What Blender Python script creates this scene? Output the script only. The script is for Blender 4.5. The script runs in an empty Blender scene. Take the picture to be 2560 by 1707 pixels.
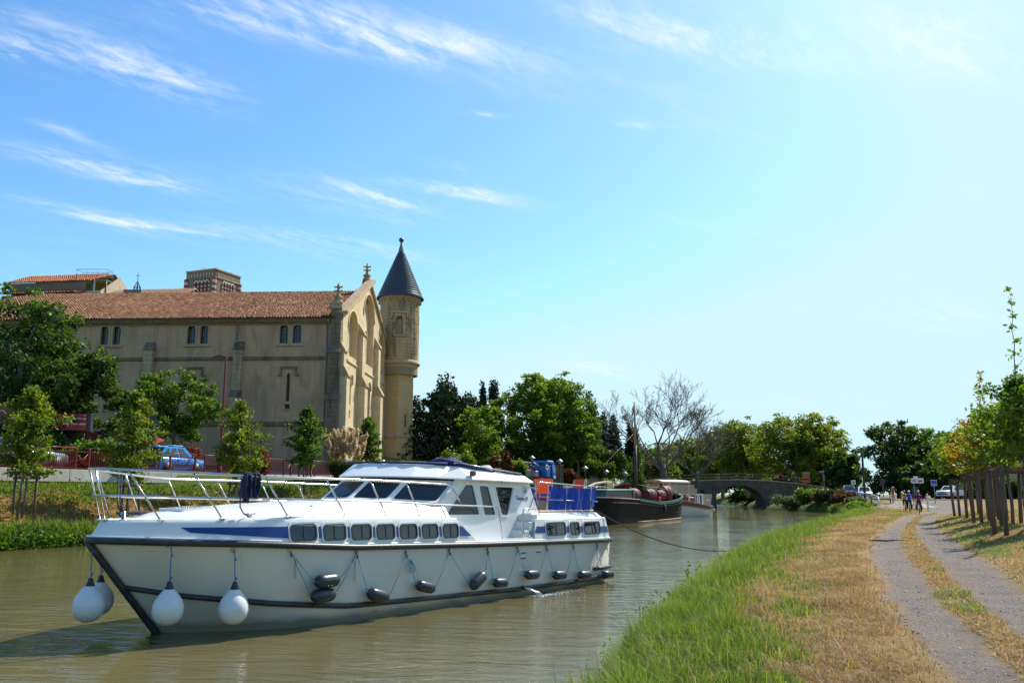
import bpy, bmesh, math, random
import numpy as np
from mathutils import Vector, Matrix, Euler
R = math.radians
random.seed(7)
rng = np.random.default_rng(11)
sc = bpy.context.scene
col = sc.collection

# ------------------------------------------------------------------ camera
CAMZ = 2.5
cam_d = bpy.data.cameras.new('camera')
cam = bpy.data.objects.new('camera', cam_d)
col.objects.link(cam)
cam.location = (0, 0, CAMZ)
cam.rotation_euler = (R(90 + 9.76), 0, 0)
cam_d.sensor_width = 36.0
cam_d.lens = 36.0 * 2200 / 2560
cam_d.clip_start = 0.1
cam_d.clip_end = 6000
sc.camera = cam
sc.render.resolution_x, sc.render.resolution_y = 1024, 682

# ------------------------------------------------------------------ sun, sky, exposure
SUN_EL = R(47)
SUN_AZ = R(48)                      # from +X towards +Y
sdir = Vector((math.cos(SUN_AZ) * math.cos(SUN_EL), math.sin(SUN_AZ) * math.cos(SUN_EL), math.sin(SUN_EL)))
sun_d = bpy.data.lights.new('sun', 'SUN')
sun_d.energy = 5.0
sun_d.angle = R(0.53)
sun_d.color = (1.0, 0.95, 0.86)
sun = bpy.data.objects.new('sun', sun_d)
col.objects.link(sun)
sun.rotation_euler = sdir.to_track_quat('Z', 'Y').to_euler()

world = bpy.data.worlds.new('World')
sc.world = world
world.use_nodes = True
wn, wl = world.node_tree.nodes, world.node_tree.links
wn.clear()

def nd(nodes, t, **kw):
    n = nodes.new(t)
    for k, v in kw.items():
        setattr(n, k, v)
    return n

def wmath(op, a, b=None, c=None):
    n = nd(wn, 'ShaderNodeMath', operation=op)
    for i, x in enumerate((a, b, c)):
        if x is None: continue
        if isinstance(x, (int, float)): n.inputs[i].default_value = x
        else: wl.new(x, n.inputs[i])
    return n.outputs[0]

w_out = nd(wn, 'ShaderNodeOutputWorld')
w_bg = nd(wn, 'ShaderNodeBackground')
w_bg.inputs['Strength'].default_value = 0.14
sky = nd(wn, 'ShaderNodeTexSky', sky_type='NISHITA')
sky.sun_disc = False
sky.sun_elevation = SUN_EL
sky.sun_rotation = R(90) - SUN_AZ
sky.altitude = 40
sky.air_density = 1.0
sky.dust_density = 0.8
sky.ozone_density = 1.6
hsv = nd(wn, 'ShaderNodeHueSaturation')
hsv.inputs['Saturation'].default_value = 1.26
hsv.inputs['Value'].default_value = 1.0
wl.new(sky.outputs[0], hsv.inputs['Color'])
tint = nd(wn, 'ShaderNodeMixRGB', blend_type='MULTIPLY')
tint.inputs[0].default_value = 1.0
tint.inputs[2].default_value = (0.95, 1.10, 1.13, 1)
wl.new(hsv.outputs[0], tint.inputs[1])
# cirrus: wind-drawn streaks on a plane high overhead, seen by direction
tc = nd(wn, 'ShaderNodeTexCoord')
sx = nd(wn, 'ShaderNodeSeparateXYZ')
wl.new(tc.outputs['Generated'], sx.inputs[0])
zz = wmath('ADD', wmath('MAXIMUM', sx.outputs[2], 0.0), 0.10)
cx = wmath('DIVIDE', sx.outputs[0], zz)
cy = wmath('DIVIDE', sx.outputs[1], zz)
cmb = nd(wn, 'ShaderNodeCombineXYZ')
wl.new(cx, cmb.inputs[0]); wl.new(cy, cmb.inputs[1])
def rotscale(rot, scale, loc=(0, 0, 0)):
    r = nd(wn, 'ShaderNodeVectorRotate', rotation_type='Z_AXIS')
    r.inputs['Angle'].default_value = R(-rot)
    wl.new(cmb.outputs[0], r.inputs['Vector'])
    m = nd(wn, 'ShaderNodeMapping')
    m.inputs['Scale'].default_value = scale
    m.inputs['Location'].default_value = loc
    wl.new(r.outputs[0], m.inputs[0])
    return m.outputs[0]
def cloud_noise(rot, scale, loc, detail, rough, dist):
    n = nd(wn, 'ShaderNodeTexNoise')
    n.inputs['Scale'].default_value = 1.0
    n.inputs['Detail'].default_value = detail
    n.inputs['Roughness'].default_value = rough
    n.inputs['Distortion'].default_value = dist
    wl.new(rotscale(rot, scale, loc), n.inputs['Vector'])
    return n.outputs[0]
def wramp(x, a, b):
    n = nd(wn, 'ShaderNodeMapRange', interpolation_type='SMOOTHSTEP')
    n.inputs[1].default_value = a; n.inputs[2].default_value = b
    wl.new(x, n.inputs[0])
    return n.outputs[0]
def wisp(cx_, cy_, ang, la, lb, k):
    """one drawn-out cirrus bank on the cloud plane"""
    sb = nd(wn, 'ShaderNodeVectorMath', operation='SUBTRACT'); sb.inputs[1].default_value = (cx_, cy_, 0)
    wl.new(cmb.outputs[0], sb.inputs[0])
    r = nd(wn, 'ShaderNodeVectorRotate', rotation_type='Z_AXIS'); r.inputs['Angle'].default_value = R(-ang)
    wl.new(sb.outputs[0], r.inputs['Vector'])
    ml = nd(wn, 'ShaderNodeVectorMath', operation='MULTIPLY'); ml.inputs[1].default_value = (1/la, 1/lb, 0)
    wl.new(r.outputs[0], ml.inputs[0])
    dt = nd(wn, 'ShaderNodeVectorMath', operation='DOT_PRODUCT'); wl.new(ml.outputs[0], dt.inputs[0]); wl.new(ml.outputs[0], dt.inputs[1])
    return wmath('MULTIPLY', wmath('POWER', 2.718, wmath('MULTIPLY', dt.outputs['Value'], -1.0)), k)
WISPS = [(-.73, 1.58, 43, .25, .10, 1.0), (-.92, 1.51, 51, .08, .06, .7), (-.44, 1.43, 10, .20, .07, .9), (-.20, 1.53, 8, .17, .06, .85), (-.97, 2.03, 40, .28, .06, .85), (-.98, 1.82, 58, .10, .03, .6), (-1.11, 2.30, 34, .28, .05, 1.0), (-.14, 2.18, 21, .16, .04, 1.0), (-.15, 2.04, 34, .09, .03, .6), (-.58, 2.51, 29, .36, .07, .85), (-.37, 2.18, 47, .15, .04, .6), (.42, 1.51, 19, .32, .07, .75), (.79, 1.51, 21, .26, .08, .8), (-.05, 1.79, 8, .06, .014, .7), (.26, 1.83, 4, .09, .02, .6), (.33, 4.05, 14, .16, .10, .5)]
streak = cloud_noise(35, (2.0, 10, 1), (3.1, 1.7, 0), 9, 0.55, 0.7)
fluff = cloud_noise(55, (17, 34, 1), (1.0, 2.0, 0), 8, 0.62, 0.5)
cover = cloud_noise(35, (1.1, 2.6, 1), (8.3, 2.1, 0), 3, 0.5, 0.2)
amt = wmath('MULTIPLY', wramp(cover, 0.45, 0.75), 0.5)
for w_ in WISPS: amt = wmath('ADD', amt, wisp(*w_))
tex = wmath('ADD', wmath('MULTIPLY', wramp(streak, 0.34, 0.72), 0.75), wmath('MULTIPLY', wramp(fluff, 0.30, 0.72), 0.45))
cl = wmath('MULTIPLY', wmath('MINIMUM', amt, 1.0), tex)
cl = wmath('MINIMUM', wmath('MULTIPLY', wramp(cl, 0.0, 1.35), 0.85), 0.75)
cmix = nd(wn, 'ShaderNodeMixRGB')
cmix.inputs[2].default_value = (5.4, 5.75, 6.0, 1)
wl.new(cl, cmix.inputs[0])
lim = nd(wn, 'ShaderNodeMixRGB', blend_type='DARKEN'); lim.inputs[0].default_value = 1.0; lim.inputs[2].default_value = (3.5, 4.95, 5.6, 1)   # clear air: the horizon never burns out
wl.new(tint.outputs[0], lim.inputs[1]); wl.new(lim.outputs[0], cmix.inputs[1])
wl.new(cmix.outputs[0], w_bg.inputs['Color'])
wl.new(w_bg.outputs[0], w_out.inputs['Surface'])

sc.view_settings.view_transform = 'Standard'
sc.view_settings.look = 'None'
sc.view_settings.gamma = 1.0
sc.view_settings.exposure = 0.45
sc.view_settings.use_curve_mapping = False
sc.render.engine = 'CYCLES'
sc.cycles.max_bounces = 8
sc.cycles.transparent_max_bounces = 12
sc.cycles.caustics_reflective = False
sc.cycles.caustics_refractive = False
sc.cycles.use_denoising = True

# ------------------------------------------------------------------ materials
MATS = {}
def _base(name):
    m = bpy.data.materials.new(name)
    m.use_nodes = True
    n, l = m.node_tree.nodes, m.node_tree.links
    b = n['Principled BSDF']
    MATS[name] = m
    return m, n, l, b

def c4(c): return (c[0], c[1], c[2], 1.0)

def noise(n, l, vec, scale, detail=5, rough=0.55, dist=0.0, stretch=None):
    t = n.new('ShaderNodeTexNoise')
    t.inputs['Scale'].default_value = scale
    t.inputs['Detail'].default_value = detail
    t.inputs['Roughness'].default_value = rough
    t.inputs['Distortion'].default_value = dist
    if stretch:
        m = n.new('ShaderNodeMapping')
        m.inputs['Scale'].default_value = stretch
        l.new(vec, m.inputs[0]); vec = m.outputs[0]
    l.new(vec, t.inputs['Vector'])
    return t.outputs[0]

def ramp(n, l, x, pts):
    r = n.new('ShaderNodeValToRGB')
    el = r.color_ramp.elements
    while len(el) > 1: el.remove(el[-1])
    el[0].position = pts[0][0]; el[0].color = c4(pts[0][1])
    for p, c in pts[1:]:
        e = el.new(p); e.color = c4(c)
    l.new(x, r.inputs[0])
    return r.outputs[0]

def mixc(n, l, f, a, b, bt='MIX'):
    m = n.new('ShaderNodeMixRGB'); m.blend_type = bt
    for i, x in enumerate((f, a, b)):
        if isinstance(x, (int, float)): m.inputs[i].default_value = x
        elif isinstance(x, (tuple, list)): m.inputs[i].default_value = c4(x)
        else: l.new(x, m.inputs[i])
    return m.outputs[0]

def bump(n, l, b, h, strength=0.3, dist=0.02):
    bp = n.new('ShaderNodeBump')
    bp.inputs['Strength'].default_value = strength
    bp.inputs['Distance'].default_value = dist
    l.new(h, bp.inputs['Height'])
    l.new(bp.outputs[0], b.inputs['Normal'])

def mat(name, c, rough=0.55, metal=0.0, c2=None, scale=3.0, spots=None, bmp=0.0, bscale=40.0, spec=0.5, coat=0.0, stretch=None, detail=5, rvar=0.0):
    m, n, l, b = _base(name)
    b.inputs['Roughness'].default_value = rough
    b.inputs['Metallic'].default_value = metal
    b.inputs['Specular IOR Level'].default_value = spec
    b.inputs['Coat Weight'].default_value = coat
    b.inputs['Coat Roughness'].default_value = 0.06
    t = n.new('ShaderNodeTexCoord')
    vec = t.outputs['Object']
    if c2 is None: c2 = tuple(x * 0.82 for x in c)
    f = noise(n, l, vec, scale, detail, 0.6, 0.0, stretch)
    colr = ramp(n, l, f, [(0.32, c2), (0.68, c)])
    if spots:
        sc_, lo, hi, sc_col = spots
        f2 = noise(n, l, vec, sc_, 6, 0.65, 0.3)
        msk = ramp(n, l, f2, [(lo, (0, 0, 0)), (hi, (1, 1, 1))])
        colr = mixc(n, l, msk, colr, sc_col)
    l.new(colr, b.inputs['Base Color'])
    if rvar:
        f3 = noise(n, l, vec, scale * 2.3, 4)
        mr = n.new('ShaderNodeMapRange')
        mr.inputs[3].default_value = max(0.02, rough - rvar); mr.inputs[4].default_value = rough + rvar
        l.new(f3, mr.inputs[0]); l.new(mr.outputs[0], b.inputs['Roughness'])
    if bmp:
        bump(n, l, b, noise(n, l, vec, bscale, 6), bmp, 0.02)
    return m

def leafmat(name, c, c2, trans=0.35, rough=0.5, tcol=None):
    """leaf colour varies leaf by leaf through the face attribute 'tint'"""
    m, n, l, b = _base(name)
    at = n.new('ShaderNodeAttribute'); at.attribute_name = 'tint'
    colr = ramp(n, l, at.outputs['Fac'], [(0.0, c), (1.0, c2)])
    l.new(colr, b.inputs['Base Color'])
    b.inputs['Roughness'].default_value = rough
    b.inputs['Specular IOR Level'].default_value = 0.35
    tr = n.new('ShaderNodeBsdfTranslucent')
    tm = mixc(n, l, 1.0, colr, tcol or (1.6, 1.75, 0.7), 'MULTIPLY')
    l.new(tm, tr.inputs['Color'])
    mx = n.new('ShaderNodeMixShader'); mx.inputs[0].default_value = trans
    out = n['Material Output']
    l.new(b.outputs[0], mx.inputs[1]); l.new(tr.outputs[0], mx.inputs[2])
    l.new(mx.outputs[0], out.inputs['Surface'])
    return m

def glassmat(name, c, rough=0.04, alpha=1.0, spec=0.7):
    m, n, l, b = _base(name)
    b.inputs['Base Color'].default_value = c4(c)
    b.inputs['Roughness'].default_value = rough
    b.inputs['Specular IOR Level'].default_value = spec
    b.inputs['Coat Weight'].default_value = 0.3
    b.inputs['Alpha'].default_value = alpha
    return m

# ------------------------------------------------------------------ objects
def link(o, parent=None):
    col.objects.link(o)
    if parent is not None: o.parent = parent
    return o

def tag(o, label=None, cat=None, group=None, kind=None):
    if label: o['label'] = label
    if cat: o['category'] = cat
    if group: o['group'] = group
    if kind: o['kind'] = kind
    return o

def thing(name, label, cat, loc=(0, 0, 0), rz=0.0, group=None):
    o = bpy.data.objects.new(name, None)
    o.empty_display_size = 0.2
    link(o)
    o.location = loc; o.rotation_euler = (0, 0, rz)
    return tag(o, label, cat, group)

def copy_tree(o, parent=None):
    c = o.copy(); col.objects.link(c)
    if parent is not None: c.parent = parent
    for ch in list(o.children): copy_tree(ch, c)
    return c

class MB:
    """collects faces of ONE part, then links them as one mesh object"""
    def __init__(s): s.v = []; s.f = []; s.sm = []
    def add(s, vs, fs, smooth=False):
        k = len(s.v); s.v += [tuple(p) for p in vs]
        s.f += [tuple(i + k for i in f) for f in fs]; s.sm += [smooth] * len(fs)
        return s
    def box(s, x0, x1, y0, y1, z0, z1, M=None):
        v = [(x, y, z) for z in (z0, z1) for y in (y0, y1) for x in (x0, x1)]
        if M is not None: v = [M @ Vector(p) for p in v]
        return s.add(v, [(0, 2, 3, 1), (4, 5, 7, 6), (0, 1, 5, 4), (2, 6, 7, 3), (0, 4, 6, 2), (1, 3, 7, 5)])
    def cbox(s, c, d, M=None, ch=0.0):
        if ch <= 0:
            return s.box(c[0]-d[0]/2, c[0]+d[0]/2, c[1]-d[1]/2, c[1]+d[1]/2, c[2]-d[2]/2, c[2]+d[2]/2, M)
        bm = bmesh.new(); bmesh.ops.create_cube(bm, size=1.0)
        for v in bm.verts: v.co = Vector((v.co.x*d[0], v.co.y*d[1], v.co.z*d[2]))
        bmesh.ops.bevel(bm, geom=bm.edges[:], offset=ch, segments=1, affect='EDGES')
        bm.verts.index_update()
        vs = [v.co + Vector(c) for v in bm.verts]
        if M is not None: vs = [M @ v for v in vs]
        fs = [[v.index for v in f.verts] for f in bm.faces]; bm.free()
        return s.add(vs, fs)
    def prism(s, poly, h0, h1, axis='z', M=None, smooth=False):
        """polygon (a,b) extruded along axis between h0 and h1"""
        n = len(poly)
        def P(a, b, h): return {'z': (a, b, h), 'y': (a, h, b), 'x': (h, a, b)}[axis]
        v = [P(a, b, h0) for a, b in poly] + [P(a, b, h1) for a, b in poly]
        if M is not None: v = [M @ Vector(p) for p in v]
        s.add(v, [tuple(range(n))[::-1], tuple(range(n, 2*n))])
        k = len(s.v) - 2*n
        s.f += [(k+i, k+(i+1) % n, k+n+(i+1) % n, k+n+i) for i in range(n)]; s.sm += [smooth]*n
        return s
    def tube(s, pts, r, n=8, closed=False, caps=True):
        pts = [Vector(p) for p in pts]; m = len(pts)
        rs = r if isinstance(r, (list, tuple)) else [r]*m
        up = None; rings = []
        for i, p in enumerate(pts):
            if closed: t = pts[(i+1) % m] - pts[i-1]
            else: t = pts[min(i+1, m-1)] - pts[max(i-1, 0)]
            if t.length < 1e-9: t = Vector((0, 0, 1))
            t.normalize()
            if up is None:
                up = Vector((0, 0, 1)) if abs(t.z) < 0.9 else Vector((1, 0, 0))
            a = t.cross(up)
            if a.length < 1e-6: a = t.cross(Vector((0.3, 1, 0.2)))
            a.normalize(); b = a.cross(t); up = b
            rings.append([p + (a*math.cos(q) + b*math.sin(q))*rs[i] for q in [2*math.pi*j/n for j in range(n)]])
        vs = [q for rg in rings for q in rg]
        fs = []
        for i in range(m if closed else m-1):
            i2 = (i+1) % m
            for j in range(n):
                fs.append((i*n+j, i*n+(j+1) % n, i2*n+(j+1) % n, i2*n+j))
        s.add(vs, fs, True)
        if caps and not closed:
            k = len(s.v) - m*n
            s.f += [tuple(k+j for j in range(n))[::-1], tuple(k+(m-1)*n+j for j in range(n))]; s.sm += [False, False]
        return s
    def lathe(s, prof, n=24, c=(0, 0, 0), M=None, a0=0.0, a1=2*math.pi, smooth=True):
        full = abs(a1-a0-2*math.pi) < 1e-6
        cnt = n if full else n+1
        v = []
        for rr, z in prof:
            for j in range(cnt):
                q = a0 + (a1-a0)*j/n
                v.append(Vector((c[0]+rr*math.cos(q), c[1]+rr*math.sin(q), c[2]+z)))
        if M is not None: v = [M @ p for p in v]
        fs = []
        for i in range(len(prof)-1):
            for j in range(n):
                j2 = (j+1) % cnt
                fs.append((i*cnt+j, i*cnt+j2, (i+1)*cnt+j2, (i+1)*cnt+j))
        return s.add(v, fs, smooth)
    def loft(s, rows, smooth=True, closed=False, cap0=False, cap1=False):
        n = len(rows[0]); k = len(s.v)
        s.add([p for r in rows for p in r], [], smooth)
        for i in range(len(rows)-1):
            for j in range(n if closed else n-1):
                j2 = (j+1) % n
                s.f.append((k+i*n+j, k+i*n+j2, k+(i+1)*n+j2, k+(i+1)*n+j)); s.sm.append(smooth)
        if cap0: s.f.append(tuple(k+j for j in range(n))[::-1]); s.sm.append(False)
        if cap1: s.f.append(tuple(k+(len(rows)-1)*n+j for j in range(n))); s.sm.append(False)
        return s
    def mesh(s, name, m=None):
        me = bpy.data.meshes.new(name)
        me.from_pydata(s.v, [], s.f)
        me.polygons.foreach_set('use_smooth', s.sm)
        if m is not None: me.materials.append(MATS[m] if isinstance(m, str) else m)
        bm = bmesh.new(); bm.from_mesh(me)
        bmesh.ops.recalc_face_normals(bm, faces=bm.faces[:]); bm.to_mesh(me); bm.free()
        me.update()
        return me
    def build(s, name, m, parent=None, label=None, kind=None):
        o = bpy.data.objects.new(name, s.mesh(name, m)); link(o, parent)
        return tag(o, label, kind=kind)

def inst(name, me, parent=None, loc=(0, 0, 0), rot=(0, 0, 0), scale=(1, 1, 1)):
    o = bpy.data.objects.new(name, me); link(o, parent)
    o.location = loc; o.rotation_euler = rot; o.scale = scale
    return o

def np_mesh(name, V, F, m, tint=None, smooth=False):
    """V (n,3), F (k,4) or (k,3) arrays"""
    me = bpy.data.meshes.new(name)
    V = np.asarray(V, np.float32); F = np.asarray(F, np.int32)
    k, w = F.shape
    me.vertices.add(len(V)); me.vertices.foreach_set('co', V.ravel())
    me.loops.add(k*w); me.loops.foreach_set('vertex_index', F.ravel())
    me.polygons.add(k)
    me.polygons.foreach_set('loop_start', np.arange(0, k*w, w, dtype=np.int32))
    me.polygons.foreach_set('loop_total', np.full(k, w, np.int32))
    if smooth: me.polygons.foreach_set('use_smooth', np.ones(k, bool))
    me.update(calc_edges=True)
    if tint is not None:
        a = me.attributes.new('tint', 'FLOAT', 'FACE')
        a.data.foreach_set('value', np.asarray(tint, np.float32))
    for q in (m if isinstance(m, (list, tuple)) else [m]):
        me.materials.append(MATS[q] if isinstance(q, str) else q)
    return me

def np_obj(name, V, F, m, parent=None, tint=None, kind=None, label=None, smooth=False):
    o = bpy.data.objects.new(name, np_mesh(name, V, F, m, tint, smooth)); link(o, parent)
    return tag(o, label, kind=kind)

# value noise for placing things
_perm = np.random.default_rng(5).random((256, 256))
def vnoise(x, y):
    x = np.asarray(x, float); y = np.asarray(y, float)
    xi = np.floor(x).astype(int); yi = np.floor(y).astype(int)
    fx = x-xi; fy = y-yi; fx = fx*fx*(3-2*fx); fy = fy*fy*(3-2*fy)
    g = lambda a, b: _perm[a % 256, b % 256]
    return (g(xi, yi)*(1-fx)+g(xi+1, yi)*fx)*(1-fy) + (g(xi, yi+1)*(1-fx)+g(xi+1, yi+1)*fx)*fy
def fbm(x, y, o=3):
    s = 0; a = 0.5; t = 0
    for i in range(o):
        s = s+a*vnoise(x*2**i+17*i, y*2**i+31*i); t += a; a *= 0.5
    return s/t
def sstep(a, b, x):
    t = np.clip((np.asarray(x, float)-a)/(b-a), 0, 1); return t*t*(3-2*t)
# ------------------------------------------------------------------ water, banks, road
CA = R(22.5)
CR = np.array((math.cos(CA), -math.sin(CA))); CS = np.array((math.sin(CA), math.cos(CA)))
def ST(x, y): return x*CS[0]+y*CS[1], x*CR[0]+y*CR[1]
def XY(s, t): return s*CS[0]+t*CR[0], s*CS[1]+t*CR[1]
TLp = np.array([(-80, -36), (45, -35.8), (58, -31), (68, -26.5), (100, -25), (141, -24.3), (160, -27), (200, -44), (240, -60), (420, -110)], float)
TRp = np.array([(-30, -0.4), (0, -2.0), (8, -3.05), (12, -3.5), (16, -3.9), (25, -4.6), (36, -5.0), (50, -4.8), (68, -4.2), (80, -3.3), (90, -3.0), (105, -3.5), (118, -5), (126, -8), (134, -13), (141, -17), (155, -18.5), (200, -33), (240, -47), (420, -90)], float)
tL = lambda s: np.interp(s, TLp[:, 0], TLp[:, 1])
tR = lambda s: np.interp(s, TRp[:, 0], TRp[:, 1])
PLp = np.array([(-20, 1.2), (8.8, 0.47), (15, 0.03), (20, -0.14), (27, -0.38), (35, -0.3), (51, 0.38), (68, 1.38), (90, 4.0)], float)
PRp = np.array([(-20, 4.0), (8.8, 2.35), (17, 2.05), (26, 2.13), (37, 2.06), (51, 2.3), (69, 3.4), (90, 7.0)], float)
pL = lambda s: np.interp(s, PLp[:, 0], PLp[:, 1])
pR = lambda s: np.interp(s, PRp[:, 0], PRp[:, 1])

def h_right(s, t):
    s = np.asarray(s, float); t = np.asarray(t, float)
    d = t - tR(s)
    z = np.interp(d, [-3, -0.4, 0, 0.35, 0.9, 2.2, 3.6, 6.0, 9.0], [-1.2, -0.45, -0.03, 0.35, 0.62, 0.78, 0.86, 0.9, 0.92])
    k = sstep(62, 82, s)
    rise = np.clip(t - pR(s), 0, 60)
    z = z + (1-k)*np.interp(rise, [0, 0.5, 2.0, 3.5, 60], [0, 0.1, 0.42, 0.5, 1.4])
    z = z + sstep(84, 120, s)*0.75*sstep(0.2, 4, d)
    z = z + (fbm(s*0.8, t*0.8)-0.5)*0.10*sstep(0.1, 1.5, d)*(1-k*0.7)
    inpath = (t > pL(s)) & (t < pR(s)) & (s < 88)
    w = (t-pL(s))/np.maximum(pR(s)-pL(s), .1)
    rut = np.where(inpath, -0.05*np.sin(np.clip(w, 0, 1)*math.pi)**0.5 + 0.05*np.exp(-((w-0.47)/0.12)**2), 0)
    return z + rut

def h_left(s, d):
    """d: metres inland from the left waterline"""
    s = np.asarray(s, float); d = np.asarray(d, float)
    A = np.interp(d, [-3, 0, 0.5, 3, 6, 7.6, 8.0, 8.4, 30, 60, 400], [-1.5, -0.03, 0.35, 1.3, 2.55, 2.95, 3.05, 3.7, 4.2, 5.5, 8])
    B = np.interp(d, [-3, -0.05, 0.0, 4, 8, 12, 30, 60, 400], [-1.5, -1.5, 2.2, 2.4, 3.3, 3.5, 5.2, 6.5, 9])
    k = sstep(50, 64, s)
    z = A*(1-k)+B*k
    z = z + sstep(78, 88, s)*(1-sstep(128, 136, s))*sstep(12.6, 13.2, d)*1.6
    z = z + (fbm(s*0.9, d*0.9)-0.5)*0.35*sstep(0.2, 2, d)*(1-sstep(6.5, 7.6, d))
    return z

def grid_mesh(name, S, T, hf, m, attrs, t_abs):
    SS, TT = np.meshgrid(S, T, indexing='ij')
    if t_abs == 'R': tt = tR(SS)+TT; Z = hf(SS, tt)
    else: tt = tL(SS)-TT; Z = hf(SS, TT)
    X, Y = XY(SS, tt)
    V = np.stack([X, Y, Z], -1).reshape(-1, 3)
    a, b = SS.shape
    i = np.arange(a*b).reshape(a, b)
    F = np.stack([i[:-1, :-1], i[:-1, 1:], i[1:, 1:], i[1:, :-1]], -1).reshape(-1, 4)
    if t_abs == 'R': F = F[:, ::-1]
    me = np_mesh(name, V, F, m, smooth=True)
    for k, f in attrs.items():
        at = me.attributes.new(k, 'FLOAT', 'POINT')
        at.data.foreach_set('value', np.asarray(f(SS, tt), np.float32).ravel())
    o = bpy.data.objects.new(name, me); link(o)
    return tag(o, kind='structure')

def dry_f(s, t):
    d = t - tR(s)
    base = sstep(0.9, 2.8, d + (fbm(s*0.35, t*0.35)-0.5)*1.8)
    n = fbm(s*0.55+9, t*0.9+4)
    n2 = fbm(s*1.6+3, t*2.1+8)
    patch = np.clip(base*(0.5+1.25*(n-0.22))+1.6*np.clip(n2-.60, 0, 1)*sstep(.5, 1.2, d)-2.6*np.clip(.44-n2, 0, 1)*base, 0, 1)
    patch = np.clip(patch*1.25, 0, 1); patch = np.where(s > 70, patch*0.75, patch)
    right = np.where(t > pR(s), np.clip(0.55+1.3*(fbm(s*0.7, t*0.7)-0.35), 0, 1), patch)
    return right
def path_f(s, t):
    w = (t-pL(s))/np.maximum(pR(s)-pL(s), .1)
    e = (fbm(s*1.7, t*1.7)-0.5)*0.16
    tr1 = sstep(-0.06, 0.06, w+e)*(1-sstep(0.30, 0.40, w+e))
    tr2 = sstep(0.54, 0.64, w+e)*(1-sstep(0.96, 1.08, w+e))
    far = sstep(74, 84, s)*sstep(-0.1, 0, w)*(1-sstep(1.0, 1.15, w))
    return np.clip(np.maximum(np.maximum(tr1, tr2), far), 0, 1)
def edge_f(s, t):      # bare trodden sand beside the ruts
    w = (t-pL(s))/np.maximum(pR(s)-pL(s), .1)
    return np.clip(np.exp(-((w+0.06)/0.13)**2)+np.exp(-((w-1.08)/0.18)**2), 0, 1)

def ground_mat(name, left=False):
    m, n, l, b = _base(name)
    t = n.new('ShaderNodeTexCoord'); vec = t.outputs['Object']
    def at(k):
        a = n.new('ShaderNodeAttribute'); a.attribute_name = k; return a.outputs['Fac']
    green = ramp(n, l, noise(n, l, vec, 9, 6), [(0.3, (0.05, 0.075, 0.014)), (0.7, (0.11, 0.15, 0.03))])
    straw = ramp(n, l, noise(n, l, vec, 14, 8, 0.7), [(0.25, (0.13, 0.062, 0.02)), (0.5, (0.27, 0.155, 0.05)), (0.75, (0.42, 0.27, 0.11))])
    g = mixc(n, l, at('dry'), green, straw)
    if not left:
        sand = ramp(n, l, noise(n, l, vec, 20, 6), [(0.3, (0.30, 0.19, 0.09)), (0.7, (0.46, 0.32, 0.18))])
        fe = n.new('ShaderNodeMath'); fe.operation = 'MULTIPLY'
        l.new(at('edge'), fe.inputs[0]); l.new(noise(n, l, vec, 6, 4), fe.inputs[1])
        g = mixc(n, l, fe.outputs[0], g, sand)
        v = n.new('ShaderNodeTexVoronoi'); v.inputs['Scale'].default_value = 34
        l.new(vec, v.inputs['Vector'])
        grav = ramp(n, l, noise(n, l, vec, 45, 6, 0.75), [(0.25, (0.095, 0.074, 0.060)), (0.5, (0.19, 0.155, 0.13)), (0.78, (0.33, 0.28, 0.245))])
        dust = ramp(n, l, noise(n, l, vec, 1.3, 5), [(0.35, (0.145, 0.12, 0.103)), (0.65, (0.25, 0.19, 0.145))])
        grav = mixc(n, l, 0.42, grav, dust)
        fine = ramp(n, l, noise(n, l, vec, 130, 4, 0.8), [(0.36, (0.45, 0.43, 0.42)), (0.5, (1, 1, 1)), (0.66, (1.5, 1.5, 1.5))])
        grav = mixc(n, l, 0.75, grav, fine, 'MULTIPLY')
        cell = ramp(n, l, v.outputs['Color'], [(0.2, (0.62, 0.6, 0.58)), (0.8, (1.25, 1.25, 1.25))])
        grav = mixc(n, l, 0.6, grav, cell, 'MULTIPLY')
        g = mixc(n, l, at('path'), g, grav)
    l.new(g, b.inputs['Base Color'])
    b.inputs['Roughness'].default_value = 0.95
    b.inputs['Specular IOR Level'].default_value = 0.15
    bump(n, l, b, noise(n, l, vec, 30, 8, 0.75), 0.9, 0.035)
    return m
ground_mat('towpath_ground'); ground_mat('far_bank_ground', True)

S_R = np.concatenate([np.arange(-14, 6, 1.0), np.arange(6, 34, 0.22), np.arange(34, 90, 0.6), np.arange(90, 160, 2.5), np.linspace(160, 420, 14)])
T_R = np.concatenate([[-3, -1.0, -0.3], np.arange(0, 11.5, 0.2), np.linspace(11.6, 30, 20), [36, 45, 60, 90, 140, 220, 400, 900, 2000]])
grid_mesh('ground', S_R, T_R, h_right, 'towpath_ground', {'dry': dry_f, 'path': path_f, 'edge': edge_f}, 'R')
def dry_left(s, t):
    d = tL(s)-t
    k = sstep(1.2, 2.6, d+(fbm(s*0.6, d*0.6)-0.5)*2)*(1-sstep(4.2, 6.2, d+(fbm(s*0.4+5, d)-0.5)*3))
    return np.clip(k*(1.05+1.0*(fbm(s*1.1, d*1.3)-0.35))+0.12*sstep(7.9, 8.5, d)*0, 0, 1)
S_L = np.concatenate([np.arange(-80, 20, 4.0), np.arange(20, 66, 0.5), np.arange(66, 150, 2.0), np.linspace(150, 420, 14)])
T_L = np.concatenate([[-3, -0.06, 0.0], np.arange(0.3, 8.8, 0.3), np.linspace(9, 14, 14), np.linspace(15, 60, 16), [80, 120, 200, 400, 900, 2000]])
grid_mesh('far_bank', S_L, T_L, h_left, 'far_bank_ground', {'dry': dry_left}, 'L')

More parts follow.
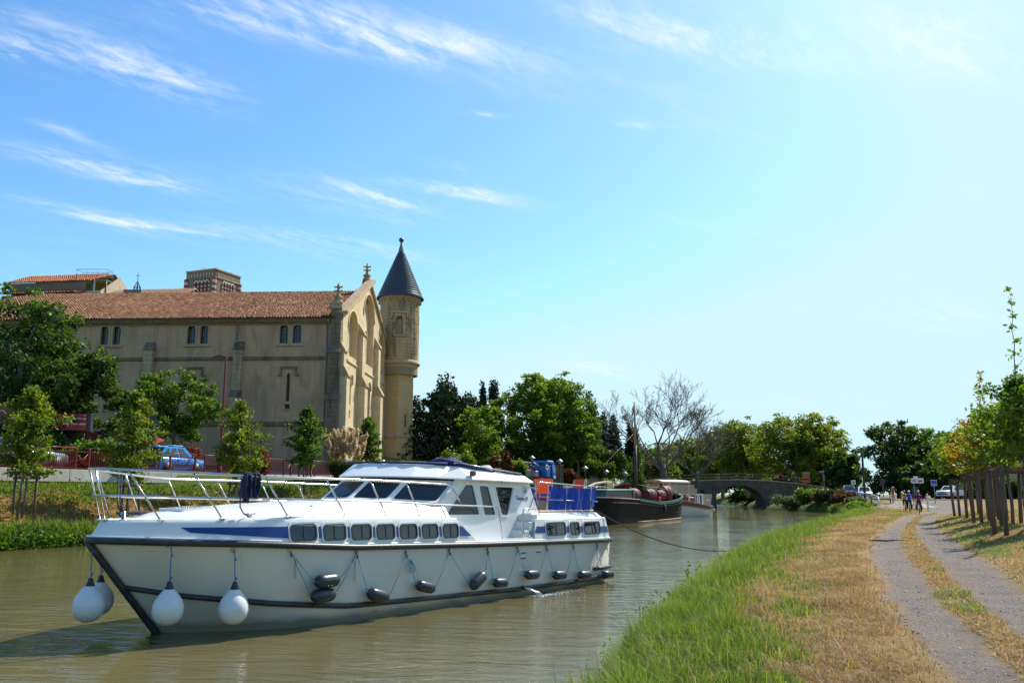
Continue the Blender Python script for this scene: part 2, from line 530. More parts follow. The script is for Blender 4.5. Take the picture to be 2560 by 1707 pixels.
def water_mat():
    m, n, l, b = _base('canal_water')
    t = n.new('ShaderNodeTexCoord'); vec = t.outputs['Object']
    murk = ramp(n, l, noise(n, l, vec, 0.18, 4), [(0.3, (0.105, 0.088, 0.034)), (0.7, (0.145, 0.120, 0.048))])
    l.new(murk, b.inputs['Base Color'])
    b.inputs['Roughness'].default_value = 0.035
    b.inputs['IOR'].default_value = 1.42
    rot = n.new('ShaderNodeMapping'); rot.inputs['Rotation'].default_value = (0, 0, R(12))
    l.new(vec, rot.inputs[0]); v2 = rot.outputs[0]
    a = noise(n, l, v2, 1.5, 4, 0.55, 0.6, (0.55, 1.9, 1))
    c = noise(n, l, v2, 6.5, 3, 0.5, 0.4, (0.6, 1.5, 1))
    big = noise(n, l, vec, 0.16, 3, 0.5, 0.4)
    amp = n.new('ShaderNodeMapRange'); amp.inputs[1].default_value = 0.38; amp.inputs[2].default_value = 0.66
    amp.inputs[3].default_value = 0.55; amp.inputs[4].default_value = 1.25
    l.new(big, amp.inputs[0])
    m1 = n.new('ShaderNodeMath'); m1.operation = 'MULTIPLY_ADD'; m1.inputs[1].default_value = 0.22
    l.new(c, m1.inputs[0]); l.new(a, m1.inputs[2])
    m2 = n.new('ShaderNodeMath'); m2.operation = 'MULTIPLY'
    l.new(m1.outputs[0], m2.inputs[0]); l.new(amp.outputs[0], m2.inputs[1])
    bump(n, l, b, m2.outputs[0], 0.75, 0.065)
    return m
water_mat()
w = MB(); 
pts = [(-700, -60), (900, -60), (900, 1500), (-700, 1500)]
w.add([(x, y, 0) for x, y in pts], [(0, 1, 2, 3)])
tag(w.build('water', 'canal_water'), kind='structure')
# ------------------------------------------------------------------ the white motor cruiser
mat('gelcoat', (0.80, 0.80, 0.775), 0.3, c2=(0.765, 0.765, 0.735), scale=0.6, spots=(2.5, 0.70, 0.95, (0.66, 0.65, 0.60)), coat=0.2, rvar=0.05)
def hull_mat():
    m, n, l, b = _base('hull_cream')
    t = n.new('ShaderNodeTexCoord'); vec = t.outputs['Object']
    base = ramp(n, l, noise(n, l, vec, 0.9, 5), [(0.3, (0.63, 0.61, 0.53)), (0.7, (0.70, 0.68, 0.60))])
    runs = ramp(n, l, noise(n, l, vec, 2.2, 6, .65, .3, (1.6, 1.6, .12)), [(0.60, (0, 0, 0)), (0.80, (.5, .5, .5))])
    base = mixc(n, l, runs, base, (0.48, 0.43, 0.32))
    scuff = ramp(n, l, noise(n, l, vec, 5.5, 7, .7, .6, (.35, 1, 1.6)), [(0.66, (0, 0, 0)), (0.72, (.45, .45, .45))])
    base = mixc(n, l, scuff, base, (0.34, 0.33, 0.31))
    sp = n.new('ShaderNodeSeparateXYZ'); l.new(vec, sp.inputs[0])
    ad = n.new('ShaderNodeMath'); ad.operation = 'MULTIPLY_ADD'; ad.inputs[1].default_value = -0.22
    l.new(noise(n, l, vec, 2.6, 6, .65), ad.inputs[0]); l.new(sp.outputs[2], ad.inputs[2])
    scum = ramp(n, l, ad.outputs[0], [(0.0, (.8, .8, .8)), (0.05, (.45, .45, .45)), (0.16, (0, 0, 0))])   # slime line just above the water
    base = mixc(n, l, scum, base, (0.20, 0.165, 0.085))
    l.new(base, b.inputs['Base Color']); b.inputs['Roughness'].default_value = .28; b.inputs['Coat Weight'].default_value = .3; b.inputs['Coat Roughness'].default_value = .08
hull_mat()
mat('stripe_blue', (0.008, 0.040, 0.21), 0.3, coat=0.2)
mat('rubber', (0.016, 0.016, 0.020), 0.42, c2=(0.045, 0.045, 0.048), scale=6, spots=(14, 0.62, 0.75, (0.10, 0.10, 0.10)), bmp=0.15, bscale=25)
mat('fender_rubber', (0.018, 0.024, 0.034), 0.33, c2=(0.034, 0.042, 0.055), scale=7, rvar=0.1)
mat('buoy_white', (0.72, 0.73, 0.72), 0.38, c2=(0.62, 0.63, 0.62), scale=4, spots=(9, 0.64, 0.74, (0.36, 0.36, 0.35)), rvar=0.1)
mat('steel', (0.62, 0.61, 0.58), 0.2, 1.0, scale=8, rvar=0.07)
mat('blue_rope', (0.02, 0.22, 0.42), 0.8, bmp=0.4, bscale=160)
mat('navy_rope', (0.012, 0.018, 0.06), 0.85, c2=(0.03, 0.04, 0.10), scale=60, bmp=0.5, bscale=150)
mat('black_rope', (0.012, 0.014, 0.02), 0.85, bmp=0.5, bscale=120)
mat('canvas_blue', (0.010, 0.055, 0.42), 0.75, c2=(0.008, 0.042, 0.33), scale=3, bmp=0.25, bscale=9)
mat('canvas_navy', (0.012, 0.022, 0.12), 0.8, bmp=0.4, bscale=18)
mat('orange_cloth', (0.85, 0.085, 0.012), 0.7, bmp=0.15, bscale=30)
mat('red_cloth', (0.62, 0.035, 0.015), 0.7)
mat('white_plastic', (0.78, 0.78, 0.76), 0.35)
mat('interior', (0.42, 0.36, 0.28), 0.7)
mat('deck_tan', (0.62, 0.48, 0.33), 0.7, bmp=0.1)
mat('black_gloss', (0.01, 0.01, 0.011), 0.12)
mat('red_lens', (0.25, 0.01, 0.01), 0.15)
mat('lettering', (0.03, 0.03, 0.22), 0.4)
mat('dark_print', (0.03, 0.03, 0.035), 0.5)
glassmat('tint_glass', (0.006, 0.010, 0.013), 0.02, 0.72)
glassmat('port_glass', (0.02, 0.022, 0.024), 0.03, 0.9)

def f_ent(x, e=0.75):
    x = min(max(x, 0.0), 1.0); return (1-(1-x)**2.5)**e
def zrub(s): return float(np.interp(s, [-1.44, 0.6, 3, 7, 12.95], [1.70, 1.60, 1.44, 1.31, 1.17]))
def taper(s): return 1-0.06*max(0, (s-9)/3.6)**2
def Wr(s): return 1.95*f_ent((s+1.44)/4.4)*taper(s)
def wside(s, z):                 # deck moulding above the rubbing strake
    x0 = -1.42+0.5*(z-1.70)
    return max(0.0, 1.95*f_ent((s-x0)/4.4)*taper(s)-0.13*max(0, z-zrub(s)))
def whull(s, z):                 # hull below it
    zr = zrub(s); q = min(max(z/zr, -0.3), 1)
    x0 = -1.44*max(q, 0)*(1 if q > 0 else 0)+0.02
    L = 3.7+0.7*max(q, 0)
    e = 0.92-0.17*max(q, 0)
    wm = 1.84+0.11*max(q, 0)
    if q < 0.12: wm -= 0.35*(0.12-q)
    return wm*f_ent((s-x0)/L, e)*taper(s)

BOAT = thing('motor_cruiser', 'white motor cruiser with blue stripe, black rubbing strake and steel bow rail', 'boat', (-6.44, 16.70, 0), R(52.89))
def BP(s, w, z): return (s, -w, z)
def side_map(wf, sign=1):
    def g(s, z, off):
        e = 0.05
        w0, w1 = wf(s-e, z), wf(s+e, z)
        t = Vector((2*e, w1-w0)); t.normalize()
        nx, nw = -t.y, t.x
        return (s+nx*off, -sign*(wf(s, z)+nw*off), z)
    return g
near = side_map(wside)

def rrect(a0, a1, b0, b1, ra, rb=None, n=5):
    rb = rb if rb is not None else ra
    out = []
    for cx_, cy_, q0 in ((a1-ra, b1-rb, 0), (a0+ra, b1-rb, 90), (a0+ra, b0+rb, 180), (a1-ra, b0+rb, 270)):
        for i in range(n+1):
            q = R(q0+90*i/n); out.append((cx_+ra*math.cos(q), cy_+rb*math.sin(q)))
    return out
def rpoly(pts, r, n=4):
    out = []; m = len(pts)
    for i in range(m):
        p = Vector(pts[i]); a = (Vector(pts[i-1])-p); b = (Vector(pts[(i+1) % m])-p)
        d = min(r, a.length*0.45, b.length*0.45)
        a = p+a.normalized()*d; b = p+b.normalized()*d
        for k in range(n+1):
            t = k/n; q = a*(1-t)**2+p*2*t*(1-t)+b*t*t
            out.append((q.x, q.y))
    return out
def patch(mb, outl, mp, o0, o1):
    n = len(outl)
    v = [mp(a, b, o0) for a, b in outl]+[mp(a, b, o1) for a, b in outl]
    mb.add(v, [tuple(range(n)), tuple(range(2*n-1, n-1, -1))]+[(i, (i+1) % n, n+(i+1) % n, n+i) for i in range(n)])
    return mb
from mathutils.geometry import tessellate_polygon
def plate(mb, outer, holes, mp, o0, o1):
    loops = [outer]+holes
    tris = tessellate_polygon([[Vector((a, b, 0)) for a, b in lp] for lp in loops])
    flat = [p for lp in loops for p in lp]; n = len(flat)
    v = [mp(a, b, o0) for a, b in flat]+[mp(a, b, o1) for a, b in flat]
    fs = [tuple(t) for t in tris]+[tuple(n+i for i in t[::-1]) for t in tris]
    k = 0
    for lp in loops:
        m = len(lp)
        fs += [(k+i, k+(i+1) % m, n+k+(i+1) % m, n+k+i) for i in range(m)]; k += m
    return mb.add(v, fs)
def inset(outl, d):
    cx_ = sum(p[0] for p in outl)/len(outl); cy_ = sum(p[1] for p in outl)/len(outl)
    xs = [p[0] for p in outl]; ys = [p[1] for p in outl]
    fx = 1-2*d/(max(xs)-min(xs)); fy = 1-2*d/(max(ys)-min(ys))
    return [(cx_+(x-cx_)*fx, cy_+(y-cy_)*fy) for x, y in outl]

# hull
S_END = 12.95
st = [0, .004, .012, .025, .045, .07, .1, .14, .19, .25, .32, .4, .5, .6, .7, .8, .9, 1.0]
for sgn in (1,):
    rows = []
    zf = [1.0, 0.9, 0.78, 0.66, 0.54, 0.42, 0.30, 0.2, 0.1, 0.0, -0.12, -0.25]
    for q in zf:
        s0 = -1.44*max(q, 0)+0.02
        row = []
        for t in st[::-1]:
            s = s0+(S_END-s0)*t; z = q*zrub(s); row.append(BP(s, whull(s, z), z))
        for t in st[1:]:
            s = s0+(S_END-s0)*t; z = q*zrub(s); row.append(BP(s, -whull(s, z), z))
        rows.append(row)
    m = MB().loft(rows, True)
    k = len(st)*2-1        # transom
    for i in range(len(zf)-1):
        m.f.append((i*k, (i+1)*k, (i+1)*k+k-1, i*k+k-1)); m.sm.append(False)
    hull = m.build('hull', 'hull_cream', BOAT)

def run(zf, wf, s0, s1, n, extra=0.0):
    a = [s0+(s1-s0)*(i/n)**1.6 for i in range(n+1)]
    nr = [BP(s, wf(s)+extra, zf(s)) for s in a]
    fr = [BP(s, -wf(s)-extra, zf(s)) for s in a]
    return fr[::-1]+nr[1:] if wf(s0) < 0.05 else (fr, nr)
rub = run(zrub, Wr, -1.44, 12.95, 46, 0.02)
MB().tube(rub, 0.062, 8).build('rubbing_strake', 'rubber', BOAT)
MB().tube([(p[0], p[1]*0.985, p[2]+0.065) for p in rub], 0.022, 6).build('strake_lip', 'gelcoat', BOAT)
zstr = lambda s: float(np.interp(s, [-0.75, 0, 1.4, 2.9, 5.7, 8.5, 12.5], [0.86, 0.69, 0.48, 0.32, 0.245, 0.18, 0.15]))
def lower(s0, s1, n):
    a = [s0+(s1-s0)*(i/n)**1.4 for i in range(n+1)]
    return [BP(s, whull(s, zstr(s))+0.02, zstr(s)) for s in a]
lo = lower(-0.70, 8.55, 30)
MB().tube([(p[0], -p[1], p[2]) for p in lo[::-1]]+lo, 0.052, 8).build('lower_strake', 'rubber', BOAT)
MB().tube(lower(8.68, 12.9, 10), 0.05, 8).build('lower_strake', 'rubber', BOAT)
MB().tube(lower(12.0, 12.98, 5), 0.001, 4)
MB().tube([BP(s, whull(s, .42)+.03, .42+.0*s) for s in (12.05, 12.5, 12.98)], 0.05, 8).build('stern_fender_strip', 'rubber', BOAT)
MB().tube([BP(-1.45+1.49*t, 0, 1.66*(1-t)-0.12*t) for t in [i/8 for i in range(9)]], 0.062, 8).build('stem_guard', 'rubber', BOAT)
MB().lathe([(0, -.05), (.05, -.04), (.06, 0), (.05, .04), (0, .05)], 10, BP(-0.75, 0, 0.86)).build('bow_eye', 'rubber', BOAT)

# deck moulding sides
def zdeck(s): return float(np.interp(s, [-1.4, 0.3, 1.5, 2.8, 5, 6.2], [2.02, 2.04, 2.05, 2.03, 1.985, 1.93]))
rows = []
for q in (0.0, 0.2, 0.4, 0.6, 0.8, 0.93, 1.0):
    z_of = lambda s: zrub(s)+0.04+(zdeck(s)-zrub(s)-0.04)*q
    s0 = -1.42+0.5*(z_of(-1.3)-1.70)+0.001
    s1 = 6.76-0.62*q
    row = []
    for sg, tt in ((1, st[::-1]), (-1, st[1:])):
        for t in tt:
            s = s0+(s1-s0)*t; z = z_of(s); wv = wside(s, z)-(0.03 if q == 1.0 else 0)
            row.append(BP(s, sg*max(wv, 0), z))
    rows.append(row)
MB().loft(rows, True).build('deck_side', 'gelcoat', BOAT)
# foredeck with raised trunk
def ztr(s): return float(np.interp(s, [-0.55, -0.3, 0.3, 1.9, 3.8, 6.3], [2.03, 2.10, 2.16, 2.26, 2.33, 2.30]))
rows = []
for s in [-1.26, -1.2, -1.1, -0.95, -0.8, -0.62, -0.45, -0.3, -0.1, 0.2, 0.6, 1.0, 1.5, 2.0, 2.6, 3.2, 3.8, 4.4, 5.0, 5.6, 6.14]:
    zd = zdeck(s); we = max(wside(s, zd)-0.03, 0.0)
    wt = max(we-0.30, we*0.25); k = min(max((s+0.5)/0.3, 0), 1); zt = zd+(ztr(s)-zd)*k if s > -0.55 else zd
    prof = [(we, zd), (we*0.985, zd+.012), (wt+0.10*(we > .5), zd+.012), (wt+0.0, zd+(zt-zd)*0.45), (wt-0.05*k, zd+(zt-zd)*0.62), (wt*0.85, zt-0.02), (wt*0.5, zt+0.015), (0, zt+0.03)]
    r = [BP(s, w_, z_) for w_, z_ in prof]
    rows.append(r+[BP(s, -w_, z_) for w_, z_ in prof[-2::-1]])
MB().loft(rows, True).build('foredeck', 'gelcoat', BOAT)
# bulkhead slope at the end of the side, side decks
m = MB()
for sg in (1, -1):
    m.add([BP(6.14, sg*wside(6.14, 1.93), 1.925), BP(6.76, sg*wside(6.76, 1.38), 1.375), BP(6.76, sg*1.42, 1.375), BP(6.14, sg*1.42, 1.925)], [(0, 1, 2, 3)])
    m.add([BP(6.7, sg*1.96, 1.36), BP(9.3, sg*1.94, 1.34), BP(9.3, sg*1.40, 1.34), BP(6.7, sg*1.40, 1.36)], [(0, 1, 2, 3)])
    m.add([BP(6.7, sg*1.955, 1.27), BP(9.3, sg*1.94, 1.27), BP(9.3, sg*1.93, 1.36), BP(6.7, sg*1.945, 1.38)], [(0, 1, 2, 3)])
m.build('side_deck', 'gelcoat', BOAT)
m = MB()
patch(m, [(6.9, 1.37), (9.0, 1.35), (9.0, 1.40), (6.9, 1.42)], side_map(lambda s, z: 1.93-(z-1.37)*.2), -.06, 0.004)
m.build('toe_rail', 'gelcoat', BOAT)
# aft block
def wa(s, z): return wside(s, z)
m = MB()
rows = []
for z, ds0, ds1, dw in ((1.22, 0, 0, 0), (1.4, 0.02, -.02, 0), (1.6, .05, -.06, 0), (1.78, .08, -.10, 0), (1.84, .09, -.12, .0), (1.865, .09, -.14, .03), (1.87, .12, -.17, .09), (1.98, .18, -.36, .14), (2.0, .2, -.40, .18), (2.0, .3, -.5, .9), (2.0, .3, -.5, 1.8)):
    row = []
    ss = [9.07+ds0+(12.97+ds1-9.07-ds0)*t for t in (0, .2, .4, .6, .8, .95, 1)]
    for s in ss: row.append(BP(s, max(wa(s, min(z, 1.87))-dw, 0.0), z-0.013*(s-9)))
    for s in ss[::-1]: row.append(BP(s, -max(wa(s, min(z, 1.87))-dw, 0.0), z-0.013*(s-9)))
    rows.append(row)
MB().loft(rows, False, closed=True).build('aft_cabin', 'gelcoat', BOAT)
m = MB().box(9.5, 12.3, -1.25, 1.25, 2.0, 2.012); m.build('aft_deck_covering', 'deck_tan', BOAT)
# boarding steps between side deck and aft deck
m = MB()
for i, (s0, z1) in enumerate(((8.72, 1.58), (8.90, 1.79), (9.02, 1.98))):
    m.cbox(BP((s0+9.28)/2, 1.66, (1.34+z1)/2), (9.28-s0, 0.42, z1-1.34), ch=0.02)
m.build('boarding_step', 'white_plastic', BOAT)

# stripes
zst = lambda s: float(np.interp(s, [-.33, 1.4, 6.3], [1.905, 1.885, 1.755]))
zsb = lambda s: float(np.interp(s, [-.24, 1.4, 6.5], [1.815, 1.675, 1.53]))
m = MB()
N = 90
up = [(-0.36+(6.27+0.36)*i/N) for i in range(N+1)]; dn = [(-0.24+(6.56+0.24)*i/N) for i in range(N+1)]
K = 6
v = [near(a_+(b_-a_)*k/K, zst(a_)+(zsb(b_)-zst(a_))*k/K, 0.012) for k in range(K+1) for a_, b_ in zip(up, dn)]
m.add(v, [(k*(N+1)+i, k*(N+1)+i+1, (k+1)*(N+1)+i+1, (k+1)*(N+1)+i) for k in range(K) for i in range(N)], True)
m.build('blue_stripe', 'stripe_blue', BOAT)
m = MB()
v = [near(9.2+3.66*i/20, 1.665-0.028*(9.2+3.66*i/20-9.2), 0.005) for i in range(21)]+[near(9.09+3.83*i/20, 1.50-0.028*(3.83*i/20), 0.005) for i in range(21)]
m.add(v, [(i, i+1, 22+i, 21+i) for i in range(20)])
m.build('blue_stripe', 'stripe_blue', BOAT)

# cabin portholes along the side
def port(s0, s1, z0, z1, sash=0.5):
    r = 0.085
    o = rrect(s0, s1, z0, z1, r); i_ = inset(o, 0.035); pad = inset(o, -0.035)
    f = plate(MB(), pad, [inset(o, 0.01)], near, -0.005, 0.020).build('window', 'gelcoat', BOAT)
    plate(MB(), o, [i_], near, 0.0, 0.038).build('window_frame', 'rubber', f)
    patch(MB(), i_, near, 0.002, 0.021).build('pane', 'port_glass', f)
    sm = s0+(s1-s0)*sash
    patch(MB(), [(sm-.011, z0+.04), (sm+.011, z0+.04), (sm+.011, z1-.04), (sm-.011, z1-.04)], near, 0.012, 0.031).build('sash_bar', 'rubber', f)
for k_, (a, b_) in enumerate(((1.43, 2.0), (2.15, 2.71), (2.85, 3.40), (3.54, 4.07), (4.22, 4.75), (4.90, 5.42), (5.58, 6.11))):
    zt = 1.925-0.0245*(a-1.43); port(a, b_, zt-0.315, zt, (0.5, 0.48, 0.52, 0.5, 0.5, 0.46, 0.5)[k_])
for a, b_ in ((9.60, 10.52), (10.76, 11.24), (11.48, 12.40)):
    zt = 1.75-0.018*(a-9.6); port(a, b_, zt-0.345, zt)

# wheelhouse sides with real openings
def wcab(s, z): return 1.46-0.10*(z-1.9)-0.02*max(0, s-8.5)
side_outline = [(6.05, 1.34), (9.95, 1.34), (9.93, 2.04), (9.60, 2.82), (6.66, 2.82), (5.93, 2.27)]
wins = [rpoly([(6.22, 2.0), (7.44, 1.985), (7.27, 2.69), (6.99, 2.70)], 0.06), rpoly([(7.63, 1.97), (8.07, 1.965), (7.86, 2.67), (7.50, 2.675)], 0.06), rpoly([(8.32, 1.955), (8.57, 1.95), (8.90, 2.64), (8.13, 2.655)], 0.06)]
for sg in (1, -1):
    mp = side_map(wcab, sg)
    cs = plate(MB(), side_outline, wins, mp, -0.05, 0.0).build('cabin_side', 'gelcoat', BOAT)
    for wv in wins:
        fr = plate(MB(), inset(wv, -0.045), [inset(wv, 0.004)], mp, 0.0, 0.016).build('window_trim', 'gelcoat', cs)
        patch(MB(), inset(wv, -0.003), mp, -0.03, -0.018).build('pane', 'tint_glass', cs)
MB().box(6.0, 9.9, -1.4, 1.4, 1.28, 1.34).build('cabin_floor', 'interior', BOAT)
m = MB().box(4.4, 6.0, -1.2, 1.2, 1.9, 2.18); m.build('dashboard', 'interior', BOAT)
m = MB(); m.add([BP(9.72, 1.40, 1.3), BP(9.72, -1.40, 1.3), BP(9.6, -1.36, 2.8), BP(9.6, 1.36, 2.8)], [(0, 1, 2, 3)]); m.build('cabin_bulkhead', 'gelcoat', BOAT)
# curtains behind the side panes and a blue one further in
def curtain(s0, s1, w_, z0, z1, mt):
    n = 24
    v = [BP(s0+(s1-s0)*i/n, w_+0.03*math.sin(i*1.9), z) for z in (z0, z1) for i in range(n+1)]
    MB().add(v, [(i, i+1, n+2+i, n+1+i) for i in range(n)], True).build('curtain', mt, BOAT)
mat('curtain_grey', (0.30, 0.36, 0.37), 0.8)
curtain(6.4, 7.5, 1.25, 1.5, 2.75, 'curtain_grey'); curtain(6.3, 7.0, -1.2, 1.5, 2.75, 'canvas_blue')

# windscreen: five raked panes
wb = [(5.92, -1.45, 2.26), (4.75, -1.0, 2.33), (4.08, -0.45, 2.36), (4.08, 0.45, 2.36), (4.75, 1.0, 2.33), (5.92, 1.45, 2.26)]
wt_ = [(6.62, -1.38, 2.78), (5.40, -0.95, 2.80), (4.74, -0.43, 2.82), (4.74, 0.43, 2.82), (5.40, 0.95, 2.80), (6.62, 1.38, 2.78)]
for i in range(5):
    A, B_, C, D = [Vector(BP(*p)) for p in (wb[i], wb[i+1], wt_[i+1], wt_[i])]
    nrm = (B_-A).cross(D-A).normalized()
    if nrm.x > 0: nrm = -nrm
    mp = lambda a, b, off, A=A, B_=B_, C=C, D=D, nrm=nrm: (A*(1-a)*(1-b)+B_*a*(1-b)+C*a*b+D*(1-a)*b)+nrm*off
    hole = rrect(0.07, 0.93, 0.10, 0.90, 0.06, 0.09)
    f = plate(MB(), [(0, 0), (1, 0), (1, 1), (0, 1)], [hole], mp, -0.03, 0.0).build('windscreen_frame', 'gelcoat', BOAT)
    patch(MB(), hole, mp, -0.022, -0.014).build('pane', 'tint_glass', f)
# A-posts closing the gap to the sides
for sg in (1, -1):
    MB().tube([BP(5.95, sg*1.44, 2.24), BP(6.64, sg*1.375, 2.80)], 0.055, 8).build('windscreen_post', 'gelcoat', BOAT)

m = MB()           # coaming under the windscreen
low = [BP(a-0.10, w_*1.03, ztr(a)-0.02) for a, w_, z_ in wb]; hi = [BP(a, w_, z_) for a, w_, z_ in wb]
m.loft([low, hi], False); m.build('windscreen_coaming', 'gelcoat', BOAT)
m = MB().tube([BP(4.72, .42, 2.79), BP(4.3, .25, 2.5), BP(4.14, .12, 2.4)], 0.012, 6); m.build('wiper', 'rubber', BOAT)
m = MB().tube([BP(4.85, .52, 2.79), BP(4.7, .70, 2.5), BP(4.55, .80, 2.4)], 0.012, 6); m.build('wiper', 'rubber', BOAT)

# wheelhouse roof
def ring(h, zfun):
    return [BP(a, w_, zfun(a)) for a, w_ in h]+[BP(a, -w_, zfun(a)) for a, w_ in h[::-1]]
rb = [(4.50, 0.16), (4.62, 0.46), (4.95, 0.80), (5.38, 1.10), (6.0, 1.36), (6.95, 1.55), (8.3, 1.56), (9.62, 1.50)]
rt = [(4.92, 0.16), (5.02, 0.42), (5.30, 0.72), (5.68, 0.98), (6.2, 1.20), (6.75, 1.36), (8.2, 1.38), (9.48, 1.34)]
zb_ = lambda s: float(np.interp(s, [4.5, 7, 9.6], [2.865, 2.81, 2.755])); zt_ = lambda s: float(np.interp(s, [4.9, 6.7, 9.5], [3.17, 3.13, 2.94]))
ri = [(a+0.25, w_*0.86) for a, w_ in rb]
crown = [(a+0.3*(1 if a < 7 else -1), w_*0.6) for a, w_ in rt]
m = MB().loft([ring(ri, lambda s: zb_(s)+0.01), ring(rb, zb_), ring([(a+.01, w_-.005) for a, w_ in rb], lambda s: zb_(s)+.03), ring(rt, lambda s: zt_(s)-.02), ring([(a+.02, w_-.02) for a, w_ in rt], zt_), ring(crown, lambda s: zt_(s)+0.035)], False, closed=True, cap0=True, cap1=True)
ROOF = m.build('cabin_roof', 'gelcoat', BOAT)
# folded awning and its frame
m = MB()
m.tube([BP(4.95, -0.6, 3.19), BP(4.93, 0.1, 3.20), BP(5.1, 0.5, 3.195), BP(5.5, 0.85, 3.19), BP(6.0, 1.10, 3.185), BP(6.45, 1.26, 3.185)], [0.02, .028, .03, .032, .035, .04], 6)
m.tube([BP(6.2, 0.8, 3.2), BP(6.4, 1.1, 3.25), BP(6.75, 1.3, 3.20), BP(7.4, 1.36, 3.10), BP(8.1, 1.37, 3.03)], [.03, .09, .075, .045, .02], 8)
m.build('folded_awning', 'canvas_navy', ROOF)
for dz in (0.0, 0.05):
    MB().tube([BP(6.6, 1.33+dz*.6, 3.20+dz*.4), BP(7.6, 1.36+dz*.6, 3.12+dz*.2), BP(8.6, 1.36+dz*.6, 3.05), BP(9.3, 1.34, 3.0)], 0.013, 6).build('awning_bar', 'steel', ROOF)
m = MB()
zig = [BP(6.75+0.05*i, 1.0+0.05*(i % 2), 3.2+0.16*(i % 2)+0.05*(i in (0, 7))) for i in range(8)]
m.tube(zig, 0.008, 5); m.tube([(p[0], p[1]-.06, p[2]+0.02) for p in zig], 0.008, 5)
m.build('drying_rack', 'steel', ROOF)
m = MB().cbox(BP(5.05, 0.30, 3.02), (0.10, 0.10, 0.10), ch=0.012); m.cbox(BP(5.08, 0.30, 2.94), (0.03, 0.03, 0.10))
m.build('searchlight', 'black_gloss', ROOF)
m = MB().cbox(BP(7.05, 1.55, 2.96), (0.13, 0.09, 0.13), Matrix.Identity(4), ch=0.015); nv = m.build('navigation_light', 'black_gloss', ROOF)
MB().cbox(BP(7.05, 1.605, 2.965), (0.10, 0.03, 0.09)).build('red_lens', 'red_lens', nv)
m = MB().lathe([(0, .16), (.10, .15), (.16, .09), (.17, 0), (.16, -.02)], 14, BP(8.5, 0.8, 3.05)); m.build('radar_dome', 'white_plastic', ROOF)
m = MB().cbox(BP(5.5, .1, 3.23), (.05, .05, .08), ch=.01); m.build('roof_horn', 'white_plastic', ROOF)
m = MB().tube([BP(8.15, 1.42, 3.02), BP(8.14, 1.6, 2.85), BP(8.15, 1.58, 2.72)], 0.006, 5); m.build('tie_cord', 'blue_rope', ROOF)

# emblem and lettering on the cabin side
mp = side_map(wcab, 1)
o = [(9.40+0.095*math.cos(q), 2.585+0.10*math.sin(q)) for q in [2*math.pi*i/24 for i in range(24)]]
em = plate(MB(), o, [inset(o, 0.03)], mp, 0.0, 0.012).build('emblem_ring', 'steel', BOAT)
patch(MB(), inset(o, 0.03), mp, 0.0, 0.006).build('emblem', 'gelcoat', em)
m = MB()
patch(m, [(9.345, 2.56), (9.455, 2.555), (9.44, 2.53), (9.36, 2.53)], mp, .005, .010); patch(m, [(9.395, 2.565), (9.402, 2.565), (9.402, 2.645), (9.395, 2.645)], mp, .005, .010); patch(m, [(9.405, 2.575), (9.44, 2.575), (9.405, 2.64)], mp, .005, .010)
m.build('emblem_mark', 'dark_print', em)
def text_on(txt, size, mtx, mname, name, parent, ext=0.003, shear=0.0, sx=1.0, align='LEFT'):
    c = bpy.data.curves.new('t', 'FONT'); c.body = txt; c.size = size; c.extrude = ext; c.shear = shear; c.align_x = align
    c.resolution_u = 2
    o_ = bpy.data.objects.new('t', c); col.objects.link(o_)
    bpy.context.view_layer.update()
    me = bpy.data.meshes.new_from_object(o_.evaluated_get(bpy.context.evaluated_depsgraph_get()))
    bpy.data.objects.remove(o_)
    me.transform(Matrix.Diagonal((sx, 1, 1, 1))); me.transform(mtx)
    me.materials.clear(); me.materials.append(MATS[mname])
    for p in me.polygons: p.material_index = 0
    ob = bpy.data.objects.new(name, me); link(ob, parent); return ob
# local frame of the wall: x along the boat, y up, z outwards (near side = -Y)
tm = Matrix.Translation(BP(8.985, wcab(9.2, 2.35)+0.006, 2.325)) @ Matrix.Rotation(R(90), 4, 'X') @ Matrix.Rotation(R(-3.2), 4, 'Z')
text_on('Tarpon 49', 0.155, tm, 'lettering', 'lettering', BOAT, sx=0.78)

# bow rail
steel_r = 0.017
def mirror(pts): return [(p[0], -p[1], p[2]) for p in pts]
def smooth_path(pts, n=6):
    P_ = [Vector(p) for p in pts]; out = []
    for i in range(len(P_)-1):
        p0 = P_[max(i-1, 0)]; p1 = P_[i]; p2 = P_[i+1]; p3 = P_[min(i+2, len(P_)-1)]
        for k in range(n):
            t = k/n
            out.append(0.5*((2*p1)+(p2-p0)*t+(2*p0-5*p1+4*p2-p3)*t*t+(3*p1-p0-3*p2+p3)*t**3))
    out.append(P_[-1]); return out
tops = [(-1.46, 0.14, 2.92), (-1.36, .32, 2.915), (-1.12, .52, 2.90), (-.23, 1.12, 2.86), (.97, 1.6, 2.79), (2.28, 1.79, 2.775), (3.45, 1.80, 2.76), (4.51, 1.80, 2.73), (5.80, 1.80, 2.69)]
tr_ = [BP(*p) for p in tops]
nearT = smooth_path(tr_, 4)
endT = [BP(5.93, 1.80, 2.67), BP(6.0, 1.8, 2.62), BP(6.4, 1.8, 2.22)]
loop = [Vector((p[0], -p[1], p[2])) for p in endT[::-1]]+[Vector((p[0], -p[1], p[2])) for p in nearT[::-1]]+nearT+[Vector(p) for p in endT]
MB().tube(loop, steel_r+.004, 8).build('top_rail', 'steel', BOAT)
mids = [(-1.34, .15, 2.46), (-.86, .66, 2.45), (.04, 1.25, 2.41), (1.25, 1.66, 2.39), (2.5, 1.80, 2.36), (3.7, 1.81, 2.33), (4.8, 1.81, 2.28), (5.6, 1.81, 2.24), (6.4, 1.81, 2.215), (7.6, 1.80, 2.175)]
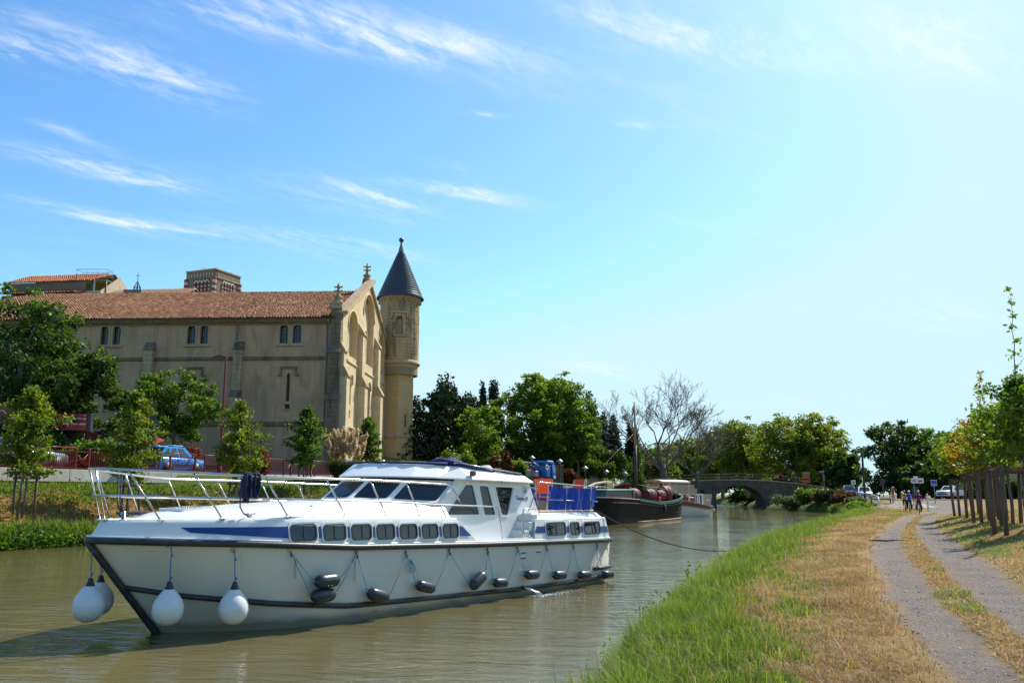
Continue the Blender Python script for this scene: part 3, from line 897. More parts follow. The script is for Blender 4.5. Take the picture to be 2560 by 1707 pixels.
nm_ = smooth_path([BP(*p) for p in mids], 4)+[Vector(BP(7.70, 1.80, 2.15)), Vector(BP(7.75, 1.80, 2.05)), Vector(BP(7.88, 1.83, 1.36))]
MB().tube([Vector((p.x, -p.y, p.z)) for p in nm_[::-1]]+nm_, steel_r, 8).build('mid_rail', 'steel', BOAT)
stn = [((-1.47, 0.10, 2.91), (-1.22, 0.08, 2.03)), ((-1.12, .52, 2.90), (-.62, .85, 2.02)), ((-.23, 1.12, 2.86), (.27, 1.36, 2.04)), ((.97, 1.6, 2.79), (1.46, 1.71, 2.05)), ((2.28, 1.79, 2.775), (2.81, 1.81, 2.03)), ((3.45, 1.8, 2.76), (3.95, 1.81, 2.0)), ((4.51, 1.8, 2.73), (4.98, 1.81, 1.98)), ((5.6, 1.81, 2.24), (5.84, 1.81, 1.94))]
for tp, bt in stn:
    for sg in (1, -1):
        o = MB().tube([BP(tp[0], sg*tp[1], tp[2]), BP(bt[0], sg*bt[1], bt[2])], steel_r-.001, 8).build('stanchion', 'steel', BOAT)
        MB().cbox(BP(bt[0], sg*bt[1], bt[2]+0.012), (0.12, 0.06, 0.03), ch=0.008).build('stanchion_foot', 'steel', o)
# aft rail and canvas
for sg in (1, -1):
    pth = [BP(9.10, sg*1.70, 2.0), BP(9.57, sg*1.70, 2.74), BP(9.64, sg*1.70, 2.78), BP(10.5, sg*1.69, 2.745), BP(11.5, sg*1.68, 2.705), BP(12.55, sg*1.62, 2.67)]
    MB().tube(pth, steel_r, 8).build('aft_rail', 'steel', BOAT)
    MB().tube([BP(9.97, sg*1.70, 2.33), BP(12.62, sg*1.62, 2.255)], steel_r-.003, 8).build('aft_mid_rail', 'steel', BOAT)
    for s_ in (10.0, 10.88, 12.14):
        MB().tube([BP(s_+.05, sg*1.68, 2.755-.035*(s_-10)), BP(s_-.02, sg*1.68, 1.98)], steel_r-.002, 8).build('stanchion', 'steel', BOAT)
    MB().tube([BP(12.12, sg*1.65, 2.25), BP(12.42, sg*1.62, 1.94)], steel_r-.002, 8).build('stanchion', 'steel', BOAT)
MB().tube([BP(12.6, 1.62, 2.66), BP(12.62, -1.62, 2.66)], steel_r, 8).build('stern_rail', 'steel', BOAT)
n = 40; v = []
for j in range(9):
    for i in range(n+1):
        s = 10.08+2.32*i/n; tq = j/8
        top = 2.70-.037*(s-10)-0.03*abs(math.sin(i*0.31)); bot = 2.06-0.012*(s-10)+(0.08 if i > 34 else 0)*(i-34)/6+0.015*math.sin(i*.7)
        ww = 1.665+0.03*math.sin(i*0.55+tq*2.3)*math.sin(tq*3.14)+0.02*math.sin(i*1.3+tq*5)
        v.append(BP(s, ww, top+(bot-top)*tq))
MB().add(v, [(j*(n+1)+i, j*(n+1)+i+1, (j+1)*(n+1)+i+1, (j+1)*(n+1)+i) for j in range(8) for i in range(n)], True).build('canvas_screen', 'canvas_blue', BOAT)
v = [BP(12.56+.02*math.sin(i*.9), 1.62-3.2*i/20, z) for z in (2.63, 2.27) for i in range(21)]
MB().add(v, [(i, i+1, 22+i, 21+i) for i in range(20)], True).build('canvas_screen', 'canvas_blue', BOAT)
MB().tube([BP(10.1+2.2*i/40, 1.69+.012*(i % 2), 2.03-.012*(10.1+2.2*i/40-10)+.018*(i % 2)) for i in range(41)], 0.006, 4).build('lacing_cord', 'white_plastic', BOAT)
# boarding handrail
MB().tube([BP(8.67, 1.86, 1.36), BP(8.68, 1.86, 2.05), BP(8.74, 1.86, 2.11), BP(9.38, 1.80, 2.09), BP(9.45, 1.80, 2.05), BP(9.46, 1.8, 1.95)], steel_r, 8).build('boarding_handrail', 'steel', BOAT)
# hatch, bollard, vents, cleats
HM = Matrix.Translation(BP(0.46, -0.05, 2.185)) @ Matrix.Rotation(R(-3.5), 4, 'Y')
o = rrect(-.36, .36, -.40, .40, .05); mpz = lambda a, b, off: HM @ Vector((a, b, off))
ht = plate(MB(), o, [inset(o, .05)], mpz, -0.03, 0.05).build('deck_hatch', 'white_plastic', BOAT)
patch(MB(), inset(o, .05), mpz, 0.0, 0.045).build('pane', 'black_gloss', ht)
m = MB().lathe([(0, 0), (.07, 0), (.07, .012), (.036, .014), (.036, .15), (0, .15)], 14, BP(-.96, 0.22, 2.03)); m.tube([BP(-.96, 0.12, 2.14), BP(-.96, 0.34, 2.14)], .008, 6)
m.build('bollard', 'steel', BOAT)
for p in ((2.35, 1.28, 2.20), (2.62, 1.42, 2.13), (3.95, 1.30, 2.20)):
    MB().lathe([(0.10, 0), (.095, .03), (.05, .055), (0, .06)], 16, BP(*p)).build('deck_vent', 'steel', BOAT)
def cleat(p):
    m = MB().tube([BP(p[0]-.13, p[1], p[2]+.06), BP(p[0]+.13, p[1], p[2]+.06)], .014, 7)
    m.tube([BP(p[0]-.04, p[1], p[2]), BP(p[0]-.04, p[1], p[2]+.06)], .012, 6); m.tube([BP(p[0]+.04, p[1], p[2]), BP(p[0]+.04, p[1], p[2]+.06)], .012, 6)
    m.build('cleat', 'steel', BOAT)
for p in ((0.80, 1.42, 2.06), (8.9, 1.9, 1.37), (12.35, 1.55, 1.97)): cleat(p)
# small registration plates under the strake
hm = side_map(whull, 1)
for s0, z0 in ((8.46, 1.10), (8.46, 0.975), (9.10, 1.09)):
    o = [(s0, z0-.085), (s0+.26, z0-.09), (s0+.26, z0+.0), (s0, z0+.005)]
    f = patch(MB(), o, hm, 0.0, 0.006).build('registration_plate', 'white_plastic', BOAT)
    patch(MB(), [(s0+.02, z0-.075), (s0+.24, z0-.078), (s0+.24, z0-.048), (s0+.02, z0-.046)], hm, 0.005, 0.008).build('print', 'dark_print', f)
# hooks below the strake
HOOK = [(1.43, 1.43), (2.97, 1.32), (4.38, 1.25), (5.76, 1.22), (7.12, 1.18), (8.30, 1.15), (9.55, 1.12), (10.83, 1.11), (12.12, 1.08)]
BH = [(-0.52, 1.57), (0.42, 1.46)]
for s_, z_ in HOOK+BH:
    patch(MB(), rrect(s_-.035, s_+.035, z_, z_+.06, .01), hm, 0, .02).build('fender_eye', 'steel', BOAT)
# cooling water outlet
m = MB().tube([BP(8.60, 1.86, .22), BP(8.60, 1.95, .215)], .03, 8); m.build('outlet', 'rubber', BOAT)

# things hanging from or lying on the boat (each its own thing), in boat axes
BM = Matrix.Translation((-6.44, 16.70, 0)) @ Matrix.Rotation(R(52.89), 4, 'Z')
def on_boat(name, label, cat, s, w_, z, group=None):
    p = BM @ Vector(BP(s, w_, z))
    return thing(name, label, cat, p, R(52.89), group)
def hw(s, z): return whull(s, z)
def buoy(s, w_, zc, r, hs, hw_, hz, label):
    o = on_boat('ball_fender', label, 'fender', s, w_, zc-1.12*r, 'white ball fenders at the bow')
    prof = [(0, -1.12), (.35, -1.07), (.66, -.9), (.9, -.58), (1.0, -.18), (.97, .18), (.84, .52), (.62, .83), (.42, 1.06), (.3, 1.2)]
    z0 = 1.12*r
    MB().lathe([(a*r, b_*r+z0) for a, b_ in prof], 26).build('ball', 'buoy_white', o)
    MB().lathe([(.33*r, 1.16*r+z0), (.30*r, 1.22*r+z0), (.19*r, 1.45*r+z0), (.15*r, 1.66*r+z0), (0, 1.70*r+z0)], 14).build('neck', 'rubber', o)
    dz = hz-(zc-1.12*r)
    pts = []
    for i in range(9):
        t = i/8
        pts.append(((hs-s)*t+.008*math.sin(i*2.1), -(hw_-w_)*t+.008*math.cos(i*1.7), (z0+1.62*r)*(1-t)+dz*t))
    m = MB().tube(pts, .010, 6)
    for q in (1, 6): m.tube([(pts[q][0], pts[q][1], pts[q][2]-.03), (pts[q][0]+.012, pts[q][1]-.012, pts[q][2]), (pts[q][0], pts[q][1], pts[q][2]+.03)], [.008, .024, .008], 6)
    m.build('rope', 'blue_rope', o)
    return o
buoy(-1.36, 0.02, 0.62, 0.262, -1.38, 0.02, 1.66, 'white ball fender hanging in front of the black stem, nearest the left edge')
buoy(-0.83, -0.62, 0.62, 0.25, -0.88, -0.66, 1.66, 'white ball fender half hidden behind the foremost one')
buoy(-0.56, 1.14, 0.57, 0.262, -0.52, 1.07, 1.58, 'clean white ball fender on a straight blue rope, just behind the stem')
buoy(0.40, 1.64, 0.52, 0.262, 0.42, 1.56, 1.47, 'scuffed white ball fender on a twisted blue rope, before the first black fender')

def fender(e0, e1, r, hks, label, tassel=None):
    """e0,e1: (s,z) of the ends; hks: hooks (s,z) for each end"""
    s = (e0[0]+e1[0])/2; z = (e0[1]+e1[1])/2
    w_ = max(hw(s, z), hw(s, z+.2))+r+0.035
    o = on_boat('cylinder_fender', label, 'fender', s, w_, z, 'black fenders hung along the hull')
    a = Vector((e0[0]-s, 0, e0[1]-z)); b_ = Vector((e1[0]-s, 0, e1[1]-z)); L = (b_-a).length
    q = (b_-a).to_track_quat('Z', 'Y').to_matrix().to_4x4()
    h = L/2
    prof = [(0, -h*.86), (.16*r, -h), (.26*r, -h), (.30*r, -h*.88), (.66*r, -h*.84), (.93*r, -h*.66), (r, -h*.4), (r, h*.4), (.93*r, h*.66), (.66*r, h*.84), (.30*r, h*.88), (.26*r, h), (.16*r, h), (0, h*.86)]
    MB().lathe(prof, 18, (0, 0, 0), q).build('body', 'fender_rubber', o)
    m = MB()
    for e, hk in ((a, hks[0]), (b_, hks[1])):
        if hk is None: continue
        p1 = Vector((hk[0]-s, -(hw(hk[0], hk[1])+.03-w_), hk[1]-z))
        mid = (e+p1)/2+Vector((0, -.02, -.02))
        m.tube([e, mid, p1], .0065, 5)
        m.tube([p1+Vector((0, -.01, -.10)), p1+Vector((.01, -.02, -.05)), p1], [.008, .02, .008], 6)
        m.tube([e*.97, e*1.05+Vector((0, 0, .01)), e*1.1+(p1-e)*.04], [.012, .018, .008], 6)
    if tassel:
        p1 = Vector((tassel[0]-s, -(hw(tassel[0], tassel[1])+.05-w_), tassel[1]-z))
        for k in range(tassel[2]):
            m.tube([p1, p1+Vector((.03*(k-1.5), -.02, -.12)), p1+Vector((.045*(k-1.5)+.02, -.02, -tassel[3]-.03*(k % 2)))], .006, 4)
    m.build('rope', 'blue_rope', o, kind='stuff')
    return o
FZ = 0.115
H_ = HOOK
fender((1.87, .86), (2.48, .87), .13, (H_[0], H_[1]), 'black cylinder fender, upper of the stacked pair below the portholes', (1.55, 1.30, 2, .34))
fender((1.84, .60), (2.43, .60), .13, (H_[0], H_[1]), 'black cylinder fender, lower of the stacked pair, touching the lower strake', (2.93, 1.2, 2, .4))
fender((3.22, .56), (3.80, .40), FZ+.01, (H_[1], H_[2]), 'black cylinder fender tilted against the lower strake, next after the stacked pair')
fender((4.62, .60), (5.20, .46), FZ, (H_[2], H_[3]), 'tilted black fender below a frayed blue rope tassel', (4.5, 1.12, 6, .26))
fender((6.40, .38), (6.90, .68), FZ+.015, (H_[3], H_[4]), 'black fender hanging steeply aslant below the wheelhouse front window')
fender((7.26, .43), (7.80, .40), FZ-.005, (H_[4], H_[5]), 'black fender hanging level, next behind the steeply slanted one')
fender((8.50, .52), (9.07, .50), FZ, (H_[5], H_[6]), 'black fender between the registration plates and the water jet')
fender((9.75, .42), (10.33, .40), FZ, (H_[6], H_[7]), 'black fender below the widest aft cabin window')
fender((11.0, .33), (11.60, .31), FZ, (H_[7], H_[8]), 'black fender under the rearmost aft window, ahead of the stern corner')
fender((12.36, .25), (12.90, .22), FZ, (H_[8], (12.7, 1.0)), 'rearmost black fender hanging at the stern corner', (12.08, 0.98, 3, .3))

# rope coils
def coil(o, n, rx, rz, thick, mt, name, ctr=(0, 0, 0), flat=False, rr=0.012):
    m = MB()
    rr_ = random.Random(3)
    for k in range(n):
        c_ = Vector(ctr)+Vector((rr_.uniform(-.1, .1)*rx, rr_.uniform(-1, 1)*thick, rr_.uniform(-.08, .08)*rz))
        a_ = rx*rr_.uniform(.8, 1.1); b_ = rz*rr_.uniform(.88, 1.06); ph = rr_.uniform(0, 6)
        pts = []
        for i in range(22):
            q = 2*math.pi*i/22
            x_ = a_*math.cos(q)*(1+.25*math.sin(q)); z_ = b_*math.sin(q)
            pts.append(c_+(Vector((x_, z_, thick*.4*math.sin(3*q+ph))) if flat else Vector((x_, thick*.4*math.sin(2*q+ph), z_))))
        m.tube(pts, rr, 5, closed=True)
    return m.build(name, mt, o)
o = on_boat('rope_coil', 'dark blue mooring rope hung in coils over the bow rail', 'rope', 0.72, 1.53, 2.30)
coil(o, 15, .062, .25, .05, 'navy_rope', 'coil', (-.09, 0, .30), rr=.015); coil(o, 13, .058, .21, .05, 'navy_rope', 'coil', (.10, 0, .34), rr=.015)
MB().tube([(-.22, 0, .50), (-.235, -.02, .2), (-.25, -.05, -.05), (-.12, .02, -.16), (.06, .08, -.24), (.12, .10, -.20), (.05, .1, -.21)], .012, 6).build('rope_end', 'navy_rope', o)
o = on_boat('rope_coil', 'dark blue rope lying coiled on the foredeck behind the bollard', 'rope', -0.36, -0.52, 2.05)
coil(o, 12, .26, .13, .03, 'navy_rope', 'coil', (0, 0, .08), True, .016)
MB().tube([(-.24, .02, .12), (-.30, .05, .3), (-.31, .06, .8)], .012, 6).build('rope_end', 'navy_rope', o)
MB().tube([(-.20, .0, .12), (-.24, .06, .3), (-.22, .10, .8)], .012, 6).build('rope_end', 'navy_rope', o)

# folding chairs on the aft deck
def deck_chair(s, w_, rz, mt, label, back=0.42):
    o = on_boat('deck_chair', label, 'chair', s, w_, 2.012-0.013*(s-9)+.006, 'chairs on the aft deck')
    o.rotation_euler = (0, 0, R(52.89)+rz)
    for sg in (-1, 1):
        MB().tube([(-.22, sg*.26, 0), (.20, sg*.26, .42), (.34, sg*.26, .9)], .012, 6).build('side_tube', 'steel', o)
        MB().tube([(.24, sg*.25, 0), (-.22, sg*.25, .42)], .012, 6).build('leg', 'steel', o)
        MB().tube([(-.24, sg*.27, .60), (.25, sg*.27, .62)], .02, 6).build('armrest', 'white_plastic', o)
        MB().tube([(-.22, sg*.27, .42), (-.22, sg*.27, .60)], .011, 6).build('arm_post', 'steel', o)
    v = [(x, y, .42-.03*math.sin(math.pi*(x+.22)/.42)) for x in (-.22, -.1, 0, .1, .2) for y in (-.25, .25)]
    MB().add(v, [(2*i, 2*i+1, 2*i+3, 2*i+2) for i in range(4)], True).build('seat', mt, o)
    v = [(.22+.12*t-.0*t, y, .50+(back)*t) for t in (0, .33, .66, 1) for y in (-.25, .25)]
    v = [(a+.02, b_, c_) for a, b_, c_ in v]
    MB().add(v, [(2*i, 2*i+1, 2*i+3, 2*i+2) for i in range(3)], True).build('backrest', mt, o)
    return o
deck_chair(11.95, 0.30, R(200), 'orange_cloth', 'orange folding deck chair just behind the cabin')
deck_chair(12.15, 1.0, R(-20), 'red_cloth', 'red-backed folding deck chair near the middle of the blue canvas')
deck_chair(12.1, -0.9, R(10), 'red_cloth', 'red-backed folding deck chair at the stern rail')

# mooring line from the stern to the near bank
pa = BM @ Vector(BP(12.45, 1.62, 2.03))
pb = Vector((7.42, 28.9, 0.72))
pts = [pa+(pb-pa)*(i/24)-Vector((0, 0, 4*(i/24)*(1-i/24)*0.42)) for i in range(25)]
o = thing('mooring_line', 'dark mooring line sagging from the stern to the grassy bank', 'rope', pb)
MB().tube([p-pb for p in pts], .016, 6).build('line', 'black_rope', o)
# cooling water jet
mat('foam', (0.85, 0.88, 0.9), 0.12)
o = on_boat('water_jet', 'small jet of cooling water splashing from the hull side', 'water jet', 8.60, 1.97, 0.0)
m = MB()
for k in range(7):
    a_ = random.uniform(-.03, .03)
    m.tube([(a_, -.0, .21), (a_+.08, -.10, .20-.01*k), (a_+.14+.015*k, -.22-.01*k, .10), (a_+.19+.02*k, -.30-.012*k, .0)], [.008, .012, .010, .006], 5)
m.build('stream', 'foam', o)
m = MB()
rr_ = random.Random(8)
for k in range(240):
    x_ = abs(rr_.gauss(.5, .75)); y_ = -.30+rr_.gauss(0, .10)-.05*x_; rad = rr_.uniform(.005, .016)
    m.lathe([(0, -rad*.5), (rad*1.7, 0), (0, rad*.8)], 5, (x_, y_, .004+abs(rr_.gauss(0, .012))))
m.build('droplets', 'foam', o, kind='stuff')
# ------------------------------------------------------------------ the wine cellar building with its tower
def stone_mat(name, c, c2, joint, bw=0.9, bh=0.42, stain=(0.10, 0.085, 0.06), st_lo=0.58, st_hi=0.8, jm=0.012, axes=(0, 2)):
    m, n, l, b = _base(name)
    t = n.new('ShaderNodeNewGeometry'); vec = t.outputs['Position']
    f = noise(n, l, vec, 0.7, 6, 0.65)
    base = ramp(n, l, f, [(0.3, c2), (0.7, c)])
    fine = noise(n, l, vec, 9, 6, 0.7)
    base = mixc(n, l, 0.35, base, ramp(n, l, fine, [(0.3, tuple(x*0.6 for x in c)), (0.7, tuple(min(1, x*1.25) for x in c))]))
    if joint:
        sp = n.new('ShaderNodeSeparateXYZ'); l.new(vec, sp.inputs[0])
        ad = n.new('ShaderNodeMath'); ad.operation = 'ADD'; l.new(sp.outputs[0], ad.inputs[0]); l.new(sp.outputs[1], ad.inputs[1])
        cb = n.new('ShaderNodeCombineXYZ'); l.new(ad.outputs[0], cb.inputs[0]); l.new(sp.outputs[2], cb.inputs[1])
        br = n.new('ShaderNodeTexBrick'); br.inputs['Scale'].default_value = 1.0
        br.inputs['Brick Width'].default_value = bw; br.inputs['Row Height'].default_value = bh
        br.inputs['Mortar Size'].default_value = jm; br.inputs['Mortar Smooth'].default_value = 0.3
        br.inputs['Color1'].default_value = (1, 1, 1, 1); br.inputs['Color2'].default_value = (0.84, 0.82, 0.78, 1); br.inputs['Mortar'].default_value = c4(joint)
        l.new(cb.outputs[0], br.inputs['Vector'])
        base = mixc(n, l, 0.8, base, br.outputs[0], 'MULTIPLY')
    # weather streaks: their own shape, run down the wall
    s1 = noise(n, l, vec, 0.55, 7, 0.7, 0.8, (1.6, 1.6, 0.35))
    msk = ramp(n, l, s1, [(st_lo, (0, 0, 0)), (st_hi, (0.75, 0.75, 0.75))])
    base = mixc(n, l, msk, base, stain)
    l.new(base, b.inputs['Base Color'])
    b.inputs['Roughness'].default_value = 0.92; b.inputs['Specular IOR Level'].default_value = 0.2
    bump(n, l, b, noise(n, l, vec, 14, 8, 0.7), 0.5, 0.03)
    return m
stone_mat('stucco', (0.56, 0.35, 0.215), (0.44, 0.27, 0.16), None, stain=(0.19, 0.125, 0.075), st_lo=0.46, st_hi=0.74)
stone_mat('gable_stone', (0.69, 0.545, 0.345), (0.59, 0.45, 0.27), (0.80, 0.76, 0.68), stain=(0.36, 0.27, 0.15), st_lo=0.62, st_hi=0.85)
stone_mat('trim_stone', (0.50, 0.355, 0.215), (0.39, 0.27, 0.16), None, stain=(0.13, 0.095, 0.065), st_lo=0.5, st_hi=0.72)
stone_mat('tower_ashlar', (0.54, 0.40, 0.22), (0.40, 0.29, 0.15), None, stain=(0.10, 0.078, 0.052), st_lo=0.42, st_hi=0.58)
stone_mat('tower_base_stone', (0.58, 0.41, 0.21), (0.47, 0.32, 0.155), None, stain=(0.34, 0.20, 0.09), st_lo=0.58, st_hi=0.8)
stone_mat('weathered_trim', (0.27, 0.195, 0.125), (0.18, 0.13, 0.085), None, stain=(0.07, 0.055, 0.042), st_lo=0.42, st_hi=0.62)
mat('mortar', (0.30, 0.23, 0.14), 0.95)
mat('slate', (0.028, 0.036, 0.05), 0.36, c2=(0.05, 0.06, 0.075), scale=5, bmp=0.4, bscale=12, rvar=0.08)
mat('lead', (0.16, 0.17, 0.18), 0.45)
mat('old_window', (0.02, 0.023, 0.03), 0.15, spec=0.6)
mat('window_bar', (0.05, 0.045, 0.04), 0.6)
mat('rust_shutter', (0.16, 0.055, 0.025), 0.8)
mat('zinc', (0.22, 0.22, 0.21), 0.5, 0.3)
mat('red_brick_band', (0.33, 0.06, 0.045), 0.85); mat('white_band', (0.62, 0.57, 0.48), 0.85)
def tile_mat(name, a, b_, c, lich=0.0):
    m, n, l, b = _base(name)
    at = n.new('ShaderNodeAttribute'); at.attribute_name = 'tint'
    colr = ramp(n, l, at.outputs['Fac'], [(0.0, a), (0.5, b_), (1.0, c)])
    t = n.new('ShaderNodeTexCoord')
    f = noise(n, l, t.outputs['Object'], 0.5, 6, 0.7)
    colr = mixc(n, l, ramp(n, l, f, [(0.52, (0, 0, 0)), (0.72, (0.65, 0.65, 0.65))]), colr, (0.14, 0.085, 0.04))
    l.new(colr, b.inputs['Base Color']); b.inputs['Roughness'].default_value = 0.9; b.inputs['Specular IOR Level'].default_value = 0.2
    bump(n, l, b, noise(n, l, t.outputs['Object'], 30, 4), 0.4, 0.02)
    return m
tile_mat('old_tile', (0.13, 0.058, 0.03), (0.29, 0.13, 0.068), (0.50, 0.29, 0.175))
tile_mat('pale_tile', (0.34, 0.16, 0.09), (0.45, 0.25, 0.15), (0.58, 0.38, 0.25))
tile_mat('new_tile', (0.42, 0.12, 0.05), (0.55, 0.19, 0.09), (0.62, 0.30, 0.17))

def tile_field(o0, ux, uy, nx, ny, px, py, r=0.115, seed=1, keep=None):
    """canal tiles: half pipes laid from origin o0, ux along the eave, uy up the slope"""
    g = np.random.default_rng(seed)
    ux = np.array(ux, float); uy = np.array(uy, float); nn = np.cross(ux, uy); nn /= np.linalg.norm(nn)
    I, J = np.meshgrid(np.arange(nx), np.arange(ny), indexing='ij'); I = I.ravel(); J = J.ravel()
    if keep is not None:
        kmask = keep(I*px, J*py); I = I[kmask]; J = J[kmask]
    N = len(I)
    ang = np.linspace(0, math.pi, 5)
    jx = g.normal(0, .012, N); jy = g.normal(0, .03, N); tilt = g.normal(0, .02, N)
    V = np.zeros((N, 10, 3)); 
    for e, (yy, rr, lift) in enumerate(((-0.06, r, 0.045), (py+0.04, r*0.82, 0.0))):
        for k, a in enumerate(ang):
            lx = (I*px+jx+tilt*e+np.cos(a)*rr)[:, None]*ux
            ly = (J*py+jy+yy)[:, None]*uy
            V[:, e*5+k] = np.array(o0)+lx+ly+(math.sin(a)*rr+lift)*nn
    base = (np.arange(N)*10)[:, None, None]
    q = np.array([[k, k+1, 6+k, 5+k] for k in range(4)])[None]
    F = (base+q).reshape(-1, 4)
    tint = np.repeat(np.clip(g.normal(.5, .22, N)+0.15*(fbm(I*.12, J*.2)-.5)*4*.5, 0, 1), 4)
    return V.reshape(-1, 3), F, tint

CEL = thing('wine_cellar', 'long stone cellar building with tiled roof and sunlit pointed gable', 'building', (-15.9, 80.0, 0), R(-2.5))
ZB = 3.0
lw = lambda x, z, off: (x, -off, z)          # long wall, outwards = -y
gw = lambda y, z, off: (off, y, z)           # gable wall, outwards = +x
pairs = [(-5.64, -4.82), (-4.41, -3.57), (-14.35, -13.56), (-13.13, -12.37), (-22.6, -21.84), (-21.43, -20.67), (-30.8, -30.0), (-29.6, -28.8)]
slits = [-4.64, -13.4, -21.6, -30.0]
holes = [[(a, 16.12), (b_, 16.12), (b_, 17.82), (a, 17.82)] for a, b_ in pairs]
holes += [[(x-.17, 10.75), (x+.17, 10.75), (x+.17, 13.42), (x-.17, 13.42)] for x in slits]
holes += [[(x-.24, 10.05), (x+.24, 10.05), (x+.24, 10.5), (x-.24, 10.5)] for x in slits]
holes += [[(-7.1, 6.0), (-6.5, 6.0), (-6.5, 6.6), (-7.1, 6.6)]]
LW = plate(MB(), [(-42.5, ZB), (-.3, ZB), (-.3, 18.35), (-42.5, 18.35)], holes, lw, -0.55, 0.0).build('wall', 'stucco', CEL)
for a, b_ in pairs:
    wd = MB()
    plate(wd, [(a-.16, 15.98), (b_+.16, 15.98), (b_+.16, 18.0), (a-.16, 18.0)], [[(a+.01, 16.13), (b_-.01, 16.13), (b_-.01, 17.6), (b_-.14, 17.81), (a+.14, 17.81), (a+.01, 17.6)]], lw, -.04, .035)
    W_ = wd.build('window', 'trim_stone', LW)
    patch(MB(), [(a, 16.12), (b_, 16.12), (b_, 17.82), (a, 17.82)], lw, -.34, -.32).build('pane', 'old_window', W_)
    bars = MB()
    for k in (1, 2): bars.box(a+(b_-a)*k/3-.02, a+(b_-a)*k/3+.02, .28, .32, 16.12, 17.82)
    for z in (16.55, 16.97, 17.4): bars.box(a, b_, .285, .315, z-.018, z+.018)
    bars.build('bars', 'window_bar', W_)
    MB().cbox(((a+b_)/2, -.06, 15.93), (b_-a+.55, .26, .14), ch=.02).build('sill', 'trim_stone', LW)
for x in slits:
    W_ = plate(MB(), [(x-.42, 10.5), (x+.42, 10.5), (x+.42, 13.62), (x-.42, 13.62)], [[(x-.165, 10.76), (x+.165, 10.76), (x+.165, 13.15), (x, 13.41), (x-.165, 13.15)]], lw, -.03, .025).build('slit_window', 'trim_stone', LW)
    patch(MB(), [(x-.17, 10.75), (x+.17, 10.75), (x+.17, 13.42), (x-.17, 13.42)], lw, -.3, -.28).build('shutter', 'rust_shutter', W_)
    patch(MB(), [(x-.24, 10.05), (x+.24, 10.05), (x+.24, 10.5), (x-.24, 10.5)], lw, -.3, -.28).build('shutter', 'rust_shutter', W_)
    m = MB().box(x-.62, x+.62, -.16, 0.02, 13.78, 13.95); m.box(x-.78, x-.62, -.16, .02, 13.05, 13.95); m.box(x+.62, x+.78, -.16, .02, 13.05, 13.95)
    m.box(x-.98, x-.78, -.15, .02, 13.05, 13.2); m.box(x+.78, x+.98, -.15, .02, 13.05, 13.2)
    m.build('hood_mould', 'weathered_trim', W_)
    MB().cbox((x, -.05, 9.97), (.75, .2, .13), ch=.02).build('sill', 'trim_stone', LW)
patch(MB(), [(-7.1, 6.0), (-6.5, 6.0), (-6.5, 6.6), (-7.1, 6.6)], lw, -.3, -.28).build('low_window', 'old_window', LW)
# string courses between the buttresses
BUT = [(-9.73, -8.93), (-18.15, -17.3), (-26.6, -25.8), (-35.0, -34.2)]
edges = [-42.5, -35.0, -34.2, -26.6, -25.8, -18.15, -17.3, -9.73, -8.93, -0.85]
for a, b_ in zip(edges[::2], edges[1::2]):
    MB().prism([(-.16, 14.62), (-.16, 14.78), (0.02, 14.92), (0.02, 14.55), (-.08, 14.55)], a+.02, b_-.02, 'x').build('string_course', 'weathered_trim', LW)
    MB().prism([(-.20, 8.55), (-.20, 8.72), (0.02, 8.92), (0.02, 8.48), (-.1, 8.48)], a+.02, b_-.02, 'x').build('string_course', 'weathered_trim', LW)
def block_stack(parent, x0, x1, y0, y1, z0, z1, course, axis, seed):
    """courses of cut stone with open joints, alternately one and two stones wide"""
    g = random.Random(seed); z = z0; k = 0
    while z < z1-0.05:
        h = min(course*g.uniform(.88, 1.12), z1-z)
        if z1-(z+h) < .15: h = z1-z
        cuts = [0, 1] if k % 2 else [0, g.uniform(.35, .65), 1]
        for a, b_ in zip(cuts[:-1], cuts[1:]):
            j = g.uniform(-.012, .012)
            if axis == 'x': MB().cbox((x0+(x1-x0)*(a+b_)/2, (y0+j+y1)/2, z+h/2), ((x1-x0)*(b_-a)-.014, y1-y0-j, h-.014), ch=.014).build('stone_block', 'weathered_trim' if x0 > -1 else 'trim_stone', parent)
            else: MB().cbox(((x0+x1+j)/2, y0+(y1-y0)*(a+b_)/2, z+h/2), (x1-x0+j, (y1-y0)*(b_-a)-.014, h-.014), ch=.014).build('stone_block', 'trim_stone', parent)
        z += h; k += 1
for i, (a, b_) in enumerate(BUT[:2]):
    bt = MB().prism([(0.02, 15.5), (-.62, 15.5), (0.02, 16.35)], a-.04, b_+.04, 'x').build('buttress', 'weathered_trim', LW)
    block_stack(bt, a, b_, -.52, .03, 11.75, 15.5, .46, 'x', i)
    MB().prism([(0.02, 11.1), (-.98, 11.1), (-.98, 11.25), (-.5, 11.76), (0.02, 11.76)], a-.05, b_+.05, 'x').build('weathering', 'weathered_trim', bt)
    block_stack(bt, a, b_, -.88, .03, ZB+2, 11.1, .48, 'x', i+9)
for a, b_ in BUT[2:]:
    m = MB().prism([(0.02, ZB), (-.9, ZB), (-.9, 11.2), (-.5, 11.7), (-.5, 15.5), (0.02, 16.3)], a, b_, 'x'); m.build('buttress', 'trim_stone', LW)
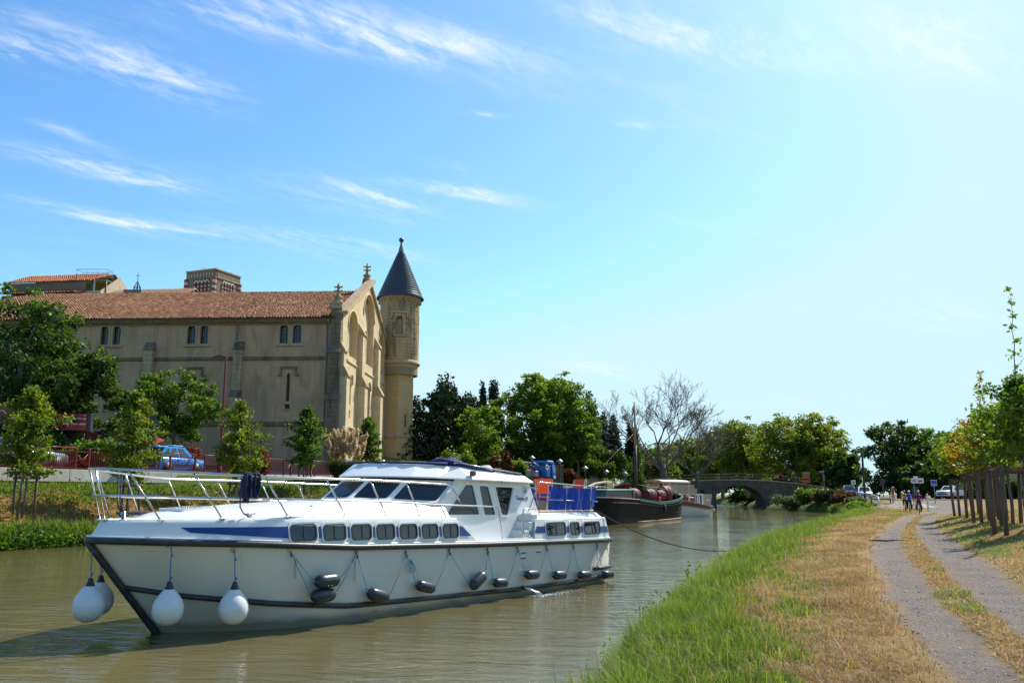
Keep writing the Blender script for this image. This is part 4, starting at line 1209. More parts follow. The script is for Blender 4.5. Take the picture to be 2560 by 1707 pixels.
# corner pier
cp = MB().prism([(-.02, 19.3), (-.5, 19.3), (-.5, 19.5), (-.02, 19.95)], -.95, .25, 'x').build('corner_pier', 'trim_stone', CEL)
block_stack(cp, -.82, .16, -.40, .5, 15.75, 19.3, .45, 'x', 31)
MB().prism([(0.02, 15.1), (-.85, 15.1), (-.85, 15.2), (-.38, 15.76), (0.02, 15.76)], -.95, .22, 'x').build('weathering', 'weathered_trim', cp)
block_stack(cp, -.86, .18, -.72, .5, 11.4, 15.1, .46, 'x', 32)
MB().prism([(0.02, 10.8), (-1.05, 10.8), (-1.05, 10.9), (-.70, 11.41), (0.02, 11.41)], -1.0, .24, 'x').build('weathering', 'weathered_trim', cp)
block_stack(cp, -.9, .2, -.95, .5, ZB+1.5, 10.8, .47, 'x', 33)
for x in (-0.62, -9.62):
    MB().tube([(x-.55 if x > -1 else x, -.10, 18.2), (x-.55 if x > -1 else x, -.10, 16.4 if x < -1 else 9.0)], .06, 8).build('downpipe', 'zinc', LW)
# roof
rz0, rz1, ry = 18.42, 23.75, 12.2
sl = (rz1-rz0)/(ry+.55)
m = MB()
m.add([(-43, -.55, rz0-.06), (-.4, -.55, rz0-.06), (-.4, ry, rz1-.06), (-37, ry, rz1-.06), (-43, 24.9, rz0-.06), (-.4, 24.9, rz0-.06)], [(0, 1, 2, 3), (3, 2, 5, 4), (0, 3, 4)])
RF = m.build('roof', 'mortar', CEL)
slen = math.hypot(ry+.55, rz1-rz0); uy = np.array((0, (ry+.55)/slen, (rz1-rz0)/slen))
V, F, tn = tile_field((-42.9, -.62, rz0), (1, 0, 0), uy, 158, 36, .27, slen/36, .125, 3, keep=lambda X, Y: X > (Y/slen*5.9))
np_obj('roof_tiles', V, F, 'old_tile', RF, tn, kind='stuff')
V, F, tn = tile_field((-37, ry, rz1-.02), (0.0, -1.0, 0), (1, 0, 0), 1, 92, .3, .4, .15, 4)
np_obj('ridge_tiles', V, F, 'old_tile', RF, tn, kind='stuff')
# eave cornice of stepped tile ends
m = MB(); m.box(-42.9, -.9, -.42, .02, 18.12, 18.35); m.box(-42.9, -.9, -.25, .02, 17.92, 18.12)
EV = m.build('eave_cornice', 'mortar', CEL)
for rr, yy, zz_ in ((0, -.30, 17.93), (1, -.47, 18.14)):
    V, F, tn = tile_field((-42.8, yy, zz_), (1, 0, 0), (0, 1, 0), 155, 1, .27, .25, .10, 9+rr)
    np_obj('eave_tiles', V, F, 'old_tile', EV, tn, kind='stuff')
# gable wall
def arch(y0, y1, z0, zs, n=12, rise=None):
    c_ = (y0+y1)/2; r = (y1-y0)/2; rise = rise or r
    return [(y0, z0), (y1, z0)]+[(c_+r*math.cos(math.pi*i/n), zs+rise*math.sin(math.pi*i/n)) for i in range(n+1)]
GA = [arch(3.2, 7.2, 15.6, 18.1), arch(9.9, 15.3, 15.9, 20.7), arch(17.8, 21.9, 15.9, 18.4)]
GB = [arch(10.7, 12.25, 9.2, 13.2), arch(12.75, 14.3, 9.2, 13.2)]
GS = [[(4.3, 10.9), (5.2, 10.9), (5.2, 13.5), (4.3, 13.5)], [(19.4, 10.9), (20.3, 10.9), (20.3, 13.5), (19.4, 13.5)], [(4.4, 9.6), (5.1, 9.6), (5.1, 10.4), (4.4, 10.4)], [(19.5, 9.6), (20.2, 9.6), (20.2, 10.4), (19.5, 10.4)]]
GW = plate(MB(), [(-.02, ZB), (24.4, ZB), (24.4, 18.9), (12.2, 24.75), (-.02, 18.9)], GA+GB+GS, gw, -.62, 0.0).build('gable_wall', 'gable_stone', CEL)
for i, g_ in enumerate(GA):
    ys = [p[0] for p in g_]; c_ = (min(ys)+max(ys))/2
    w1 = .62
    if i == 1: hol = [arch(11.0, 12.35, 16.9, 18.9), arch(12.85, 14.2, 16.9, 18.9), [(12.25, 21.2), (12.95, 21.2), (12.95, 22.5), (12.25, 22.5)]]
    else: hol = [arch(c_-w1, c_+w1, 16.4, 18.4)]
    bk = plate(MB(), [(min(ys)-.1, 15.3), (max(ys)+.1, 15.3), (max(ys)+.1, max(p[1] for p in g_)+.1), (min(ys)-.1, max(p[1] for p in g_)+.1)], hol, gw, -.9, -.60).build('recess_panel', 'gable_stone', GW)
    for hl in hol:
        yy = [p[0] for p in hl]; zz_ = [p[1] for p in hl]
        blind = i != 1 or min(zz_) > 20
        patch(MB(), [(min(yy)-.05, min(zz_)-.05), (max(yy)+.05, min(zz_)-.05), (max(yy)+.05, max(zz_)+.05), (min(yy)-.05, max(zz_)+.05)], gw, -.93, -.90 if not blind else -.80).build('pane' if not blind else 'blind_panel', 'old_window' if not blind else 'gable_stone', bk)
    # splayed sill, hood arch
    MB().prism([(-.62, 15.45), (.12, 15.05), (.12, 14.9), (-.62, 14.9)], min(ys)-.15, max(ys)+.15, 'y', Matrix.Identity(4)).build('splayed_sill', 'gable_stone', GW)
    zt_a = [p for p in g_[2:]]
    MB().tube([(0.03, a, b_) for a, b_ in [(c_+(a-c_)*1.06, b_+.1) for a, b_ in zt_a]], .09, 6).build('hood_arch', 'gable_stone', GW)
    if i == 1:
        col_ = MB().lathe([(.16, 16.9), (.16, 17.0), (.11, 17.08), (.11, 18.65), (.2, 18.85), (.2, 18.95)], 12, (-.55, 12.6, 0)).build('column', 'gable_stone', bk)
        for q in (11.68, 13.52):
            MB().tube([(-.52, q+.8*math.cos(math.pi*k/10), 18.95+.85*math.sin(math.pi*k/10)) for k in range(11)], .10, 6).build('hood_arch', 'gable_stone', bk)
for g_ in GB:
    ys = [p[0] for p in g_]
    patch(MB(), [(min(ys)-.05, 9.1), (max(ys)+.05, 9.1), (max(ys)+.05, 14.1), (min(ys)-.05, 14.1)], gw, -.55, -.50).build('tall_window', 'old_window', GW)
    c_ = sum((min(ys), max(ys)))/2
    MB().tube([(0.04, c_+.92*math.cos(math.pi*k/10), 13.3+.92*math.sin(math.pi*k/10)) for k in range(11)], .1, 6).build('hood_arch', 'gable_stone', GW)
MB().lathe([(.16, 9.2), (.16, 9.4), (.1, 9.5), (.1, 12.9), (.2, 13.15), (.2, 13.3)], 12, (-.1, 12.5, 0)).build('column', 'gable_stone', GW)
for g_ in GS:
    patch(MB(), [(g_[0][0]-.05, g_[0][1]-.05), (g_[1][0]+.05, g_[0][1]-.05), (g_[1][0]+.05, g_[2][1]+.05), (g_[0][0]-.05, g_[2][1]+.05)], gw, -.35, -.30).build('blind_panel', 'gable_stone', GW)
    if g_[2][1] > 12:
        y0, y1 = g_[0][0], g_[1][0]
        m = MB().box(-.02, .16, y0-.45, y1+.45, 13.75, 13.95); m.box(-.02, .16, y0-.45, y0-.25, 12.9, 13.75); m.box(-.02, .16, y1+.25, y1+.45, 12.9, 13.75)
        m.build('hood_mould', 'gable_stone', GW)
for y0, y1, zt in ((-.3, .95, 16.3), (7.65, 9.05, 19.3), (15.85, 17.2, 19.3), (23.0, 24.2, 16.5)):
    b1 = MB().prism([(-.02, 13.9), (.5, 13.9), (.5, zt-.9), (-.02, zt)], y0+.1, y1-.1, 'y', Matrix.Identity(4)).build('gable_buttress', 'gable_stone', GW)
    MB().prism([(.02, zt+.15), (.62, zt-.85), (.62, zt-1.0), (.02, zt-1.0)], y0+.02, y1-.02, 'y').build('weathering', 'trim_stone', b1)
    MB().prism([(-.02, ZB), (.85, ZB), (.85, 13.2), (.5, 13.9), (-.02, 13.9)], y0, y1, 'y').build('lower_shaft', 'gable_stone', b1)
    MB().prism([(.02, 13.98), (.55, 13.98), (.98, 13.2), (.98, 13.02), (.02, 13.02)], y0-.08, y1+.08, 'y').build('weathering', 'trim_stone', b1)
for a, b_ in ((.98, 7.6), (9.1, 15.8), (17.25, 22.95)):
    MB().prism([(-.02, 8.45), (.12, 8.55), (.2, 8.65), (.2, 8.75), (-.02, 8.95)], a, b_, 'y').build('string_course', 'trim_stone', GW)
# coping and finials
for sg in (-1, 1):
    a = Vector((0, 12.2, 24.75)); b_ = Vector((0, 12.2+sg*12.5, 18.76)); d_ = (b_-a)
    M = Matrix.Translation(a) @ (d_.to_track_quat('Y', 'Z').to_matrix().to_4x4())
    MB().cbox((-.25, d_.length/2, .16), (1.05, d_.length, .34), M, ch=.05).build('gable_coping', 'trim_stone', GW)
def finial(p, s, name='finial'):
    prof = [(.55, 0), (.55, .25), (.38, .32), (.38, .55), (.5, .6), (.5, .7), (.2, 1.0), (.16, 1.25), (.3, 1.35), (.16, 1.48), (.13, 1.75), (.22, 1.85), (.12, 2.0), (.05, 2.3), (0, 2.35)]
    m = MB().lathe([(a*s, b_*s) for a, b_ in prof], 10, p)
    for z in (1.36, 1.80):
        for k in range(4):
            q = k*math.pi/2
            m.tube([(p[0], p[1], p[2]+z*s), (p[0]+.42*s*math.cos(q), p[1]+.42*s*math.sin(q), p[2]+(z+.04)*s), (p[0]+.46*s*math.cos(q), p[1]+.46*s*math.sin(q), p[2]+(z+.2)*s)], [.08*s, .1*s, .03*s], 6)
    m.build(name, 'trim_stone', CEL)
finial((-.25, 12.2, 24.95), .85); finial((-.33, .25, 19.9), .85)
MB().cbox((-.33, .2, 19.85), (1.1, 1.1, .3), ch=.06).build('finial_base', 'trim_stone', CEL)

# ------------------------------------------------------------------ tower
TC = (1.3, 24.2)
bx_, by_ = CEL.matrix_basis @ Vector((TC[0], TC[1], 0)) if False else (None, None), None
c25, s25 = math.cos(R(-2.5)), math.sin(R(-2.5))
tx, ty = -15.9+TC[0]*c25-TC[1]*s25, 80+TC[0]*s25+TC[1]*c25
TOW = thing('stair_tower', 'round stone stair tower with dark slate cone roof at the gable corner', 'tower', (tx, ty, 0), 0)
FA = math.atan2(-ty, -tx)                      # towards the canal
m = MB().lathe([(2.28, 16.2), (2.28, 25.5)], 40); core = m.build('drum', 'mortar', TOW)
def curved_block(r0, r1, da, h):
    m = MB(); n = 4; v = []
    for rr, zc in ((r0, .0), (r1-.014, 0), (r1, .014), (r1, h-.014), (r1-.014, h), (r0, h)):
        v.append([(rr*math.cos(q), rr*math.sin(q), zc) for q in [(-da/2+da*i/n) for i in range(n+1)]])
    m.loft(v, False, closed=False, cap0=False); 
    k = n+1
    m.f += [(0, k, 2*k, 3*k, 4*k, 5*k), tuple((n, k+n, 2*k+n, 3*k+n, 4*k+n, 5*k+n)[::-1])]; m.sm += [False, False]
    return m.mesh('stone_block', 'tower_ashlar')
ch_ = 0.37; ncr = 20; nb = 18; da = 2*math.pi/nb
bms = [curved_block(2.2, 2.36+d_, da-.006, ch_-.012) for d_ in (-.012, 0, .01)]
back = MB(); g = random.Random(4)
wz0, wz1 = 20.75, 23.15
for k in range(ncr):
    for j in range(nb):
        a = FA+(j+.5*(k % 2))*da
        df = (a-FA+math.pi) % (2*math.pi)-math.pi
        z = 17.95+k*ch_
        if abs(df) < .30 and z+ch_ > wz0+.1 and z < wz1-.1: continue
        me = g.choice(bms)
        if abs(df) < 1.75: inst('stone_block', me, TOW, (0, 0, z), (0, 0, a))
        else:
            M = Matrix.Translation((0, 0, z)) @ Matrix.Rotation(a, 4, 'Z')
            back.add([M @ v.co for v in me.vertices], [tuple(p.vertices) for p in me.polygons])
back.build('far_side_blocks', 'tower_ashlar', TOW, kind='stuff')
# tower window
WM = Matrix.Rotation(FA, 4, 'Z')
fm = lambda a, b_, off: WM @ Vector((2.2+off, a, b_))
W_ = plate(MB(), [(-.72, wz0-.15), (.72, wz0-.15), (.72, wz1+.2), (-.72, wz1+.2)], [[(-.42, wz0+.1), (.42, wz0+.1), (.42, wz1-.35), (.3, wz1-.35), (.3, wz1-.08), (-.3, wz1-.08), (-.3, wz1-.35), (-.42, wz1-.35)]], fm, -.1, .19).build('window', 'tower_ashlar', TOW)
patch(MB(), [(-.45, wz0), (.45, wz0), (.45, wz1), (-.45, wz1)], fm, .02, .04).build('pane', 'old_window', W_)
patch(MB(), [(-.42, wz1-.45), (.42, wz1-.45), (.42, wz1-.1), (-.42, wz1-.1)], fm, .05, .09).build('shutter', 'rust_shutter', W_)
m = MB(); patch(m, [(-1.0, wz1+.3), (1.0, wz1+.3), (1.0, wz1+.5), (-1.0, wz1+.5)], fm, -.3, .30)
for sg in (-1, 1): patch(m, [(sg*1.0, wz1-.35), (sg*.82, wz1-.35), (sg*.82, wz1+.3), (sg*1.0, wz1+.3)], fm, -.3, .26)
m.build('hood_mould', 'trim_stone', W_)
patch(MB(), [(-.6, wz0-.05), (.6, wz0-.05), (.6, wz0+.1), (-.6, wz0+.1)], fm, 0, .28).build('sill', 'trim_stone', W_)
# cornice, corbels, roof
MB().lathe([(2.3, 25.28), (2.5, 25.32), (2.55, 25.45), (2.55, 25.6), (2.3, 25.62)], 40).build('cornice', 'trim_stone', TOW)
for k in range(22):
    a = FA+2*math.pi*k/22
    inst('corbel', bpy.data.meshes.get('corbel_m') or MB().cbox((2.45, 0, 25.1), (.3, .26, .36), ch=.05).mesh('corbel_m', 'trim_stone'), TOW, (0, 0, 0), (0, 0, a))
CONE = MB().lathe([(2.86, 25.52), (2.90, 25.6), (2.62, 26.0), (2.36, 26.6), (.3, 31.55), (.24, 31.75)], 44).build('cone_roof', 'slate', TOW)
for i, z in enumerate(np.arange(26.0, 31.4, .30)):
    r_ = float(np.interp(z, [26.0, 26.6, 31.55], [2.62, 2.36, .3]))
    MB().lathe([(r_+.022, z), (r_+.0, z+.17)], 44).build('slate_course', 'slate', CONE)
MB().lathe([(.36, 31.5), (.30, 31.8), (.13, 32.4), (.12, 32.6)], 14).build('lead_cap', 'lead', TOW)
MB().lathe([(0, 32.5), (.10, 32.55), (.12, 32.7), (.27, 32.82), (.31, 33.0), (.27, 33.18), (.1, 33.28), (0, 33.3)], 14).build('ball_finial', 'slate', TOW)
# hexagonal lower stage, stepped corbel rings
def hexa(r, rot): return [(r*math.cos(rot+k*math.pi/3), r*math.sin(rot+k*math.pi/3)) for k in range(6)]
MB().prism(hexa(1.96, FA), ZB, 16.6, 'z').build('lower_stage', 'mortar', TOW)
g = random.Random(12); m = MB()
for f_ in range(6):
    p0 = Vector(hexa(2.03, FA)[f_]); p1 = Vector(hexa(2.03, FA)[(f_+1) % 6]); d_ = p1-p0
    M = Matrix.Translation((p0.x, p0.y, 0)) @ Matrix.Rotation(math.atan2(d_.y, d_.x), 4, 'Z')
    z = 9.3; k = 0
    while z < 16.5:
        h = .40; cuts = [0, .33, .67, 1] if k % 2 else [0, .5, 1]
        for a, b_ in zip(cuts[:-1], cuts[1:]):
            m.cbox((d_.length*(a+b_)/2, .06+g.uniform(-.008, .008), z+h/2), (d_.length*(b_-a)-.008, .12, h-.008), M, ch=.008)
        z += h; k += 1
m.build('ashlar_facing', 'tower_base_stone', TOW, kind='stuff')
for z, r_ in ((16.45, 2.08), (16.78, 2.18), (17.1, 2.30)):
    MB().lathe([(1.7, z), (r_-.05, z), (r_, z+.08), (r_, z+.25), (1.7, z+.3)], 36).build('corbel_ring', 'tower_base_stone', TOW)
MB().lathe([(2.2, 17.42), (2.5, 17.46), (2.56, 17.6), (2.40, 17.95), (2.2, 17.97)], 40).build('collar', 'trim_stone', TOW)
MB().prism(hexa(2.12, FA), ZB, 9.0, 'z').build('plinth', 'tower_base_stone', TOW)
h0, h1, h2 = hexa(2.28, FA), hexa(2.28, FA), hexa(2.04, FA)
MB().loft([[(a, b_, 8.85) for a, b_ in h0], [(a, b_, 9.02) for a, b_ in h1], [(a, b_, 9.36) for a, b_ in h2]], False, True).build('plinth_moulding', 'trim_stone', TOW)
# slits on the right-hand face
p0 = Vector(hexa(2.04, FA)[0]); p1 = Vector(hexa(2.04, FA)[1]); d_ = p1-p0
M = Matrix.Translation((p0.x, p0.y, 0)) @ Matrix.Rotation(math.atan2(d_.y, d_.x), 4, 'Z')
for z0, z1 in ((10.1, 11.6), (5.4, 6.6)):
    q = .15 if z0 < 9 else 0.02
    fmx = lambda a, b_, off: M @ Vector((a, -off, b_))
    s_ = plate(MB(), [(d_.length*.5-.28, z0-.15), (d_.length*.5+.28, z0-.15), (d_.length*.5+.28, z1+.15), (d_.length*.5-.28, z1+.15)], [[(d_.length*.5-.13, z0), (d_.length*.5+.13, z0), (d_.length*.5+.13, z1), (d_.length*.5-.13, z1)]], fmx, -.05, .02+q).build('slit_window', 'tower_base_stone', TOW)
    patch(MB(), [(d_.length*.5-.14, z0), (d_.length*.5+.14, z0), (d_.length*.5+.14, z1), (d_.length*.5-.14, z1)], fmx, -.04+q*.7, -.01+q*.7).build('pane', 'old_window', s_)
m = MB().cbox((d_.length*.05, -.35, 6.9), (.3, .45, .25), M, ch=.04); m.cbox((d_.length*.05, -.1, 6.95), (.08, .3, .08), M); m.build('floodlight', 'black_gloss', TOW)

# ------------------------------------------------------------------ things on the hill behind
mat('render_beige', (0.52, 0.42, 0.30), 0.9, c2=(0.42, 0.33, 0.23), scale=.8, spots=(1.5, .6, .8, (.3, .24, .17)))
mat('render_brown', (0.22, 0.17, 0.13), 0.9, c2=(0.17, 0.13, 0.10), scale=.8)
BT = thing('bell_tower', 'square brown tower with red and white striped arcades above the roof', 'tower', (-39.8, 115, 0), R(-22))
# local: front face along -x (left) at y=0, right face along +y at x=0
a_ = 5.0
fo = [(-3.55, 28.55), (-.95, 28.55), (-.95, 30.95), (-3.55, 30.95)]
BW = plate(MB(), [(-a_, 6), (0, 6), (0, 32.1), (-a_, 32.1)], [fo], lambda x, z, off: (x, -off, z), -.4, 0).build('wall', 'render_brown', BT)
fo2 = [(1.35, 28.55), (3.75, 28.55), (3.75, 30.95), (1.35, 30.95)]
BW2 = plate(MB(), [(.002, 6), (a_, 6), (a_, 32.1), (.002, 32.1)], [fo2], lambda y, z, off: (off, y, z), -.4, 0).build('wall', 'render_brown', BT)
m = MB().box(-a_, -.4, a_-.3, a_, 6, 32.0); m.build('wall', 'render_brown', BT)
m = MB().box(-a_, -a_+.3, .4, a_-.3, 6, 32.0); m.build('wall', 'render_brown', BT)
MB().box(-a_-.08, .1, -.1, a_+.08, 32.1, 32.28).build('parapet_cap', 'trim_stone', BT)
MB().box(-a_+.2, -.3, .3, a_-.2, 31.2, 31.4).build('flat_roof', 'mortar', BT)
m = MB().box(-4.9, -.45, .45, .5, 28, 31); m.box(-.5, -.45, .5, 4.5, 28, 31); m.build('belfry_shadow_wall', 'render_brown', BT)
def striped(parent, p, r, z0, z1, n):
    c_ = MB().lathe([(r, z0), (r, z1)], 10, (p[0], p[1], 0)).build('column', 'white_band', parent)
    h = (z1-z0)/n
    for k in range(0, n, 2): MB().lathe([(r*.6, z0+k*h), (r+.015, z0+k*h), (r+.015, z0+(k+1)*h), (r*.6, z0+(k+1)*h)], 10, (p[0], p[1], 0)).build('red_band', 'red_brick_band', c_)
for k in range(5): striped(BW, (-3.5+.62*k, -.02), .13, 28.55, 30.35, 7)
for k in range(4):
    MB().tube([(-3.5+.62*k+.31+.31*math.cos(math.pi*i/8), -.05, 30.35+.42*math.sin(math.pi*i/8)) for i in range(9)], .1, 6).build('small_arch', 'white_band', BW)
for k in range(5): striped(BW2, (.02, 1.40+.57*k), .13, 28.55, 30.35, 7)
for k in range(4):
    MB().tube([(.05, 1.40+.57*k+.285+.285*math.cos(math.pi*i/8), 30.35+.42*math.sin(math.pi*i/8)) for i in range(9)], .1, 6).build('small_arch', 'white_band', BW2)
for x, y in ((-.12, -.06), (-a_+.1, -.06), (0.0, a_-.1)): striped(BT, (x, y), .28, 27.6, 31.1, 9)
m = MB()
for k in range(9): m.box(-4.6+.5*k, -4.5+.5*k, -.03, .02, 31.35, 31.8)
m.build('parapet_slots', 'white_band', BW)
MB().box(-.03, .12, .3, a_+.1, 31.05, 31.2).build('ledge', 'trim_stone', BW2)
m = MB().tube([(-3.0, 1, 31.3), (-3.0, 1, 33.0)], .03, 5); m.tube([(-3.5, 1, 32.8), (-2.5, 1, 32.8)], .02, 5); m.tube([(-3.3, 1, 32.6), (-2.7, 1, 32.6)], .02, 5); m.build('aerial', 'zinc', BT)
# ivory house with stepped roofs and service platform
HS = thing('hill_house', 'beige house with two orange tiled roofs rising behind the cellar', 'house', (-50.3, 105, 0), R(-8))
m = MB()
m.add([(0, 0, 6), (0, 0, 26.9), (0, 3.8, 29.5), (0, 9, 26.2), (0, 9, 6)], [(0, 1, 2, 3, 4)])
m.add([(0, 0, 6), (-12, 0, 6), (-12, 0, 26.9), (0, 0, 26.9)], [(0, 1, 2, 3)])
m.build('wall', 'render_beige', HS)
MB().box(-12.2, -2.0, -.05, 0.0, 26.9, 28.1).build('upper_wall', 'render_brown', HS)
m = MB().add([(-12.4, -.25, 28.1), (-1.5, -.25, 28.1), (-.8, 3.9, 29.9), (-12.4, 3.9, 29.9)], [(0, 1, 2, 3)]); m.add([(-.8, 3.9, 29.9), (-12.4, 3.9, 29.9), (-12.4, 9, 26.4), (.2, 9, 26.4)], [(0, 1, 2, 3)]); r1 = m.build('roof', 'mortar', HS)
V, F, tn = tile_field((-12.4, -.3, 28.12), (1, 0, 0), np.array((0, 4.15, 1.8))/4.524, 42, 12, .27, .39, .13, 21); np_obj('roof_tiles', V, F, 'new_tile', r1, tn, kind='stuff')
m = MB().add([(-2.0, -.0, 26.95), (-2.0, 3.8, 28.9), (.25, 3.8, 29.0), (.25, -.3, 26.9)], [(0, 1, 2, 3)])
m = MB().box(-12.0, -2.2, -1.6, -.1, 6, 26.2); m.build('lean_to', 'render_brown', HS)
m = MB().add([(-12.2, -1.8, 26.3), (-1.9, -1.8, 26.3), (-1.9, -.06, 26.95), (-12.2, -.06, 26.95)], [(0, 1, 2, 3)]); r2 = m.build('lower_roof', 'mortar', HS)
V, F, tn = tile_field((-12.2, -1.9, 26.34), (1, 0, 0), np.array((0, 1.75, .65))/1.867, 38, 5, .27, .39, .13, 22); np_obj('roof_tiles', V, F, 'new_tile', r2, tn, kind='stuff')
PF = thing('roof_platform', 'steel service platform with guard rails above the beige house', 'platform', (-50.6, 106.5, 27.0), 0)
MB().box(-3.2, .6, -.8, .8, 1.35, 1.45).build('deck', 'zinc', PF)
for x in (-3.2, -1.9, -.6, .6):
    for y in (-.8, .8): MB().tube([(x, y, 1.4), (x, y, 2.75)], .035, 5).build('post', 'zinc', PF)
for z in (2.05, 2.72):
    for y in (-.8, .8): MB().tube([(-3.2, y, z), (.6, y, z)], .03, 5).build('rail', 'zinc', PF)
    for x in (-3.2, .6): MB().tube([(x, -.8, z), (x, .8, z)], .03, 5).build('rail', 'zinc', PF)
for x in (-1.2, .5): MB().tube([(x, -.6, -.5), (x, -.6, 1.4)], .07, 6).build('leg', 'zinc', PF)
MB().tube([(-.2, -.7, -1.6), (-.9, -.75, -1.5), (-.9, -.75, 1.4)], .13, 8).build('duct', 'white_band', PF)
HR = thing('long_roof', 'low pale tiled roof showing just above the cellar ridge', 'roof', (-40.0, 104, 0), R(-6))
m = MB().box(-10.5, 0, 0, 8, 20, 25.9); m.build('wall', 'render_beige', HR)
m = MB().add([(-10.7, -.3, 25.9), (.3, -.3, 25.9), (-.3, 4, 27.75), (-10.2, 4, 27.65)], [(0, 1, 2, 3)]); r3 = m.build('roof', 'mortar', HR)
V, F, tn = tile_field((-10.6, -.4, 25.95), (1, 0, 0), np.array((0, 4.4, 1.85))/4.773, 40, 12, .27, .38, .13, 23); np_obj('roof_tiles', V, F, 'pale_tile', r3, tn, kind='stuff')
IC = thing('iron_belfry', 'small iron bell cage with a cross behind the roofs', 'belfry', (-46.3, 106, 0), 0)
m = MB().cbox((-.3, 0, 26.0), (2.2, 1.2, 2.2)); m.build('base', 'render_brown', IC)
m = MB()
for k in range(6): 
    q = k*math.pi/3; m.tube([(.45*math.cos(q), .45*math.sin(q), 27.0), (.35*math.cos(q), .35*math.sin(q), 27.6), (0, 0, 28.3)], .05, 5)
for z, r_ in ((27.1, .55), (27.5, .42)): m.tube([(r_*math.cos(i*.52), r_*math.sin(i*.52), z) for i in range(12)], .04, 5, closed=True)
m.build('cage', 'window_bar', IC)
m = MB().tube([(0, 0, 28.2), (0, 0, 29.4)], .035, 5); m.tube([(-.3, 0, 29.0), (.3, 0, 29.0)], .03, 5); m.build('cross', 'window_bar', IC)
# ------------------------------------------------------------------ trees and plants
mat('bark_grey', (0.20, 0.165, 0.125), 0.95, c2=(0.10, 0.08, 0.06), scale=6, bmp=0.7, bscale=14, stretch=(1, 1, .3))
mat('bark_plane', (0.42, 0.37, 0.29), 0.9, c2=(0.24, 0.20, 0.15), scale=3, bmp=0.3, bscale=8)
mat('bark_bare', (0.15, 0.12, 0.095), 0.9, c2=(0.085, 0.068, 0.055), scale=3)
mat('twig_dark', (0.07, 0.055, 0.04), 0.95)
mat('stake_wood', (0.19, 0.125, 0.08), 0.9, c2=(0.085, 0.055, 0.035), scale=7, bmp=0.6, bscale=20, stretch=(1, 1, .15))
leafmat('leaf_dark', (0.022, 0.050, 0.009), (0.078, 0.130, 0.018), .44)
leafmat('leaf_conifer', (0.010, 0.024, 0.010), (0.030, 0.054, 0.017), .12)
leafmat('leaf_mid', (0.036, 0.080, 0.009), (0.125, 0.195, 0.020), .5)
leafmat('leaf_bright', (0.050, 0.105, 0.010), (0.175, 0.235, 0.024), .52)
leafmat('leaf_yellow', (0.065, 0.105, 0.010), (0.19, 0.215, 0.020), .48)
leafmat('leaf_autumn', (0.10, 0.135, 0.010), (0.36, 0.19, 0.02), .5)
leafmat('leaf_plane', (0.062, 0.095, 0.011), (0.21, 0.225, 0.026), .52)
leafmat('leaf_olive', (0.045, 0.055, 0.018), (0.12, 0.105, 0.035), .3)
leafmat('leaf_red', (0.10, 0.022, 0.010), (0.30, 0.062, 0.014), .3, tcol=(1.5, 1.0, .6))
leafmat('leaf_rust', (0.060, 0.022, 0.010), (0.16, 0.055, 0.018), .25, tcol=(1.4, 1.0, .6))
leafmat('leaf_grey', (0.060, 0.085, 0.030), (0.16, 0.18, 0.075), .3)
leafmat('plume', (0.56, 0.43, 0.26), (0.80, 0.68, 0.47), .4, tcol=(1.15, 1.0, .8))

def leaf_quads(P, size, g, flat=0.0, aspect=1.7, droop=0.0):
    """one kinked leaf (quad) at each point"""
    n = len(P)
    d = g.normal(size=(n, 3)); d[:, 2] = d[:, 2]*(1-flat)-droop; d /= np.linalg.norm(d, axis=1)[:, None]
    u = np.cross(d, g.normal(size=(n, 3))); u /= np.linalg.norm(u, axis=1)[:, None]
    s = (np.asarray(size)*g.uniform(.65, 1.25, n))[:, None]
    a = P; b = P+d*s*.55*aspect*.6+u*s*.36; c = P+d*s*aspect*.75; e = P+d*s*.55*aspect*.6-u*s*.36
    V = np.stack([a, b, c, e], 1).reshape(-1, 3)
    F = np.arange(4*n).reshape(n, 4)
    return V, F

def blob_points(blobs, n, g, shell=0.55):
    """points in the outer shell of many clumps; blobs rows: x,y,z,rx,ry,rz"""
    B = np.array(blobs, float)
    vol = (B[:, 3]*B[:, 4]*B[:, 5])**(2/3); k = g.choice(len(B), n, p=vol/vol.sum())
    d = g.normal(size=(n, 3)); d /= np.linalg.norm(d, axis=1)[:, None]
    r = (shell+(1-shell)*g.random(n)**.6)*g.uniform(.8, 1.12, n)
    r = r*np.where(g.random(n) < .12, g.uniform(1.1, 1.55, n), 1); P = B[k, :3]+d*B[k, 3:6]*r[:, None]
    return P, d, k, r

def crown(blobs, n, size, m, parent, seed, flat=.25, droop=.15, shell=.45, tlow=.0, name='crown', kind=None):
    g = np.random.default_rng(seed)
    P, d, k, r = blob_points(blobs, n, g, shell)
    V, F = leaf_quads(P, size, g, flat, droop=droop)
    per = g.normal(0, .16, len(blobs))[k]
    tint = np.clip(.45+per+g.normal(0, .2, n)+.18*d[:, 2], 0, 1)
    return np_obj(name, V, F, m, parent, tint, kind)

def limb_path(a, b, g, bend=.12, n=5):
    a = Vector(a); b = Vector(b); L = (b-a).length
    off = Vector((g.uniform(-1, 1), g.uniform(-1, 1), g.uniform(-.3, .6)))*L*bend
    return [a+(b-a)*t+off*math.sin(math.pi*t) for t in [i/n for i in range(n+1)]]

